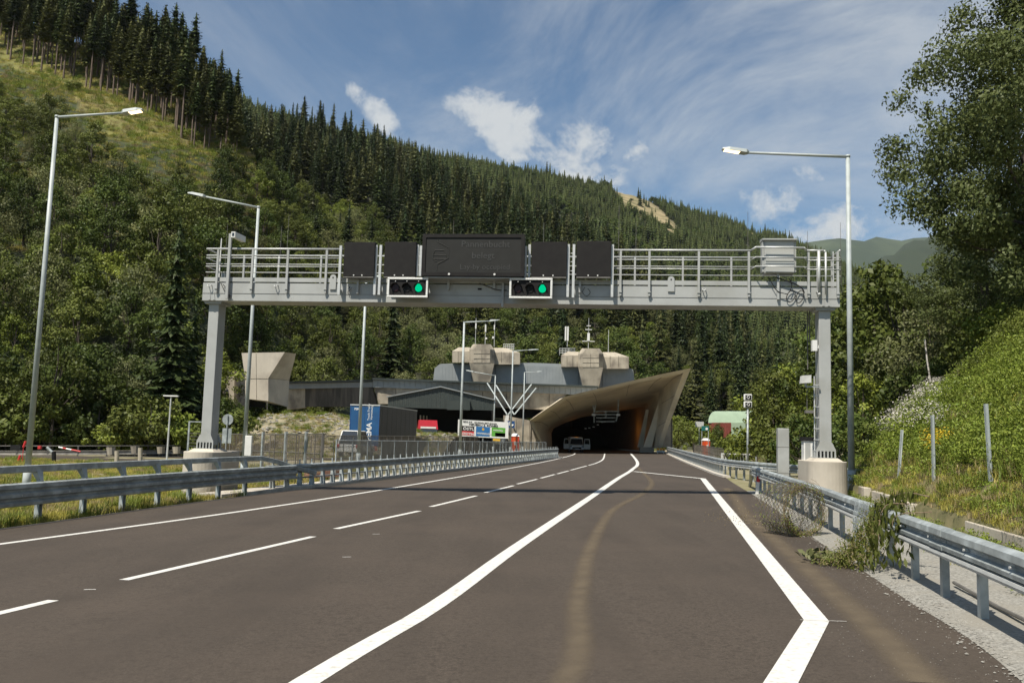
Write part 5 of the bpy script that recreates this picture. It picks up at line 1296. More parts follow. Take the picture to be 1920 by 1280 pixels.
mb = MB(); mb.hexa([r_(1371, 822, 165.2), r_(1398, 822, 165.2), r_(1398, 822, 172), r_(1371, 822, 172), r_(1371, 792, 165.2), r_(1398, 792, 165.2), r_(1398, 792, 172), r_(1371, 792, 172)]); mb.build('annex', 'palegreen', rh)
mb = MB(); mb.hexa([r_(1328, 820, 165.6), r_(1371, 820, 165.6), r_(1371, 820, 171), r_(1328, 820, 171), r_(1328, 792.5, 165.6), r_(1371, 792.5, 165.6), r_(1371, 792.5, 171), r_(1328, 792.5, 171)]); mb.build('wall', 'redwood', rh)

# ================================================================== VEHICLES
def wheel(parent, loc, r, wd, ax='x', rim='zinc'):
    o = bpy.data.objects.new('wheel', None); COL.objects.link(o); o.parent = parent; o.location = loc
    mb = MB(); d = Vector((wd / 2, 0, 0)); mb.tube(-d, d, r, n=20); mb.build('tyre', 'dark', o, smooth=False)
    mb = MB(); mb.tube(-d * 1.05, d * 1.05, r * .58, n=14); mb.build('rim', rim, o)
    return o
# lorry trailer with tractor
TRL = Vector(P3(681, 849, 76)); TRL.z = .05
tr = thing('lorry_trailer', 'blue-backed curtain-sided lorry trailer parked on the opposite side', 'lorry', tuple(TRL), R(-7.5))
hw = 1.27; htop = at(681, 759, 76).z - .05
mb = MB(); mb.box(-hw, hw, .02, 13.4, 1.0, htop - .04); mb.build('body', 'greytarp', tr)
mb = MB(); mb.box(-hw + .06, hw - .06, -.03, .02, 1.05, htop - .12); mb.build('rear_door', 'blue', tr)
mb = MB(); mb.box(-hw - .02, hw + .02, -.05, 13.42, htop - .04, htop + .05); mb.build('roof_edge', 'rail_light', tr)
mb = MB(); mb.box(-hw, -hw + .07, -.05, 0, .95, htop - .04); mb.box(hw - .07, hw, -.05, 0, .95, htop - .04); mb.box(-hw, hw, -.05, 0, .88, 1.0); mb.build('rear_frame', 'signblue', tr)
mb = MB(); mb.box(-.006, .006, -.036, -.03, 1.05, htop - .12); mb.build('door_gap', 'dark', tr)
text('lettering', 'PEMA', .62, (.62, -.04, 1.25), tr, 'white', rot=(math.pi / 2, -math.pi / 2, 0), bold=.012)
text('lettering', 'Truck-Trailer', .26, (.42, -.04, 2.95), tr, 'white', rot=(math.pi / 2, -math.pi / 2, 0))
text('lettering', 'Vermietung', .26, (.66, -.04, 3.0), tr, 'white', rot=(math.pi / 2, -math.pi / 2, 0))
text('lettering', 'PEMA', .24, (-.92, -.04, htop - .42), tr, 'white', bold=.006)
mb = MB(); mb.box(-hw + .15, hw - .25, .1, 13, .75, 1.0); mb.build('chassis', 'dark', tr)
for k in range(8): mb = MB(); mb.box(hw + .002, hw + .012, .8 + k * 1.6, .86 + k * 1.6, 1.05, htop - .1); mb.build('curtain_strap', 'greytarp', tr)
for yy in (2.6, 3.9, 5.2):
    for s_ in (-1, 1): wheel(tr, (s_ * (hw - .2), yy, .5), .5, .36)
mb = MB(); mb.box(-hw + .1, hw - .1, -.02, .06, .5, .68); mb.build('bumper', 'prred', tr)
for s_ in (-1, 1): mb = MB(); mb.box(s_ * .95 - .18, s_ * .95 + .18, -.08, -.02, .72, .84); mb.build('tail_light', 'prred', tr)
# red tractor
rt = thing('red_lorry', 'red lorry cab facing the road in front of the dark shed', 'lorry', (P3(802, 830, 102)[0], 102, .05), R(8))
hz = at(802, 787, 102).z - .05
mb = MB(); mb.hexa([(-1.12, 0, .55), (1.12, 0, .55), (1.15, 2.3, .55), (-1.15, 2.3, .55), (-1.1, .12, 2.2), (1.1, .12, 2.2), (1.15, 2.3, 2.2), (-1.15, 2.3, 2.2)]); mb.build('cab', 'red', rt)
mb = MB(); mb.hexa([(-1.1, .14, 2.55), (1.1, .14, 2.55), (1.15, 2.3, 2.55), (-1.15, 2.3, 2.55), (-.98, .45, hz), (.98, .45, hz), (1.05, 2.3, hz), (-1.05, 2.3, hz)]); mb.build('roof_fairing', 'red', rt)
mb = MB(); mb.hexa([(-1.06, .13, 1.65), (1.06, .13, 1.65), (1.1, 2.0, 1.65), (-1.1, 2.0, 1.65), (-1.02, .18, 2.56), (1.02, .18, 2.56), (1.06, 2.0, 2.56), (-1.06, 2.0, 2.56)]); o = mb.build('windscreen', 'glass', rt); o.location = (0, -.08, 0)
mb = MB(); mb.box(-.86, .86, .1, .13, 2.62, 2.82); mb.build('roof_panel', 'white', rt)
for s_ in (-1, 1):
    mb = MB(); mb.box(s_ * 1.28 - .1, s_ * 1.28 + .1, -.15, .0, 1.7, 2.5); mb.box(s_ * 1.15 - .1, s_ * 1.15 + .1, -.05, 0, 2.4, 2.46); mb.build('mirror', 'dark', rt)
    mb = MB(); mb.box(s_ * .8 - .2, s_ * .8 + .2, -.04, .02, .6, .8); mb.build('headlight', 'white', rt)
    wheel(rt, (s_ * .95, 1.2, .5), .5, .32); wheel(rt, (s_ * .95, 4.6, .5), .5, .32)
mb = MB(); mb.box(-.45, .45, 2.3, 6, .6, .85); mb.build('chassis', 'dark', rt)
mb = MB(); mb.box(-.9, .9, -.03, 0, .95, 1.5); mb.build('grille', 'dark', rt)
for k in range(4): mb = MB(); mb.box(-.85, .85, -.045, -.03, 1.0 + k * .13, 1.03 + k * .13); mb.build('grille_slat', 'zinc', rt)
# white estate car behind the trailer
wc = thing('white_car', 'white car parked left of the blue lorry trailer', 'car', (P3(645, 830, 72)[0] + .3, 72, .05), R(-10))
zc = at(640, 806, 72).z - .05
mb = MB(); mb.hexa([(-.9, 0, .35), (.9, 0, .35), (.9, 4.2, .35), (-.9, 4.2, .35), (-.88, .02, .98), (.88, .02, .98), (.85, 4.1, .9), (-.85, 4.1, .9)]); bevel(mb.build('body', 'white', wc), .06)
mb = MB(); mb.hexa([(-.84, .05, .98), (.84, .05, .98), (.8, 3.1, .95), (-.8, 3.1, .95), (-.66, .45, zc - .06), (.66, .45, zc - .06), (.64, 2.3, zc - .04), (-.64, 2.3, zc - .04)]); mb.build('window_band', 'glass', wc)
mb = MB(); mb.hexa([(-.67, .42, zc - .06), (.67, .42, zc - .06), (.65, 2.35, zc - .05), (-.65, 2.35, zc - .05), (-.62, .5, zc), (.62, .5, zc), (.6, 2.2, zc), (-.6, 2.2, zc)]); mb.build('roof', 'white', wc)
for s_ in (-1, 1):
    mb = MB(); mb.hexa([(s_ * .86, .03, .98), (s_ * .78, .03, .98), (s_ * .78, .2, .98), (s_ * .86, .2, .98), (s_ * .68, .42, zc - .03), (s_ * .60, .42, zc - .03), (s_ * .6, .6, zc - .03), (s_ * .68, .6, zc - .03)]); mb.build('pillar', 'white', wc)
    mb = MB(); mb.box(s_ * .78 - .09, s_ * .78 + .09, -.03, .02, .7, .98); mb.build('tail_light', 'prred', wc)
    wheel(wc, (s_ * .82, .8, .32), .32, .2); wheel(wc, (s_ * .82, 3.3, .32), .32, .2)
# white van in the tunnel mouth, front doors open
YV = 122.5; vx = P3(1081.5, 845, YV)[0]
van = thing('white_van', 'white van facing the camera in the tunnel mouth with both front doors open', 'van', (vx, YV, rz(vx)), 0)
mb = MB(); mb.hexa([(-.95, .9, .4), (.95, .9, .4), (.97, 5, .4), (-.97, 5, .4), (-.86, 1.15, 1.98), (.86, 1.15, 1.98), (.86, 5, 2.05), (-.86, 5, 2.05)]); bevel(mb.build('body', 'white', van), .08)
mb = MB(); mb.hexa([(-.95, .0, .35), (.95, .0, .35), (.95, .95, .35), (-.95, .95, .35), (-.88, .06, .92), (.88, .06, .92), (.92, .95, 1.12), (-.92, .95, 1.12)]); bevel(mb.build('bonnet', 'white', van), .06)
mb = MB(); mb.hexa([(-.84, .62, 1.06), (.84, .62, 1.06), (.86, 1.2, 1.06), (-.86, 1.2, 1.06), (-.72, 1.04, 1.78), (.72, 1.04, 1.78), (.74, 1.3, 1.78), (-.74, 1.3, 1.78)]); mb.build('windscreen', 'glass', van)
mb = MB(); mb.box(-.6, .6, -.02, .0, .42, .68); mb.build('grille', 'dark', van)
mb = MB(); mb.box(-.26, .26, -.04, -.02, .36, .47); mb.build('number_plate', 'white', van)
for s_ in (-1, 1):
    mb = MB(); mb.hexa([(s_ * .92, -.02, .66), (s_ * .62, -.02, .66), (s_ * .62, .05, .66), (s_ * .92, .05, .66), (s_ * .9, .02, .86), (s_ * .66, .02, .86), (s_ * .66, .08, .86), (s_ * .9, .08, .86)]); mb.build('headlight', 'glass', van)
    wheel(van, (s_ * .82, .85, .34), .34, .22); wheel(van, (s_ * .82, 4.2, .34), .34, .22)
    mb = MB()
    D = [(s_ * .97, .45), (s_ * 1.78, -.02)]
    def dq(u, z, o_=0): return (D[0][0] + (D[1][0] - D[0][0]) * u, D[0][1] + (D[1][1] - D[0][1]) * u + o_, z)
    mb.hexa([dq(0, .42), dq(1, .42), dq(1, .42, .06), dq(0, .42, .06), dq(0, 1.12), dq(1, 1.08), dq(1, 1.08, .06), dq(0, 1.12, .06)])
    mb.hexa([dq(.9, 1.08), dq(1, 1.08), dq(1, 1.08, .05), dq(.9, 1.08, .05), dq(.78, 1.76), dq(.9, 1.76), dq(.9, 1.76, .05), dq(.78, 1.76, .05)])
    mb.hexa([dq(.0, 1.10), dq(.1, 1.10), dq(.1, 1.10, .05), dq(0, 1.10, .05), dq(.1, 1.76), dq(.2, 1.76), dq(.2, 1.76, .05), dq(.1, 1.76, .05)])
    mb.hexa([dq(.1, 1.70), dq(.88, 1.70), dq(.88, 1.70, .05), dq(.1, 1.70, .05), dq(.1, 1.80), dq(.88, 1.80), dq(.88, 1.80, .05), dq(.1, 1.80, .05)])
    dd = mb.build('door', 'white', van)
    mb = MB(); mb.box(min(s_ * 1.15, s_ * 1.35), max(s_ * 1.15, s_ * 1.35), -.12, -.02, 1.1, 1.42); mb.build('mirror', 'dark', dd)

# ================================================================== SIGNS AND SMALL THINGS BY THE SITE
YB = 96.
bn = thing('site_banner', 'wide white contractor banner with blue and green company panels', 'banner', (0, YB, 0))
A, B = Vector(P3(858, 817.5, YB)), Vector(P3(953, 816, YB)); zT0, zT1 = P3(858, 786, YB)[2], P3(953, 792, YB)[2]
wbn = B.x - A.x; hb = zT0 - A.z
def bq(u, v): return Vector((A.x + wbn * u, -.05, A.z + (zT0 - A.z) * v - (zT0 - zT1) * u * v * .8))
mb = MB(); mb.v = [tuple(bq(0, 0)), tuple(bq(1, -.06)), tuple(bq(1, 1)), tuple(bq(0, 1))]; mb.v += [(a, b + .05, c) for a, b, c in mb.v]; mb.f = [(0, 1, 2, 3), (7, 6, 5, 4), (0, 4, 5, 1), (1, 5, 6, 2), (2, 6, 7, 3), (3, 7, 4, 0)]; mb.m = [0] * 6
mb.build('board', 'white', bn)
def panel(u0, u1, v0, v1, m, nm='print_panel'):
    mb = MB(); P_ = [bq(u0, v0), bq(u1, v0 - .02), bq(u1, v1 - .02), bq(u0, v1)]; P_ = [p + Vector((0, -.012, 0)) for p in P_]
    mb.quad_pts(P_); o = mb.build(nm, m, bn); return o
panel(.08, .325, .34, .64, 'black'); panel(.08, .325, .08, .33, 'prred'); panel(.36, .635, .05, .64, 'cyan'); panel(.67, .94, .06, .64, 'green'); panel(.74, .94, .06, .30, 'prorange')
def btext(s_, u, v, size, m, sx=1., bold=0.): o = text('lettering', s_, size, tuple(bq(u, v) + Vector((0, -.03, 0))), bn, m, sx=sx, bold=bold); o.rotation_euler[1] = R(3.0); return o
btext('ÖSTU', .10, .40, .42, 'white', 1.15, .01); btext('STETTIN', .09, .12, .32, 'white', 1., .01)
btext('BEG A9   GLEINALMTUNNEL', .10, .845, .26, 'dark', 1.1, .004); btext('NEUBAU 2. RÖHRE', .22, .69, .30, 'dark', 1.2, .008)
btext('HINTEREGGER', .375, .18, .24, 'white', 1.0, .004); btext('swietelsky', .70, .42, .26, 'white', .95, .004)
mb = MB(); c = bq(.50, .48); mb.tube(c + Vector((0, -.03, 0)), c + Vector((0, -.014, 0)), .13, n=16); mb.build('emblem', 'yellow', bn)
panel(.70, .84, -.22, -.08, 'yellow', 'lower_notice')
for u in (.12, .5, .9):
    c = bq(u, 0); mb = MB(); mb.tube((c.x, .06, 0), (c.x, .06, c.z + hb * .8), .05, n=6); mb.build('leg', 'zinc', bn)
# emergency phone sign and orange booth
Y = 106.; p = P3(967, 830, Y); t = thing('phone_sign', 'small blue sign with white telephone symbol above the orange booth', 'sign', (p[0] - .6, Y, .1))
z0, z1 = at(963, 802, Y).z - .1, at(963, 789, Y).z - .1
mb = MB(); mb.tube((0, 0, 0), (0, 0, z1), .04, n=6); mb.build('pole', 'rail_light', t)
mb = MB(); mb.box(-.42, .42, -.08, -.04, z0, z1); mb.build('sign_plate', 'signblue', t)
mb = MB(); zc_ = (z0 + z1) / 2; mb.pipe([(-.16, -.1, zc_ + .2), (-.2, -.1, zc_ - .05), (-.05, -.1, zc_ - .2), (.18, -.1, zc_ - .14)], .06, 6); mb.box(-.24, -.02, -.12, -.08, zc_ + .12, zc_ + .28); mb.box(.08, .28, -.12, -.08, zc_ - .14, zc_ + .04); mb.build('telephone_symbol', 'white', t)
def booth(name, px, Y, yt, wd, label, cat):
    p = P3(px, 830, Y); zb = ground_z(p[0], Y); h_ = at(px, yt, Y).z - zb
    t = thing(name, label, cat, (p[0], Y, zb), R(6))
    mb = MB(); mb.box(-wd, wd, 0, 1.1, 0, h_ * .86); mb.build('body', 'orange', t)
    mb = MB(); mb.hexa([(-wd - .05, -.05, h_ * .86), (wd + .05, -.05, h_ * .86), (wd + .05, 1.15, h_ * .86), (-wd - .05, 1.15, h_ * .86), (-wd * .5, .3, h_), (wd * .5, .3, h_), (wd * .5, .8, h_), (-wd * .5, .8, h_)]); mb.build('roof', 'white', t)
    mb = MB(); mb.box(-wd * .7, wd * .7, -.02, 0, .08, h_ * .8); mb.build('door', 'orange', t)
    mb = MB(); mb.box(-wd * .25, wd * .2, -.03, -.02, h_ * .45, h_ * .62); mb.build('notice', 'white', t)
    mb = MB(); mb.box(-wd * .9, -wd * .75, -.02, 0, .05, h_ * .8); mb.box(wd * .75, wd * .9, -.02, 0, .05, h_ * .8); mb.build('door_frame', 'prred', t)
    return t
booth('emergency_booth', 966, 105, 812, .45, 'small orange emergency booth with white roof beside the pylon', 'booth')
booth('portable_toilet', 1326, 100, 821, .32, 'slim orange cabinet beside the sandy track right of the portal', 'cabinet')
p = P3(1322, 840, 98); t = thing('info_sign', 'dark teal sign with white disc above the orange cabinet', 'sign', (p[0], 98, ground_z(p[0], 98)))
zb = t.location.z; z0, z1 = at(1322, 807, 98).z - zb, at(1322, 800, 98).z - zb
for s_ in (-.35, .35): mb = MB(); mb.tube((s_, 0, 0), (s_, 0, z0), .04, n=6); mb.build('leg', 'zinc', t)
mb = MB(); mb.box(-.4, .4, -.05, 0, z0, z1 + .1); mb.build('sign_plate', 'teal', t)
mb = MB(); mb.tube((.15, -.07, (z0 + z1) / 2), (.15, -.05, (z0 + z1) / 2), .14, n=14); mb.build('disc', 'white', t)
p = P3(1311, 815, 112); t = thing('mesh_sign', 'pale sign seen from behind at the track right of the portal', 'sign', (p[0], 112, ground_z(p[0], 112)))
zb = t.location.z; z0, z1 = at(1311, 800, 112).z - zb, at(1311, 790, 112).z - zb
mb = MB(); mb.box(-.5, .55, 0, .04, z0, z1); mb.build('sign_plate', 'rail_light', t); mb = MB(); mb.tube((0, .05, 0), (0, .05, z1), .04, n=6); mb.build('pole', 'zinc', t)
# yellow end marker with round lamps
p = P3(1239, 847, 112.5); t = thing('barrier_lamp', 'yellow warning lamps on a low board at the foot of the portal tip', 'warning lamp', (p[0], 112.5, rz(p[0])))
for k, xx in enumerate((-.36, .0, .34)):
    mb = MB(); mb.tube((xx, -.08, .55), (xx, .05, .55), .17, n=14); mb.build('lamp', 'yellow', t); mb = MB(); mb.tube((xx, -.09, .55), (xx, -.08, .55), .08, n=12); mb.build('lens', 'orange', t)
mb = MB(); mb.box(-.5, .5, .05, .12, .2, .42); mb.box(-.4, -.34, .0, .1, 0, .5); mb.box(.3, .36, 0, .1, 0, .5); mb.build('stand', 'white', t)
# dark pole right of the portal
p = P3(1259, 842, 113); t = thing('pole', 'dark slim pole between the portal tip and the track', 'pole', (p[0], 113, .2))
mb = MB(); mb.tube((0, 0, 0), (0, 0, at(1260, 790, 113).z), .1, n=8); mb.box(-.25, .25, -.2, .2, 0, .15); mb.build('shaft', 'zinc_dark', t)
# round signs seen from behind and a mesh gate left of the fence
p = P3(422, 860, 52); t = thing('round_sign', 'round traffic sign seen from behind left of the lamp post', 'traffic sign', (p[0], 52, -.3))
zc_ = at(422, 786, 52).z + .3
mb = MB(); mb.tube((0, 0, 0), (0, 0, zc_ + .25), .035, n=6); mb.build('pole', 'zinc', t); mb = MB(); mb.tube((0, .05, zc_), (0, .08, zc_), .31, n=24); mb.build('sign_plate', 'zinc', t)
mb = MB(); mb.box(-.26, .26, .05, .08, zc_ - 1.35, zc_ - .5); mb.build('lower_plate', 'zinc', t)
p = P3(352, 858, 58); t = thing('mesh_gate', 'narrow grey mesh gate left of the gantry column', 'gate', (p[0], 58, -.3))
zc_ = at(352, 789, 58).z + .3
mb = MB(); mb.box(-.1, 0, 0, .1, 0, zc_); mb.box(.0, 1.6, 0, .05, zc_ - .06, zc_); mb.box(1.6, 1.66, 0, .06, 0, zc_); mb.build('gate_frame', 'zinc', t)
for k in range(9): mb = MB(); mb.box(.02, 1.58, .01, .03, .3 + k * .2, .33 + k * .2); mb.build('bar', 'zinc_dark', t)
# red-white barrier arms and machine at the far left
t = thing('barrier_arm_unit', 'dark barrier gate machine with red and white arm on the opposite road', 'barrier gate', gb(100, 866, 56))
b0 = Vector(t.location)
def q_(px, py): return at(px, py, 56) - b0
mb = MB(); mb.tube(q_(101, 866), q_(101, 846), .13, n=8); mb.box(*(q_(94, 0).x, q_(112, 0).x), -.2, .2, q_(100, 846).z, q_(100, 836).z); mb.build('housing', 'dark', t)
mb = MB(); mb.tube(q_(88, 838), q_(100, 850), .09, n=6); mb.build('counterweight', 'zinc', t)
mb = MB(); mb.tube(q_(110, 838), q_(150, 846), .05, n=6); mb.build('arm', 'white', t)
for a, b in ((118, 124), (134, 151)): mb = MB(); mb.tube(q_(a, 838 + (a - 110) * .2), q_(b, 838 + (b - 110) * .2), .055, n=6); mb.build('red_band', 'prred', t)
mb = MB(); mb.box(q_(141, 0).x, q_(146, 0).x, -.1, .1, q_(140, 843).z, q_(140, 837).z); mb.build('warning_flag', 'prred', t)
for (px, y0, y1, lb) in ((46, 827, 838, 'upper red marker beside the nearest lamp pole'), (36, 853, 864, 'lower red marker beside the nearest lamp pole')):
    a, b = at(px - 2, y1, 54), at(px + 2, y0, 54); mb = MB(); mb.tube(a, b, .07, n=8); mb.tube(Vector((a.x, a.y, -.3)), a, .02, n=5); o = mb.build('red_marker', 'prred'); tag(o, lb, 'marker')
# grey tubs hung on the far rail and bollards before it
tubs = [(208, 838, 852), (253, 836, 850), (302, 837, 850), (331, 837, 850)]
lbs = ['first grey tub on the dark far rail from the left', 'second grey tub on the dark far rail', 'third grey tub right of the thin T lamp', 'last grey tub next to the left pedestal']
for (px, y0, y1), lb in zip(tubs, lbs):
    Yt = 64 if px < 240 else 65.5 if px < 290 else 67.5 if px < 320 else 68.5
    a, b = at(px, y1, Yt), at(px, y0, Yt); mb = MB(); mb.tube(a, b, .24, .3, 10); o = mb.build('tub', 'conc'); tag(o, lb, 'tub', 'grey tubs along the dark rail')
for px, lb in ((219, 'short grey bollard under the first tub'), (263, 'thicker grey bollard under the second tub')):
    a = at(px, 858, 56); b = at(px, 839 if px > 240 else 845, 56); mb = MB(); mb.tube(a, b, .13, n=10); mb.tube(Vector((a.x, a.y, a.z - 1)), a, .13, n=10); o = mb.build('bollard', 'conc'); tag(o, lb, 'bollard')
# rusty debris and rubble at the barrier joint
dp = G(545, 912)
mb = MB(); r2 = random.Random(4)
for _ in range(46):
    a = Vector((dp.x - .9 + r2.random() * 1.6, dp.y - .5 + r2.random() * 3.2, rz(dp.x) + r2.random() * .5)); d_ = Vector((r2.uniform(-1, 1), r2.uniform(-1, 1), r2.uniform(-.2, .7))).normalized() * (.25 + r2.random() * .5)
    mb.tube(a, a + d_, .012, .006, 4)
mb.build('dry_brush', 'drygrass', label='dry branches caught under the barrier joint', kind='stuff')
mb = MB(); mb.hexa([(dp.x + .3, dp.y + 1.8, .05), (dp.x + 1.2, dp.y + 4.2, .05), (dp.x + .9, dp.y + 4.5, .05), (dp.x + 0, dp.y + 2.2, .05), (dp.x + .1, dp.y + 2.4, .5), (dp.x + .9, dp.y + 4.6, .55), (dp.x + .7, dp.y + 4.8, .5), (dp.x - .1, dp.y + 2.7, .5)]); o = mb.build('rusty_plate', 'rust'); tag(o, 'rusty red-brown steel plate leaning behind the barrier joint', 'steel plate')

# ================================================================== VEGETATION PROTOTYPES
def npmesh(name, V, Fq, mats, mi=None, smooth=False):
    me = bpy.data.meshes.new(name); V = np.asarray(V, np.float32); Fq = np.asarray(Fq, np.int32)
    me.vertices.add(len(V)); me.vertices.foreach_set('co', V.ravel())
    k = Fq.shape[1]; n = len(Fq)
    me.loops.add(n * k); me.loops.foreach_set('vertex_index', Fq.ravel()); me.polygons.add(n)
    me.polygons.foreach_set('loop_start', np.arange(0, n * k, k, dtype=np.int32))
    try: me.polygons.foreach_set('loop_total', np.full(n, k, np.int32))
    except Exception: pass
    for m in (mats if isinstance(mats, (list, tuple)) else [mats]): me.materials.append(M[m])
    if mi is not None: me.polygons.foreach_set('material_index', np.asarray(mi, np.int32))
    me.update(calc_edges=True); me.validate()
    return me
def leaves(C, size, rng, up=.35, aspect=.62, dirs=None, fold=.15, nrm=None):
    """diamond leaves about centres C: verts and quads"""
    n = len(C); size = np.broadcast_to(size, (n,))[:, None]
    a = rng.normal(size=(n, 3)); a /= np.linalg.norm(a, axis=1)[:, None]
    if dirs is not None: a = a * .6 + dirs; a /= np.linalg.norm(a, axis=1)[:, None]
    nn = rng.normal(size=(n, 3)); nn[:, 2] = np.abs(nn[:, 2]) + up
    if nrm is not None: nn = rng.normal(size=(n, 3)) * .55 + nrm * 1.5 + np.array([0, 0, up])
    b = np.cross(nn, a); b /= np.linalg.norm(b, axis=1)[:, None] + 1e-9
    c = np.cross(a, b)
    V = np.empty((n, 4, 3)); V[:, 0] = C - a * size * .5; V[:, 1] = C + b * size * .5 * aspect + c * size * fold * .5; V[:, 2] = C + a * size * .5; V[:, 3] = C - b * size * .5 * aspect + c * size * fold * .5
    return V.reshape(-1, 3), np.arange(4 * n).reshape(n, 4)
def trunk_mb(h, r, lean=.03, limbs=(), seed=0, n=7):
    r_ = random.Random(seed); mb = MB(); pts = [Vector((0, 0, -.6))]; k = 6
    for i in range(1, k + 1): t = i / k; pts.append(Vector((r_.uniform(-1, 1) * lean * h * t, r_.uniform(-1, 1) * lean * h * t, h * t)))
    for i in range(k): mb.tube(pts[i], pts[i + 1], r * (1 - .85 * i / k), r * (1 - .85 * (i + 1) / k), n, caps=False)
    for p in limbs:
        p = Vector(p); zt = max(h * .18, min(h * .92, p.z * .55 + r_.uniform(-.06, .06) * h)); i = min(k - 1, int(zt / h * k)); s_ = pts[i].lerp(pts[i + 1], zt / h * k - i) if zt > 0 else pts[1]
        m_ = s_.lerp(p, .5) + Vector((0, 0, -.04 * h)); rr = r * .32
        mb.tube(s_, m_, rr, rr * .6, 5, caps=False); mb.tube(m_, p, rr * .6, rr * .18, 4, caps=False)
    return mb
def broadleaf(name, h, rad, crown0, nclump, per, leaf, seed, lm, bark='bark', squash=.8, trunk_r=None, spread=.30, irregular=.4):
    """deciduous tree: leaf clumps on limbs, gaps between; returns (trunk mesh, crown mesh)"""
    rng = np.random.RandomState(seed); cz = (h + crown0) / 2; hz_ = (h - crown0) / 2
    C = []
    while len(C) < nclump:
        p = rng.uniform(-1, 1, 3); d = np.linalg.norm(p)
        if d > 1 or d < .25: continue
        if rng.rand() > .25 + .75 * d: continue
        wob = 1 + irregular * noise.noise(Vector((p[0] * 1.6 + seed, p[1] * 1.6, p[2] * 1.6))) * 1.6
        low = 1 - .35 * max(0, -p[2]) ** 2; top = 1 - .45 * max(0, p[2]) ** 1.6
        C.append((p[0] * rad * wob * low * top, p[1] * rad * wob * low * top, cz + p[2] * hz_ * (1 + .12 * rng.uniform(-1, 1))))
    C = np.array(C); cr = rad * spread * rng.uniform(.5, 1.15, len(C))
    L_ = []; S_ = []; Nn = []
    for c, r_c in zip(C, cr):
        m_ = int(per * (r_c / (rad * spread)) ** 2) + 4
        q = rng.normal(size=(m_, 3)); q /= np.linalg.norm(q, axis=1)[:, None]; q *= (rng.rand(m_) ** .45)[:, None]
        Nn.append(q / (np.linalg.norm(q, axis=1)[:, None] + 1e-6) + .5 * (c - np.array([0, 0, cz])) / (np.linalg.norm(c - np.array([0, 0, cz])) + 1e-6)); q[:, 2] *= squash; L_.append(c + q * r_c); S_.append(leaf * rng.uniform(.6, 1.35, m_))
    L_ = np.concatenate(L_); S_ = np.concatenate(S_)
    V, Fq = leaves(L_, S_, rng, up=.35, nrm=np.concatenate(Nn))
    crown = npmesh(name + '_crown', V, Fq, lm)
    k_ = rng.choice(len(C), min(len(C), 16), replace=False)
    tm = trunk_mb(h * .86, trunk_r or h * .018, .02, [C[i] for i in k_], seed).mesh(name + '_trunk', bark, True)
    return tm, crown
def spruce(name, h, rad, bare, whorls, seed, lm, bark='pinebark', per=8, cards=8, trunk_r=None, droop=.35, taper=.85):
    rng = np.random.RandomState(seed); C = []; D = []; S_ = []
    for i in range(whorls):
        t = (i + rng.uniform(-.3, .3)) / whorls; z = h * (bare + (1 - bare) * max(0, min(.985, t)))
        rr = rad * (1 - max(0, t)) ** taper * rng.uniform(.7, 1.15) + .12
        if bare > .3 and t < .15: rr *= .55 + 2 * max(t, 0)
        nb = max(4, int(per * (.5 + .5 * (1 - t))))
        a0 = rng.rand() * 6.28
        for b in range(nb):
            if rng.rand() < .1: continue
            a = a0 + 6.283 * b / nb + rng.uniform(-.25, .25); L_ = rr * rng.uniform(.72, 1.12); dr = droop * rng.uniform(.6, 1.4) * (1 - .6 * t)
            d = np.array([math.cos(a), math.sin(a), 0]); s_ = np.array([-d[1], d[0], 0])
            m_ = max(3, int(cards * (L_ / rad) + 2))
            for j in range(m_):
                u = (j + .6) / m_; zz_ = z - dr * L_ * u + .22 * L_ * u * u * u * 1.3
                p = d * L_ * u; wd = (1 - u * .7) * L_ * .30
                for sg in (-1, 1):
                    C.append((p[0] + s_[0] * sg * wd * .45, p[1] + s_[1] * sg * wd * .45, zz_ - .06 * L_ * rng.rand()))
                    D.append(d * .75 + s_ * sg * .8 + np.array([0, 0, -.25])); S_.append(max(.42, wd * 2.1) * rng.uniform(.75, 1.3))
    for j in range(6): C.append((0, 0, h * (.93 + .012 * j))); D.append(np.array([0, 0, 1.])); S_.append(.03 * h)
    V, Fq = leaves(np.array(C), np.array(S_), rng, up=1.2, aspect=.46, dirs=np.array(D) * 1.6, fold=.1)
    V2, F2 = skirts(h * .985, rad, bare + .02, max(9, whorls // 2), 9, rng, taper, .62); Fq = np.concatenate([Fq, F2 + len(V)]); V = np.concatenate([V, V2])
    crown = npmesh(name + '_crown', V, Fq, lm)
    tr = trunk_mb(h * .96, trunk_r or h * .0125, .006, [], seed, 6)
    if bare > .3:                                             # dead stubs on the bare bole
        r_ = random.Random(seed)
        for _ in range(10):
            z = h * r_.uniform(.12, bare); a = r_.random() * 6.28; tr.tube((0, 0, z), (math.cos(a) * .9, math.sin(a) * .9, z + .1), .03, .01, 3, caps=False)
    return tr.mesh(name + '_trunk', bark, True), crown
def skirts(h, rad, z0, layers, k, rng, taper=.85, inner=1.):
    V = []; Fq = []
    for i in range(layers):
        t = i / layers; zt = h * (z0 + (1 - z0) * (t + 1.15 / layers)); zb = h * (z0 + (1 - z0) * (t - .35 / layers)); R_ = rad * (1 - t) ** taper * inner + .15
        a0 = rng.rand() * 6.28; c = len(V); V.append((0, 0, min(zt, h)))
        for j in range(2 * k):
            a = a0 + 3.14159 * j / k + rng.uniform(-.12, .12); r_ = R_ * (rng.uniform(.85, 1.15) if j % 2 else rng.uniform(.42, .6)); V.append((r_ * math.cos(a), r_ * math.sin(a), zb + (0 if j % 2 else .25 * (zt - zb)) + rng.uniform(-.2, .2)))
        for j in range(k): Fq.append((c, c + 1 + 2 * j, c + 2 + 2 * j, c + 1 + (2 * j + 2) % (2 * k)))
    return np.array(V), np.array(Fq)
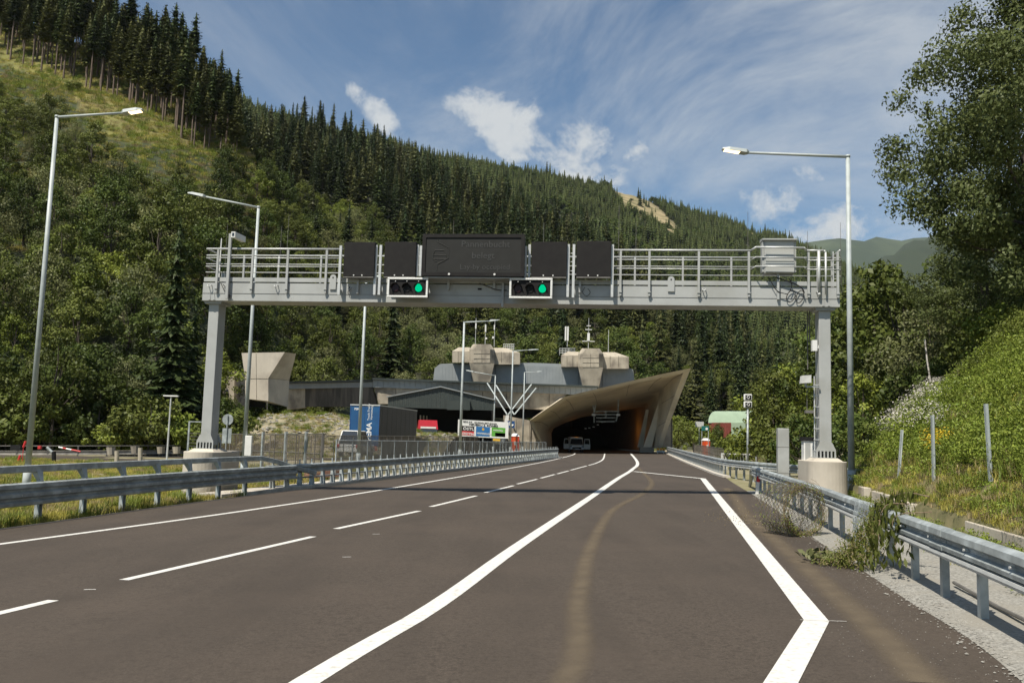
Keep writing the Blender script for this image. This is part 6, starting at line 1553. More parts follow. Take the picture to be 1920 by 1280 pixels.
def far_tree(name, h, rad, seed):
    rng = np.random.RandomState(seed); V, Fq = skirts(h, rad, .04, 9, 8, rng, .9)
    return npmesh(name, V, Fq, 'needle_far')
def joined(name, tm, cm):
    """trunk and crown in one mesh, for trees too small in the picture to show parts"""
    n0 = len(tm.vertices); V = np.empty(n0 * 3, np.float32); tm.vertices.foreach_get('co', V); V2 = np.empty(len(cm.vertices) * 3, np.float32); cm.vertices.foreach_get('co', V2)
    f = [tuple(p.vertices) for p in tm.polygons] + [tuple(i + n0 for i in p.vertices) for p in cm.polygons]
    me = bpy.data.meshes.new(name); me.from_pydata(np.concatenate([V, V2]).reshape(-1, 3).tolist(), [], f)
    me.materials.append(tm.materials[0]); me.materials.append(cm.materials[0])
    me.polygons.foreach_set('material_index', [0] * len(tm.polygons) + [1] * len(cm.polygons)); me.update(); return me

BL = [broadleaf('broadleaf_a', 11, 3.9, 1.6, 46, 120, .34, 21, 'leaf_a'), broadleaf('broadleaf_b', 13, 4.0, 2.2, 52, 115, .36, 22, 'leaf_c'),
      broadleaf('broadleaf_c', 9, 3.4, 1.0, 40, 125, .32, 23, 'leaf_e'), broadleaf('willow', 10, 3.8, 1.2, 60, 110, .26, 24, 'leaf_b', squash=1.15),
      broadleaf('broadleaf_d', 14, 3.7, 2.0, 50, 120, .36, 25, 'leaf_a', irregular=.5)]
BU = [broadleaf('bush_a', 3.4, 2.1, .1, 26, 150, .22, 31, 'leaf_a', trunk_r=.06), broadleaf('bush_b', 2.6, 2.0, .05, 24, 150, .20, 32, 'leaf_e', trunk_r=.05), broadleaf('bush_c', 4.2, 2.3, .1, 30, 140, .22, 33, 'leaf_c', trunk_r=.07)]
SPR = [spruce('spruce_a', 22, 4.1, .06, 30, 41, 'needle', 'bark', taper=.72, droop=.5), spruce('spruce_b', 25, 3.9, .10, 33, 42, 'needle', 'bark', taper=.7), spruce('spruce_c', 19, 4.3, .04, 26, 43, 'needle_b', 'bark', taper=.7, droop=.55), spruce('spruce_d', 23, 3.3, .2, 24, 44, 'needle_b', 'bark', taper=.62, per=6)]
PIN = [spruce('pine_a', 25, 3.3, .42, 24, 51, 'needle_b', droop=.15, per=9, taper=.55), spruce('pine_b', 27, 3.1, .50, 22, 52, 'needle', droop=.2, taper=.55), spruce('pine_c', 23, 3.4, .33, 26, 53, 'needle_b', droop=.2, taper=.6)]
SPJ = [joined('spruce_tree', *s_) for s_ in SPR]; BLJ = [joined('broadleaf_tree', *s_) for s_ in BL]
def far_leafy(name, h, rad, seed):
    rng = np.random.RandomState(seed); C = []; Nn = []
    for _ in range(11):
        c = rng.uniform(-1, 1, 3) * np.array([rad * .6, rad * .6, h * .26]) + np.array([0, 0, h * .55])
        q = rng.normal(size=(26, 3)); q /= np.linalg.norm(q, axis=1)[:, None]; C.append(c + q * rad * .42); Nn.append(q)
    V, Fq = leaves(np.concatenate(C), 1.5, rng, up=.4, aspect=.8, nrm=np.concatenate(Nn)); return npmesh(name, V, Fq, 'leaf_c')
FAR = [far_tree('far_spruce', 18, 4.0, 61), far_tree('far_spruce', 21, 4.1, 62), far_tree('far_spruce', 15, 4.2, 63), far_leafy('far_leafy', 13, 4.6, 64), far_leafy('far_leafy', 11, 4.8, 65)]

# ---- instancing of what nobody could count
def scatter(name, label, protos, pts, kind='stuff'):
    """pts: list of (x, y, z, scale, rot, pick)"""
    col = bpy.data.collections.new(name + '_sources')
    for i, me in enumerate(protos):
        o = bpy.data.objects.new('%s_source_%02d' % (name, i), me); col.objects.link(o)
    me = bpy.data.meshes.new(name); A = np.array(pts, np.float32)
    me.vertices.add(len(A)); me.vertices.foreach_set('co', A[:, :3].ravel())
    for nm, j, tp_ in (('turn', 4, 'FLOAT'), ('pick', 5, 'INT')):
        at_ = me.attributes.new(nm, tp_, 'POINT'); at_.data.foreach_set('value', A[:, j] if tp_ == 'FLOAT' else A[:, j].astype(np.int32))
    wv = 1 if name not in ('forest', 'slope_wood') else nr.uniform(.78, 1.32, len(A)); sv = np.stack([A[:, 3] * wv, A[:, 3] * wv, A[:, 3]], 1).astype(np.float32)
    at_ = me.attributes.new('size', 'FLOAT_VECTOR', 'POINT'); at_.data.foreach_set('vector', sv.ravel())
    o = bpy.data.objects.new(name, me); COL.objects.link(o)
    ng = bpy.data.node_groups.new(name, 'GeometryNodeTree'); ng.interface.new_socket('Geometry', in_out='INPUT', socket_type='NodeSocketGeometry'); ng.interface.new_socket('Geometry', in_out='OUTPUT', socket_type='NodeSocketGeometry')
    N = ng.nodes; L = ng.links; gi = N.new('NodeGroupInput'); go = N.new('NodeGroupOutput')
    ci = N.new('GeometryNodeCollectionInfo'); ci.inputs[0].default_value = col; ci.inputs[1].default_value = True; ci.inputs[2].default_value = True
    ip = N.new('GeometryNodeInstanceOnPoints'); ip.inputs['Pick Instance'].default_value = True
    def na(nm, tp_): a = N.new('GeometryNodeInputNamedAttribute'); a.data_type = tp_; a.inputs[0].default_value = nm; return a.outputs['Attribute']
    m2p = N.new('GeometryNodeMeshToPoints'); L.new(gi.outputs[0], m2p.inputs[0]); L.new(m2p.outputs[0], ip.inputs['Points'])
    L.new(ci.outputs[0], ip.inputs['Instance']); L.new(na('pick', 'INT'), ip.inputs['Instance Index']); L.new(na('size', 'FLOAT_VECTOR'), ip.inputs['Scale'])
    cb = N.new('ShaderNodeCombineXYZ'); L.new(na('turn', 'FLOAT'), cb.inputs[2]); L.new(cb.outputs[0], ip.inputs['Rotation'])
    L.new(ip.outputs[0], go.inputs[0])
    md = o.modifiers.new('scatter', 'NODES'); md.node_group = ng
    tag(o, label, None, None, kind); return o

# ================================================================== HILLS
def project(x, y, z):
    """where a place shows in the photograph (used only to test against the felled strips seen on the ridge)"""
    v = Vector((x, y, z - H)); fw = Vector((0, math.cos(PITCH), math.sin(PITCH))); up = Vector((0, -math.sin(PITCH), math.cos(PITCH)))
    d = v.dot(fw); a2 = v.x / d * F; b2 = v.dot(up) / d * F; c, s = math.cos(ROLL), math.sin(ROLL)
    a = a2 * c + b2 * s; b = -a2 * s + b2 * c; return 960 + a, 640 - b
def meadow(px, py):
    """open grass between stand and wood, as seen"""
    top = float(np.interp(px, [-100, 0, 200, 330, 470], [100, 150, 190, 170, 280]))
    bot = float(np.interp(px, [-100, 0, 130, 200, 330, 420, 480], [95, 105, 158, 242, 268, 280, 305]))
    return py < bot and px < 485
class Hill:
    """slope described by its crest: (px, py of bare ground at the crest, distance), and by its foot distance"""
    def __init__(s, crest, foot, prof=1.1, amp=.035, seed=0., drop=.3, fz=-1.):
        C = [(p.x / p.y, p.y, p.z) for p in (at(a, b, c) for a, b, c in crest)]; C.sort()
        s.a = [c[0] for c in C]; s.Y = [c[1] for c in C]; s.z = [c[2] for c in C]
        s.fa = [(px - 960) / F for px, _ in foot]; s.fY = [y for _, y in foot]; s.prof = prof; s.amp = amp; s.seed = seed; s.drop = drop; s.fz = fz
    def zc(s, a, Y):
        Yc = float(np.interp(a, s.a, s.Y)); zc = float(np.interp(a, s.a, s.z)); Yf = float(np.interp(a, s.fa, s.fY))
        t = (Y - Yf) / max(1., Yc - Yf)
        if t <= 0: return s.fz + t * 6
        rel = zc - s.fz
        n_ = noise.fractal(Vector((a * Y / 60 + s.seed, Y / 60, s.seed)), 1., 2., 4)
        if t <= 1: return s.fz + rel * t ** s.prof + n_ * s.amp * abs(rel) * min(1, 3 * t) * min(1., 3 * (1 - t) + .25)
        return zc + n_ * s.amp * rel * .25 - (Y - Yc) * s.drop
    def pos(s, a, Y): return a * Y, Y, s.zc(a, Y)
    def mesh(s, name, m, na, ny, a0, a1, Y0, Y1, **kw):
        mb = MB(); A = np.linspace(a0, a1, na); Y = np.geomspace(Y0, Y1, ny)
        for y in Y:
            for a in A: mb.v.append((a * y, y, s.zc(a, y)))
        mb.f = [(j * na + i, j * na + i + 1, (j + 1) * na + i + 1, (j + 1) * na + i) for j in range(ny - 1) for i in range(na - 1)]; mb.m = [0] * len(mb.f)
        return mb.build(name, m, smooth=True, kind='structure', **kw)
px2a = lambda px: (px - 960) / F
# spur with the meadow and the pine stand
HA = Hill([(-900, -260, 270), (-300, -60, 262), (0, 30, 250), (200, 100, 232), (330, 168, 214), (400, 222, 200), (470, 288, 182), (560, 470, 172), (620, 720, 145), (720, 830, 125)], [(-900, 73), (0, 73), (300, 76), (395, 84), (430, 112), (560, 128), (720, 100)], prof=1.12, seed=3., drop=.15)
ha = HA.mesh('hillside', 'hill_near', 120, 110, px2a(-900), px2a(735), 50, 330, label='near grassy spur on the left with a yellow-green meadow')
# dark flank behind the buildings
HC = Hill([(-200, 500, 300), (300, 330, 300), (420, 292, 330), (560, 275, 410), (640, 292, 440), (760, 335, 450), (900, 400, 430), (1100, 490, 400), (1300, 600, 360), (1420, 700, 320), (1560, 790, 280), (1700, 815, 250)], [(-200, 150), (560, 138), (720, 150), (1000, 158), (1190, 168), (1300, 182), (1700, 200)], prof=1.0, seed=9., amp=.05, fz=1.)
HC.mesh('hillside', 'forest_floor', 90, 60, px2a(-200), px2a(1700), 125, 620, label='dark wooded flank rising behind the portal buildings')
# far long ridge
HB = Hill([(-200, 100, 900), (380, 160, 820), (430, 190, 800), (520, 228, 780), (700, 268, 820), (800, 298, 900), (930, 318, 1000), (1000, 330, 1080), (1100, 350, 1150), (1200, 370, 1230), (1300, 403, 1300), (1400, 430, 1330), (1480, 456, 1350), (1560, 488, 1380), (1640, 530, 1420), (1800, 620, 1500), (2300, 760, 1500)], [(-200, 330), (1100, 330), (1700, 330), (2300, 400)], prof=1.0, seed=17., amp=.04, fz=2.)
CLR = [((1205, 388), (62, 19), .62), ((1326, 400), (32, 10), .45), ((1412, 428), (22, 18), .5), ((1168, 368), (24, 11), .3), ((1252, 424), (26, 10), .6), ((1190, 405), (26, 8), .8)]
def cleared(px, py):
    for (cx_, cy_), (rx, ry), sl in CLR:
        dx = px - cx_; dy = py - cy_ - dx * sl
        if (dx / rx) ** 2 + (dy / ry) ** 2 < 1: return True
    return False
vals = []
for v in ha.data.vertices:
    q_x, q_y = project(*v.co); f_ = 0. if (meadow(q_x, q_y - 14) or q_y < 20) else 1.; vals += [f_, f_, f_, 1]
ca = ha.data.color_attributes.new('wooded', 'FLOAT_COLOR', 'POINT'); ca.data.foreach_set('color', vals)
def wooded(m):
    nt = m.node_tree; N = nt.nodes; L = nt.links; p = next(n for n in N if n.type == 'BSDF_PRINCIPLED'); src = p.inputs['Base Color'].links[0].from_socket
    at_ = N.new('ShaderNodeAttribute'); at_.attribute_name = 'wooded'; x = N.new('ShaderNodeMix'); x.data_type = 'RGBA'; x.inputs[7].default_value = (.035, .045, .016, 1)
    L.new(at_.outputs['Fac'], x.inputs[0]); L.new(src, x.inputs[6]); L.new(x.outputs[2], p.inputs['Base Color'])
wooded(M['hill_near'])
hb = HB.mesh('mountain', 'forest_floor', 220, 110, px2a(-200), px2a(2300), 260, 2300, label='long wooded mountain ridge with felled strips')
ca = hb.data.color_attributes.new('felled', 'FLOAT_COLOR', 'POINT'); vals = []
for v in hb.data.vertices:
    f_ = 1. if cleared(*project(*v.co)) else 0.; vals += [f_, f_, f_, 1]
ca.data.foreach_set('color', vals)
def ridge_mat():
    m = mat('ridge_floor', (.030, .036, .016), (.05, .05, .025), rough=1, scale=.03, detail=6); nt = m.node_tree; N = nt.nodes; L = nt.links
    p = next(n for n in N if n.type == 'BSDF_PRINCIPLED'); src = p.inputs['Base Color'].links[0].from_socket
    at_ = N.new('ShaderNodeAttribute'); at_.attribute_name = 'felled'; x = N.new('ShaderNodeMix'); x.data_type = 'RGBA'; g = N.new('ShaderNodeNewGeometry'); t = N.new('ShaderNodeTexNoise'); t.inputs['Scale'].default_value = .05; t.inputs['Detail'].default_value = 8; L.new(g.outputs['Position'], t.inputs['Vector'])
    y = N.new('ShaderNodeMix'); y.data_type = 'RGBA'; y.inputs[6].default_value = (.11, .105, .035, 1); y.inputs[7].default_value = (.30, .24, .13, 1)
    mr = N.new('ShaderNodeMapRange'); mr.inputs[1].default_value = .35; mr.inputs[2].default_value = .6; L.new(t.outputs['Fac'], mr.inputs[0]); L.new(mr.outputs[0], y.inputs[0])
    L.new(at_.outputs['Fac'], x.inputs[0]); L.new(src, x.inputs[6]); L.new(y.outputs[2], x.inputs[7]); L.new(x.outputs[2], p.inputs['Base Color']); return m
hb.data.materials[0] = ridge_mat()
# distant hill on the right
HD = Hill([(1200, 470, 3600), (1500, 455, 3600), (1560, 446, 3600), (1640, 443, 3700), (1700, 444, 3800), (1900, 450, 3900), (2600, 520, 4000)], [(1200, 2300), (2600, 2300)], prof=.9, seed=5., amp=.012, fz=40.)
M['far_green'] = mat('far_green', (.060, .080, .045), (.035, .052, .032), rough=1, scale=.004, detail=9, lo=.4, hi=.6)
HD.mesh('mountain', 'far_green', 60, 30, px2a(1200), px2a(2600), 2300, 5200, label='smooth distant green hill right of the ridge')
M['far_dark'] = mat('far_dark', (.022, .033, .018), (.034, .046, .024), rough=1, scale=.01, detail=8)
HE = Hill([(1450, 560, 2200), (1600, 520, 2200), (1640, 492, 2200), (1700, 452, 2300), (1850, 400, 2500), (2600, 300, 2800)], [(1450, 1500), (2600, 1500)], prof=1., seed=8., amp=.03, fz=30.)
HE.mesh('mountain', 'far_dark', 60, 24, px2a(1450), px2a(2600), 1500, 3200, label='darker wooded shoulder in front of the distant hill')

# ================================================================== TREES
used = {}
def tree_thing(name, label, meshes, x, y, z, s, rot, group, sz=None):
    t = thing(name, label, 'tree', (x, y, z), rot, group); t.scale = (s, s, s * (sz or 1))
    for nm, me in zip(('trunk', 'crown'), meshes): inst(nm, me, t)
    return t
def visible(px, py, m=60): return -m < px < 1920 + m and -m < py < 1280
# 1. pine stand with bare boles
cand = []
for _ in range(1500):
    px = rnd.uniform(-160, 425); a = px2a(px); Yc = float(np.interp(a, HA.a, HA.Y))
    Y = Yc - rnd.uniform(-6, 34) if px < 330 else Yc - rnd.uniform(-6, 12 + 20 * max(0, (425 - px) / 95))
    x, y, z = HA.pos(a, Y)
    if all((x - c[0]) ** 2 + (y - c[1]) ** 2 > 2.0 ** 2 for c in cand): cand.append((x, y, z, px))
pine_n = 0
for x, y, z, px in cand[:250]:
    k = rnd.randrange(3); s = rnd.uniform(.60, .86) * (1. if px < 330 else .85)
    tree_thing('pine_tree', ['tall pine with bare bole', 'very tall dark pine with bare bole', 'olive pine with low crown'][k] + ', stand above the meadow, ' + ('at its left end' if px < 60 else 'above the nearest lamp' if px < 200 else 'in its middle' if px < 320 else 'at its right end'), PIN[k], x, y, z - .4, s, rnd.random() * 6.28, 'pines of the stand above the meadow'); pine_n += 1
# 2. single spruces
for px, py0, pyt, Y, lb in ((312, 812, 405, 77, 'broad spruce with drooping boughs among the bushes, left of the gantry column'), (408, 235, 92, 196, 'lone spruce standing out against the sky at the right end of the stand'),
                            (352, 812, 560, 80, 'smaller dark spruce between broad spruce and gantry column')):
    p = at(px, py0, Y); q = at(px, pyt, Y); g0 = ground_z(p.x, Y) if Y < 100 else HA.zc(p.x / Y, Y); s = (q.z - g0) / 22.
    tree_thing('spruce_tree', lb, SPR[0], p.x, Y, g0, s, rnd.random() * 6, 'single spruces on the left')
# 3. broadleaf wood on the spur below the meadow
spots = []; tries = 0
while len(spots) < 620 and tries < 26000:
    tries += 1; px = rnd.uniform(-200, 620); a = px2a(px); Yf = float(np.interp(a, HA.fa, HA.fY)); Yc = float(np.interp(a, HA.a, HA.Y)); Y = Yf - 2 + (Yc - Yf + 4) * rnd.random() ** .8
    x, y, z = HA.pos(a, Y); k = rnd.choices(range(5), (3, 3, 2, 4, 2))[0]
    mx_, my_ = project(x, y, z + (10.5 if Y > 120 else 2))
    if meadow(mx_, my_): continue
    if Y > 150 and rnd.random() < .3: continue
    dmin = 3.9 if Y < 100 else 4.6
    if any((x - c[0]) ** 2 + (y - c[1]) ** 2 < dmin ** 2 for c in spots): continue
    spots.append((x, y, z, k, px, Y))
tries = 0
while tries < 5000:
    tries += 1; px = rnd.uniform(400, 640); a = px2a(px); Yf = float(np.interp(a, HA.fa, HA.fY)); Yc = float(np.interp(a, HA.a, HA.Y)); Y = Yf + (Yc - Yf + 6) * rnd.random(); x, y, z = HA.pos(a, Y)
    mx_, my_ = project(x, y, z + 5)
    if meadow(mx_, my_) or z < .2 or any((x - c[0]) ** 2 + (y - c[1]) ** 2 < 3.6 ** 2 for c in spots): continue
    spots.append((x, y, z, rnd.choice((0, 1, 3, 3, 4)), px, Y))
LBW = ['mid-green broadleaf tree in the wood on the left slope', 'deep green broadleaf tree in the wood on the left slope', 'bright green broadleaf tree in the wood on the left slope', 'pale silvery willow-like tree in the wood on the left slope', 'tall mid-green broadleaf tree in the wood on the left slope']
NM = ['broadleaf_tree', 'broadleaf_tree', 'broadleaf_tree', 'willow_tree', 'broadleaf_tree']
spots.sort(key=lambda q: q[5]); rest_l = []
for n_i, (x, y, z, k, px, Y) in enumerate(spots):
    s = rnd.uniform(.62, 1.0) * (1 if Y < 130 else .82)
    if Y < 88: s *= .72
    if n_i >= 300: rest_l.append((x, y, z - .3, s * 1.05, rnd.random() * 6.28, k)); continue
    t = tree_thing(NM[k], LBW[k].replace('in the wood on the left slope', 'on the left slope, ' + ('left of the nearest lamp' if px < 90 else 'between the nearest lamp and the T-lamp' if px < 290 else 'behind the left gantry column' if px < 440 else 'above the intake tower')), BL[k], x, y, max(z, ground_z(x, y)) - .3, s, rnd.random() * 6.28, 'broadleaf trees of the left slope', rnd.uniform(.9, 1.15))
if rest_l: scatter('slope_wood', 'upper part of the broadleaf wood on the left slope', BLJ, rest_l)
# 4. bushes at the foot on the left
fp = []
for _ in range(500):
    px = rnd.uniform(-120, 430); Y = rnd.uniform(72, 84); p = at(px, 800, Y)
    if all((p.x - c[0]) ** 2 + (Y - c[1]) ** 2 > 2.3 ** 2 for c in fp): fp.append((p.x, Y))
for x, y in fp[:85]:
    k = rnd.randrange(3); t = thing('bush', ['mid-green bush at the foot of the left slope', 'bright green bush at the foot of the left slope', 'deep green bush at the foot of the left slope'][k] + (', far left' if x / y < px2a(90) else ', behind the barrier machine' if x / y < px2a(220) else ', behind the T-lamp' if x / y < px2a(330) else ', beside the gantry column'), 'bush', (x, y, max(HA.zc(x / y, y), ground_z(x, y)) - .2), rnd.random() * 6, 'bushes at the foot of the left slope')
    s = rnd.uniform(.9, 1.7); t.scale = (s, s, s); inst('stem', BU[k][0], t); inst('foliage', BU[k][1], t)
# 5. flank behind the buildings: broadleaf low down, conifers above
def conif(px, py):
    """share of conifers at that spot of the flank"""
    edge = float(np.interp(px, [300, 430, 560, 700, 830, 1000, 1150, 1300, 1500], [300, 330, 350, 400, 560, 600, 640, 560, 600]))
    return .93 if py < edge - 15 else (.25 if px < 1230 or px > 1400 else .85)
C_near = []; B_near = []; restC = []; restB = []; allp = []
cell = {}
def free(x, y, d):
    kx, ky = int(x // d), int(y // d)
    for i in (-1, 0, 1):
        for j in (-1, 0, 1):
            for (a, b) in cell.get((kx + i, ky + j), ()):
                if (a - x) ** 2 + (b - y) ** 2 < d * d: return False
    cell.setdefault((kx, ky), []).append((x, y)); return True
for _ in range(16000):
    px = rnd.uniform(150, 1650); a = px2a(px); Yf = float(np.interp(a, HC.fa, HC.fY)); Yc = float(np.interp(a, HC.a, HC.Y)); Y = Yf + 6 + (Yc + 50 - Yf) * rnd.random() ** .9
    x, y, z = HC.pos(a, Y)
    if not free(x, y, 5.0): continue
    if px < 560 and Y < np.interp(a, HA.a, HA.Y) + 8 and HA.zc(a, Y) > z: continue
    mx_, my_ = project(x, y, z + 8)
    if px > 1220 and px < 1330 and Y < 192: continue
    con = rnd.random() < conif(mx_, my_)
    (C_near if con else B_near).append((x, y, z, mx_, my_))
C_near.sort(key=lambda p: p[1]); B_near.sort(key=lambda p: p[1])
nC, nB = 270, 120
def zone(px):
    for lim, s_ in ((480, 'behind the left lamp and gantry column'), (640, 'above the intake tower'), (800, 'above the left end of the long fascia'), (930, 'above the left exhaust tower'), (1080, 'between the two exhaust towers'), (1200, 'above the right exhaust tower'), (1320, 'above the portal tip'), (1450, 'above the red hall')):
        if px < lim: return s_
    return 'behind the right gantry column'

for i, (x, y, z, mx_, my_) in enumerate(C_near[:nC]):
    k = rnd.choices((0, 1, 2, 3), (4, 2, 4, 2))[0]; s = rnd.uniform(.50, 1.08)
    o = inst('spruce_tree', SPJ[k], None, (x, y, z - .5), rnd.random() * 6.28, (s * (wv_ := rnd.uniform(.8, 1.3)), s * wv_, s))
    tag(o, ['dark spruce in the forest behind the portal buildings', 'tall dark spruce in the forest behind the portal buildings', 'olive-green spruce in the forest behind the portal buildings', 'thin-crowned olive spruce in the forest behind the portal buildings'][k].replace('behind the portal buildings', zone(mx_)), 'tree', 'spruces behind the portal')
for i, (x, y, z, mx_, my_) in enumerate(B_near[:nB]):
    k = rnd.choices(range(5), (3, 3, 2, 2, 3))[0] if mx_ > 760 else rnd.choices(range(5), (2, 2, 1, 5, 1))[0]
    o = inst(NM[k], BLJ[k], None, (x, y, z - .5), rnd.random() * 6.28, rnd.uniform(.75, 1.15))
    tag(o, LBW[k].replace('in the wood on the left slope', zone(mx_)), 'tree', 'broadleaf trees behind the portal')
pts = [(x, y, z - .5, rnd.uniform(.65, 1.15), rnd.random() * 6.28, rnd.choices((0, 1, 2, 3), (4, 2, 4, 2))[0]) for x, y, z, _, _ in C_near[nC:]]
pts += [(x, y, z - .5, rnd.uniform(.7, 1.15), rnd.random() * 6.28, 4 + (rnd.choices(range(5), (2, 2, 1, 5, 1))[0] if mx_ < 760 else rnd.randrange(5))) for x, y, z, mx_, _ in B_near[nB:]]
scatter('forest', 'dense mixed forest on the flank behind the portal', SPJ + BLJ, pts)
# 6. far ridge forest
pts = []; n_try = 0; A0, A1 = px2a(330), px2a(1800)
while len(pts) < 36000 and n_try < 80000:
    n_try += 1; a = nr.uniform(A0, A1); Yf = float(np.interp(a, HB.fa, HB.fY)); Yc = float(np.interp(a, HB.a, HB.Y)); Y = math.sqrt(nr.uniform(Yf ** 2, (Yc + 60) ** 2))
    x, y, z = HB.pos(a, Y); mx_, my_ = project(x, y, z)
    if cleared(mx_, my_) and nr.rand() > .03: continue
    thin = noise.noise(Vector((x / 90, y / 90, 4)))
    if thin < -.35 and nr.rand() < .5: continue
    pts.append((x, y, z - 1, min(1.1, .36 + .6 * nr.rand() ** 1.5) * (1.3 if thin > .3 else 1), nr.uniform(0, 6.28), nr.randint(3, 5) if nr.rand() < (.55 if noise.noise(Vector((x / 70 + 5, y / 70, 1))) > .12 else .06) else nr.randint(0, 3)))
scatter('forest', 'endless dark spruce forest on the far ridge', FAR, pts)
# dark conifers below the far hill, right
# 7. trees right of the track and in the middle distance
mids = []
def mid_tree(px, py_base, py_top, Y, kind, lb, grp=None, base=None, wide=1.):
    p = at(px, py_base, Y); g0 = base if base is not None else ground_z(p.x, Y); q = at(px, py_top, Y)
    meshes, h0 = kind; s = (q.z - g0) / h0
    t = thing('bush' if h0 < 5 else 'tree', lb, 'bush' if h0 < 5 else 'tree', (p.x, Y, g0 - .1), rnd.random() * 6, grp); t.scale = (s * wide, s * wide, s)
    for nm, me in zip(('trunk', 'crown') if h0 >= 5 else ('stem', 'foliage'), meshes): inst(nm, me, t)
    return t
K = {0: (BL[0], 11.), 1: (BL[1], 13.), 2: (BL[2], 9.), 3: (BL[3], 10.), 4: (BL[4], 14.), 5: (BU[0], 3.4), 6: (BU[1], 2.6), 7: (BU[2], 4.2), 8: (SPR[0], 22.), 9: (SPR[2], 19.)}
mid_tree(1452, 850, 690, 74, K[0], 'round bright green tree behind the twin signal post', wide=1.05)
mid_tree(1492, 850, 676, 82, K[2], 'green tree between twin signal post and right gantry column', wide=1.2)
mid_tree(1535, 850, 640, 72, K[1], 'dark green tree behind the right gantry column', wide=1.0)
mid_tree(1420, 850, 790, 58, K[6], 'low bush with pale blossom left of the grey stele')
mid_tree(1392, 848, 818, 66, K[5], 'low green bush in front of the red hall')
mid_tree(1350, 838, 795, 92, K[7], 'dark slender bush between orange cabinet and red hall', wide=.5)
mid_tree(1368, 842, 822, 84, K[6], 'bright low bush below the red hall')
mid_tree(1272, 828, 785, 134, K[5], 'green bush beside the dark pole right of the portal', wide=.7)
mid_tree(1300, 822, 788, 140, K[6], 'small green bush above the sandy track')
mid_tree(1252, 800, 770, 150, K[6], 'dry bush on the bank behind the portal tip')
mid_tree(1465, 870, 770, 52, K[5], 'leafy bush directly behind the grey stele')
mid_tree(1500, 872, 780, 46, K[7], 'dark bush between stele and right pedestal')
mid_tree(1575, 880, 770, 40, K[7], 'dark bush between gantry column and right lamp post')
mid_tree(1628, 880, 782, 36, K[5], 'shaded bush right of the right lamp post')
for px, yb, yt, Y, k, lb in ((1590, 820, 560, 78, 1, 'dark tree seen left of the right lamp post'), (1640, 800, 520, 70, 4, 'tall tree right of the lamp post, halfway down the wood'), (1700, 760, 480, 64, 0, 'tree below the tall right-hand tree, toward the lamp'),
                            (1600, 800, 600, 95, 2, 'bright tree far down the right wood'), (1660, 790, 470, 98, 4, 'tall far tree at the left edge of the right wood'), (1560, 820, 600, 120, 4, 'far tree behind the right gantry column'),
                            (1745, 720, 560, 56, 3, 'pale birch-like tree at the top of the green slope'), (1690, 780, 690, 56, 7, 'dark round bush at the top of the slope'), (1735, 760, 670, 54, 7, 'rounded dark bush above the wooden fence'), (1850, 700, 570, 48, 5, 'leafy bush at the upper right edge of the slope'),
                            (1500, 830, 640, 135, 9, 'dark spruce far behind the signal post'), (1460, 830, 610, 150, 8, 'tall dark spruce behind the red hall'), (1545, 840, 700, 60, 2, 'light green tree right behind the gantry column'),
                            (1905, 640, 560, 42, 6, 'small bush at the far right edge on the slope crest'), (1620, 810, 690, 58, 2, 'light green tree behind the right lamp post')):
    mid_tree(px, yb, yt, Y, K[k], lb)
# right-hand wood behind
rw = []
for _ in range(3000):
    px = rnd.uniform(1400, 2500); Y = rnd.uniform(58, 190); p = at(px, 700, Y); x = p.x
    if x < wall_x(Y) + 10: continue
    if all((x - c[0]) ** 2 + (Y - c[1]) ** 2 > 5.2 ** 2 for c in rw): rw.append((x, Y))
LBR = ['mid-green', 'deep green', 'bright green', 'pale silvery', 'tall mid-green']
for x, y in rw[:110]:
    k = rnd.choices(range(5), (3, 5, 1, 2, 4))[0]; s = rnd.uniform(.8, 1.15)
    tree_thing(NM[k], LBR[k] + ' tree of the wood right of the road behind the slope', BL[k], x, y, ground_z(x, y) - .3, s, rnd.random() * 6.28, 'trees of the wood on the right')
# 8. the big trees at the right edge
hero = broadleaf('ash', 15.6, 5.3, 1.5, 210, 460, .16, 71, 'leaf_hero', squash=.75, trunk_r=.23, spread=.20, irregular=.42)
hero2 = broadleaf('maple', 17.5, 5.6, 3.0, 170, 380, .18, 72, 'leaf_hero', squash=.8, trunk_r=.26, spread=.20, irregular=.4)
for px, Y, me, s, sz, lb in ((1938, 38, hero, 1.04, 1.05, 'large leafy tree filling the upper right corner, nearest'), (2010, 45, hero2, 1.0, 1.0, 'second large tree cut off by the right edge'), (1850, 50, hero2, .74, .72, 'darker tree under the big crown at the top of the slope'), (1840, 62, hero, .85, .78, 'large tree standing behind the big crown, toward the valley')):
    p = at(px, 600, Y); g0 = ground_z(p.x, Y); t = thing('broadleaf_tree', lb, 'tree', (p.x, Y, g0 - .2), rnd.random() * 6.28, None); t.scale = (s, s, s * sz)
    for nm, m_ in zip(('trunk', 'crown'), me): inst(nm, m_, t)
p = at(1741, 640, 50); g0 = ground_z(p.x, 50); t = thing('birch_stem', 'slim white birch stem in front of the dark wood', 'tree', (p.x, 50, g0 - .3)); mb = MB(); mb.pipe([(0, 0, 0), (.12, 0, 2.0), (-.1, 0, 3.6), (-.2, 0, 4.8)], .045, 6); mb.build('trunk', 'birch', t)

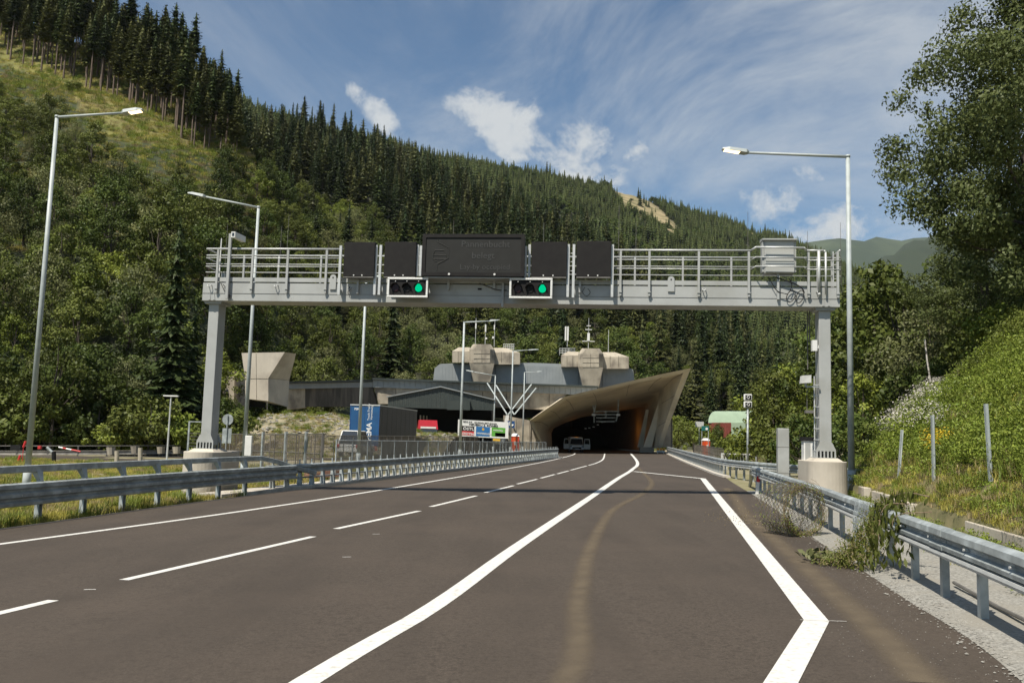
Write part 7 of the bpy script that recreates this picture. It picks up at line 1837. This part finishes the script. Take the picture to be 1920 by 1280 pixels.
# ================================================================== LOW PLANTS
def tuft(name, n, h, spread, w_, m, seed, bend=.5):
    rng = np.random.RandomState(seed); V = []; Fq = []
    for i in range(n):
        a = rng.rand() * 6.28; r0 = spread * rng.rand() ** .7; b = np.array([math.cos(a) * r0, math.sin(a) * r0, -.02]); hh = h * rng.uniform(.5, 1.15); la = rng.rand() * 6.28; lean = np.array([math.cos(la), math.sin(la), 0]) * hh * bend * rng.rand()
        sd = np.array([-math.sin(la), math.cos(la), 0]) * w_ * rng.uniform(.6, 1.3); k = len(V); mid_ = b + lean * .35 + np.array([0, 0, hh * .6]); tip = b + lean + np.array([0, 0, hh])
        V += [b - sd, b + sd, mid_ + sd * .8, mid_ - sd * .8, tip + sd * .15, tip - sd * .15]; Fq += [(k, k + 1, k + 2, k + 3), (k + 3, k + 2, k + 4, k + 5)]
    return npmesh(name, V, Fq, m)
def herb(name, h, spread, n, leaf, m, seed, flower=None, nf=0):
    rng = np.random.RandomState(seed); q = rng.normal(size=(n, 3)); q[:, :2] *= spread * .45; q[:, 2] = h * rng.rand(n) ** .8
    V, Fq = leaves(q, leaf * rng.uniform(.6, 1.4, n), rng, up=.9, aspect=.5); mi = np.zeros(n, int); ms = [m]
    if flower:
        f = rng.normal(size=(nf, 3)); f[:, :2] *= spread * .4; f[:, 2] = h * rng.uniform(.85, 1.25, nf); V2, F2 = leaves(f, .045 * rng.uniform(.6, 1.4, nf), rng, up=2, aspect=1.); F2 = F2 + len(V); V = np.concatenate([V, V2]); Fq = np.concatenate([Fq, F2]); mi = np.concatenate([mi, np.ones(nf, int)]); ms = [m, flower]
    return npmesh(name, V, Fq, ms, mi)
TUF = [tuft('grass_tuft', 90, .20, .36, .008, 'grassblade', 81, 1.), tuft('grass_tuft', 70, .14, .34, .008, 'grassblade', 82, 1.), tuft('tall_grass', 90, .36, .36, .008, 'weed', 83, 1.2), tuft('dry_tuft', 70, .26, .34, .006, 'drygrass', 84, 1.2)]
HRB = [herb('herb', .45, .5, 260, .075, 'weed', 91), herb('herb', .6, .55, 300, .085, 'leaf_e', 92), herb('herb', .4, .6, 240, .07, 'weed', 93), herb('flowering_herb', .95, .5, 200, .10, 'weed', 94, 'blossom', 70), herb('yellow_flowers', .6, .3, 90, .08, 'weed', 95, 'yellowflower', 40), herb('herb', .9, .7, 380, .10, 'leaf_a', 96)]
# embankment on the right
pts = []
for _ in range(42000):
    y = 7 + 60 * rnd.random() ** 1.25; wx = wall_x(y); x = wx + .15 + 14 * rnd.random()
    z = ground_z(x, y); mx_, my_ = project(x, y, z)
    if mx_ < 1350 or mx_ > 2060: continue
    if any(abs(x - q.x - (y - q.y) * .5) < .22 and q.y - 1.0 < y < q.y + .1 for q in SP):
        pts.append((x, y, z - .02, rnd.uniform(.25, .45), rnd.random() * 6.28, rnd.choice((0, 1, 2, 3)))); continue
    u = x - wx; n_ = noise.noise(Vector((x * .5, y * .5, 7))); n2 = noise.noise(Vector((x * .25 + 9, y * .25, 1)))
    if u < 1.2: k = rnd.choices((0, 1, 3, 2, 4), (3, 3, 3, 2, 1))[0]
    elif n2 > .34: k = rnd.choices((5, 9, 4, 2), (3, 1, 3, 2))[0]
    elif n_ > .15: k = rnd.choices((4, 6, 0, 2), (3, 3, 2, 3))[0]
    elif n_ < -.25: k = rnd.choices((2, 3, 0), (3, 3, 2))[0]
    else: k = rnd.choices((2, 4, 6, 0, 3), (4, 2, 2, 4, 2))[0]
    if 1540 < mx_ < 1760 and 740 < my_ < 840 and rnd.random() < .13: k = 7
    if 1735 < mx_ < 1775 and 850 < my_ < 872 and rnd.random() < .4: k = 8
    pts.append((x, y, z - .02, rnd.uniform(.5, 1.05) * (1 if u > 1 else .75), rnd.random() * 6.28, k))
scatter('undergrowth', 'dense weeds, grass and white blossoms covering the slope on the right', TUF + HRB, pts)
# median grass on the left
pts = []
for _ in range(15000):
    y = 12 + 46 * rnd.random() ** 1.1; le = lerp_curve(Lx, min(y, 31)) ; x = le - .25 - (16 + .5 * (y - 12)) * rnd.random() ** 1.2
    if x < float(np.interp(y, [45, 52, 58, 63], [-80, -50, -33, -24.5])) + 1.5 or (y > 30 and x > -9.6 + (y - 30) * .15): continue
    z = ground_z(x, y); pts.append((x, y, z, rnd.uniform(.45, .95), rnd.random() * 6.28, rnd.choices((0, 1, 3, 2), (5, 6, 2, 1))[0]))
scatter('median_grass', 'yellow-green rough grass of the median behind the left guardrail', TUF, pts)
# meadow tufts and bushes on the spur
pts = []
for _ in range(9000):
    px = rnd.uniform(-100, 500); a = px2a(px); Yc = float(np.interp(a, HA.a, HA.Y)); Y = rnd.uniform(120, Yc + 4); x, y, z = HA.pos(a, Y); mx_, my_ = project(x, y, z)
    pts.append((x, y, z, rnd.uniform(1.2, 2.8), rnd.random() * 6.28, rnd.choices((0, 2, 3), (3, 2, 2))[0]))
scatter('meadow_grass', 'coarse yellow-green grass on the meadow spur', TUF, pts)
for px, py, Y in ((310, 232, 190), (345, 205, 200), (250, 160, 215), (420, 262, 185), (100, 215, 190), (150, 120, 225), (330, 240, 180)):
    a = px2a(px); x, y, z = HA.pos(a, Y); t = thing('bush', 'small lone bush on the open meadow of the spur', 'bush', (x, y, z - .2), rnd.random() * 6, 'lone bushes on the meadow'); s = rnd.uniform(.7, 1.3); t.scale = (s, s, s); k = rnd.randrange(3); inst('stem', BU[k][0], t); inst('foliage', BU[k][1], t)
# rubble mound in front of the intake tower
mb = MB(); nx, ny = 60, 22
def mound_z(x, y):
    px, _ = project(x, y, 1); h_ = float(np.interp(px, [425, 450, 500, 560, 640, 690, 740, 790], [.0, 3.0, 3.9, 4.2, 3.9, 3.6, 3.2, 2.4])); t = max(0, min(1, (y - 82) / 13)); return -.4 + h_ * sm(t) + .35 * noise.noise(Vector((x * .5, y * .5, 2))) * sm(t * 2)
for j in range(ny):
    for i in range(nx):
        y = 80 + 34 * j / (ny - 1); x = -28 + 21 * i / (nx - 1) + (y - 80) * .12; mb.v.append((x, y, mound_z(x, y)))
mb.f = [(j * nx + i, j * nx + i + 1, (j + 1) * nx + i + 1, (j + 1) * nx + i) for j in range(ny - 1) for i in range(nx - 1)]; mb.m = [0] * len(mb.f)
M['rubble'] = mat('rubble_soil', (.30, .26, .18), (.18, .165, .10), rough=.95, scale=1.2, detail=9, bump=.8, bscale=7, bdist=.1)
mb.build('rubble_mound', 'rubble', smooth=True, label='stony rubble mound grown over with weeds', kind='structure')
def rub(r_):
    y = 81 + 16 * r_.random(); x = -28 + 21 * r_.random() + (y - 80) * .12; return x, y, mound_z(x, y)
pebble_cloud('rubble_stones', 1800, rub, .16, 'stone', 'loose pale stones on the rubble mound', 9)
pts = []
for _ in range(2600):
    x, y, z = rub(rnd)
    if noise.noise(Vector((x * .22, y * .22, 5))) < 0 and rnd.random() < .6: continue
    pts.append((x, y, z, rnd.uniform(.5, 1.0), rnd.random() * 6.28, rnd.choices((0, 3, 4, 2), (4, 4, 1, 2))[0]))
scatter('mound_weeds', 'weeds and grass tufts on the rubble mound', TUF + HRB, pts)
pts = []
for _ in range(2600):
    y = 60 + 85 * rnd.random(); x = float(np.interp(y, [60, 86, 100, 118, 150], [17.5, 21.3, 22.3, 24.2, 28])) + rnd.uniform(-6, 14); c_ = float(np.interp(y, [60, 86, 100, 118, 150], [17.5, 21.3, 22.3, 24.2, 28])); wd = float(np.interp(y, [60, 86, 100, 118, 150], [0, 1.2, 2.6, 4, 4]))
    if x < lerp_curve(Rx, min(y, 120)) + 1.8 or abs(x - c_) < wd: continue
    pts.append((x, y, ground_z(x, y), rnd.uniform(.5, 1.0), rnd.random() * 6.28, rnd.choices((0, 3, 4, 2), (4, 4, 1, 2))[0]))
scatter('verge_grass', 'rough dry grass beside the sandy track', TUF + HRB, pts)
# weeds poking through the gravel by the wall and the guardrail
pts = []
for _ in range(420):
    y = 5 + 26 * rnd.random(); x = wall_x(y) - rnd.random() ** 2 * 1.2; pts.append((x, y, rz(x), rnd.uniform(.25, .6), rnd.random() * 6.28, rnd.choices((0, 1, 3, 4), (2, 2, 2, 2))[0]))
scatter('verge_weeds', 'small weeds in the gravel at the foot of the low wall', TUF + HRB, pts)

# ================================================================== WIRE ROLL AND BRANCHES AT THE RIGHT GUARDRAIL
gq = G(1484, 1003); cc = Vector((gq.x + .05, gq.y + .1, gq.z + .50)); roll_t = thing('wire_roll', 'loose roll of wire mesh full of dried vines leaning at the guardrail', 'wire roll', (cc.x, cc.y, gq.z))
ax_ = Vector((-.42, .9, .02)).normalized(); e1 = Vector((ax_.y, -ax_.x, 0)).normalized(); e2 = ax_.cross(e1); e2 = e2 if e2.z > 0 else -e2
off_ = Vector((0, 0, .50)); mb = MB(); r3 = random.Random(3)
for turn in range(2):
    rr = .42 + .06 * turn; nA, nL = 26, 8; Lr = .85
    for i in range(nA):
        for j in range(nL):
            def pt(i_, j_): th = 6.283 * i_ / nA + .1 * turn; q_ = rr * (1 + .05 * math.sin(3 * th + turn)); return off_ + e1 * (q_ * math.cos(th)) + e2 * (q_ * math.sin(th)) + ax_ * (-.35 + Lr * j_ / nL)
            mb.tube(pt(i, j), pt(i + .5, j + .5), .0042, n=3, caps=False); mb.tube(pt(i + .5, j + .5), pt(i, j + 1), .0042, n=3, caps=False); mb.tube(pt(i + 1, j), pt(i + .5, j + .5), .0042, n=3, caps=False); mb.tube(pt(i + .5, j + .5), pt(i + 1, j + 1), .0042, n=3, caps=False)
mb.build('wire_mesh', 'zinc_dark', roll_t)
mb = MB()
for _ in range(260):
    th = r3.random() * 6.283; rr = r3.uniform(.40, .54); u = -.38 + .85 * r3.random() ** 2.6; pts_ = []
    for k in range(6):
        t_ = th + k * .16; rr += r3.uniform(-.02, .025); pts_.append(off_ + e1 * (rr * math.cos(t_)) + e2 * (rr * math.sin(t_) * 1.0) + ax_ * (u + r3.uniform(-.02, .03)))
    mb.pipe(pts_, .0038, 3)
mb.build('dried_vine', 'drygrass', roll_t)
def leaf_cloud(name, m, C, size, parent, seed, up=.4, aspect=.45, dirs=None):
    V, Fq = leaves(np.array(C), size, np.random.RandomState(seed), up=up, aspect=aspect, dirs=dirs); o = bpy.data.objects.new(name, npmesh(name, V, Fq, m)); COL.objects.link(o); o.parent = parent; return o
C = []
for _ in range(2600):
    th = 6.283 * r3.random(); low = math.sin(th) < -.2
    if not low and r3.random() < .45: continue
    rr = r3.gauss(.47, .045); u = -.4 + .95 * r3.random() ** (2.4 if low else 1.8); C.append(off_ + e1 * (rr * math.cos(th)) + e2 * (rr * math.sin(th)) + ax_ * u + Vector((r3.gauss(0, .02), r3.gauss(0, .02), 0)))
for _ in range(260):
    u = .5 + 1.2 * r3.random(); C.append(off_ + e1 * r3.gauss(0, .34) + Vector((0, 0, -.42 + abs(r3.gauss(0, .16)))) + ax_ * u * 1.0 + Vector((-.25, 0, 0)))
leaf_cloud('vine_leaves', 'weed', C[:1300], .036, roll_t, 5); leaf_cloud('dry_leaves', 'drygrass', C[900:], .034, roll_t, 6)
# cut branch hung over the rail
def on_rail(y): xs = [p.y for p in bR]; return Vector((float(np.interp(y, xs, [p.x for p in bR])), y, float(np.interp(y, xs, [p.z for p in bR]))))
hb_ = on_rail(13.4); br = thing('cut_branches', 'wilting cut branches with big drooping leaves hung over the guardrail', 'branches', tuple(hb_))
rr_ = Vector((-.98, .18, 0)); al = Vector((.19, .98, 0)); mb = MB(); stems = []
def stem(a, b, c, r0):
    P_ = curve([a, b, c], step=.08); stems.append(P_)
    for i in range(len(P_) - 1): mb.tube(P_[i], P_[i + 1], r0 * (1 - .7 * i / len(P_)), r0 * (1 - .7 * (i + 1) / len(P_)), 5, caps=False)
stem(Vector((.1, .2, .95)), rr_ * .12 + al * .5 + Vector((0, 0, .80)), rr_ * .75 + al * .2 + Vector((0, 0, .08)), .010)
stem(Vector((.05, .5, .93)), rr_ * .14 + al * .3 + Vector((0, 0, .75)), rr_ * .50 - al * .1 + Vector((0, 0, .1)), .009)
stem(Vector((.1, -.9, .92)), rr_ * .2 - al * .8 + Vector((0, 0, .82)), rr_ * .22 - al * 1.0 + Vector((0, 0, .35)), .008)
stem(Vector((.1, -.2, .98)), rr_ * .2 - al * .1 + Vector((0, 0, .9)), rr_ * .35 - al * .35 + Vector((0, 0, .25)), .008)
stem(Vector((.3, -.4, 1.1)), Vector((.1, .0, 1.12)), rr_ * .25 + al * .4 + Vector((0, 0, .9)), .01)
stem(rr_ * .45 + al * .5 + Vector((0, 0, .3)), rr_ * .7 + al * .3 + Vector((0, 0, .12)), rr_ * .95 + al * .5 + Vector((0, 0, .06)), .008)
mb.build('stem', 'wood', br)
C = []; D = []
for P_ in stems[:5]:
    for p in P_[3:]:
        for _ in range(7): C.append(p + Vector((r3.gauss(0, .07), r3.gauss(0, .07), -abs(r3.gauss(0, .10))))); D.append((r3.gauss(0, .25), r3.gauss(0, .25), -1.6))
leaf_cloud('drooping_leaves', 'leaf_a', C, .15, br, 15, up=.0, aspect=.36, dirs=np.array(D))
C2 = [p + Vector((r3.gauss(0, .12), r3.gauss(0, .12), r3.gauss(0, .07) - .02)) for P_ in stems[:2] + stems[5:] for p in P_ for _ in range(110)]
C2 = [Vector((c.x, c.y, max(c.z, .01))) for c in C2]
leaf_cloud('vine_tangle', 'weed', C2, .038, br, 16, up=.4, aspect=.4); leaf_cloud('dry_twigs', 'drygrass', C2[::2], .06, br, 17, up=.2, aspect=.14)
C3 = [rr_ * 1.0 + al * .7 + Vector((r3.gauss(0, .14), r3.gauss(0, .18), .05 + abs(r3.gauss(0, .05)))) for _ in range(60)]
leaf_cloud('fallen_leaves', 'leaf_b', C3, .15, br, 18, up=.8, aspect=.5)
# loose net over the rail
mb = MB(); nb_ = 14
for i in range(nb_):
    for j in range(8):
        def pn(i_, j_):
            y_ = 13.9 + 1.6 * i_ / nb_; r_p = on_rail(y_); u = j_ / 8; return r_p + Vector((-.18 - .05 * math.sin(u * 3), 0, .90 - .85 * u))
        mb.tube(pn(i, j), pn(i + .5, j + .5), .0032, n=3, caps=False); mb.tube(pn(i + .5, j + .5), pn(i + 1, j + 1), .0032, n=3, caps=False); mb.tube(pn(i + 1, j), pn(i + .5, j + .5), .0032, n=3, caps=False); mb.tube(pn(i + .5, j + .5), pn(i, j + 1), .0032, n=3, caps=False)
o = mb.build('wire_net', 'zinc'); tag(o, 'piece of wire net draped over the guardrail between roll and branches', 'wire net')
mb = MB(); a = on_rail(11.9) + Vector((.35, 0, .08)); b = on_rail(8.6) + Vector((.30, 0, .10)); mb.pipe([a, a.lerp(b, .5) + Vector((.02, 0, -.03)), b], .022, 7); o = mb.build('loose_pipe', 'zinc_dark'); tag(o, 'thin dark pipe lying behind the right guardrail posts', 'pipe')
# ================================================================== HAZE
mb = MB(); mb.box(-6900, 6900, -60, 6900, -3.5, 1150)
hm, nt = new_mat('haze'); o_ = nt.nodes.new('ShaderNodeOutputMaterial'); v_n = nt.nodes.new('ShaderNodeVolumePrincipled')
v_n.inputs['Density'].default_value = .000035; v_n.inputs['Color'].default_value = (.78, .86, .92, 1); v_n.inputs['Anisotropy'].default_value = .2
nt.links.new(v_n.outputs[0], o_.inputs['Volume'])
mb.build('haze', hm, kind='stuff', label='thin mountain air over the valley')
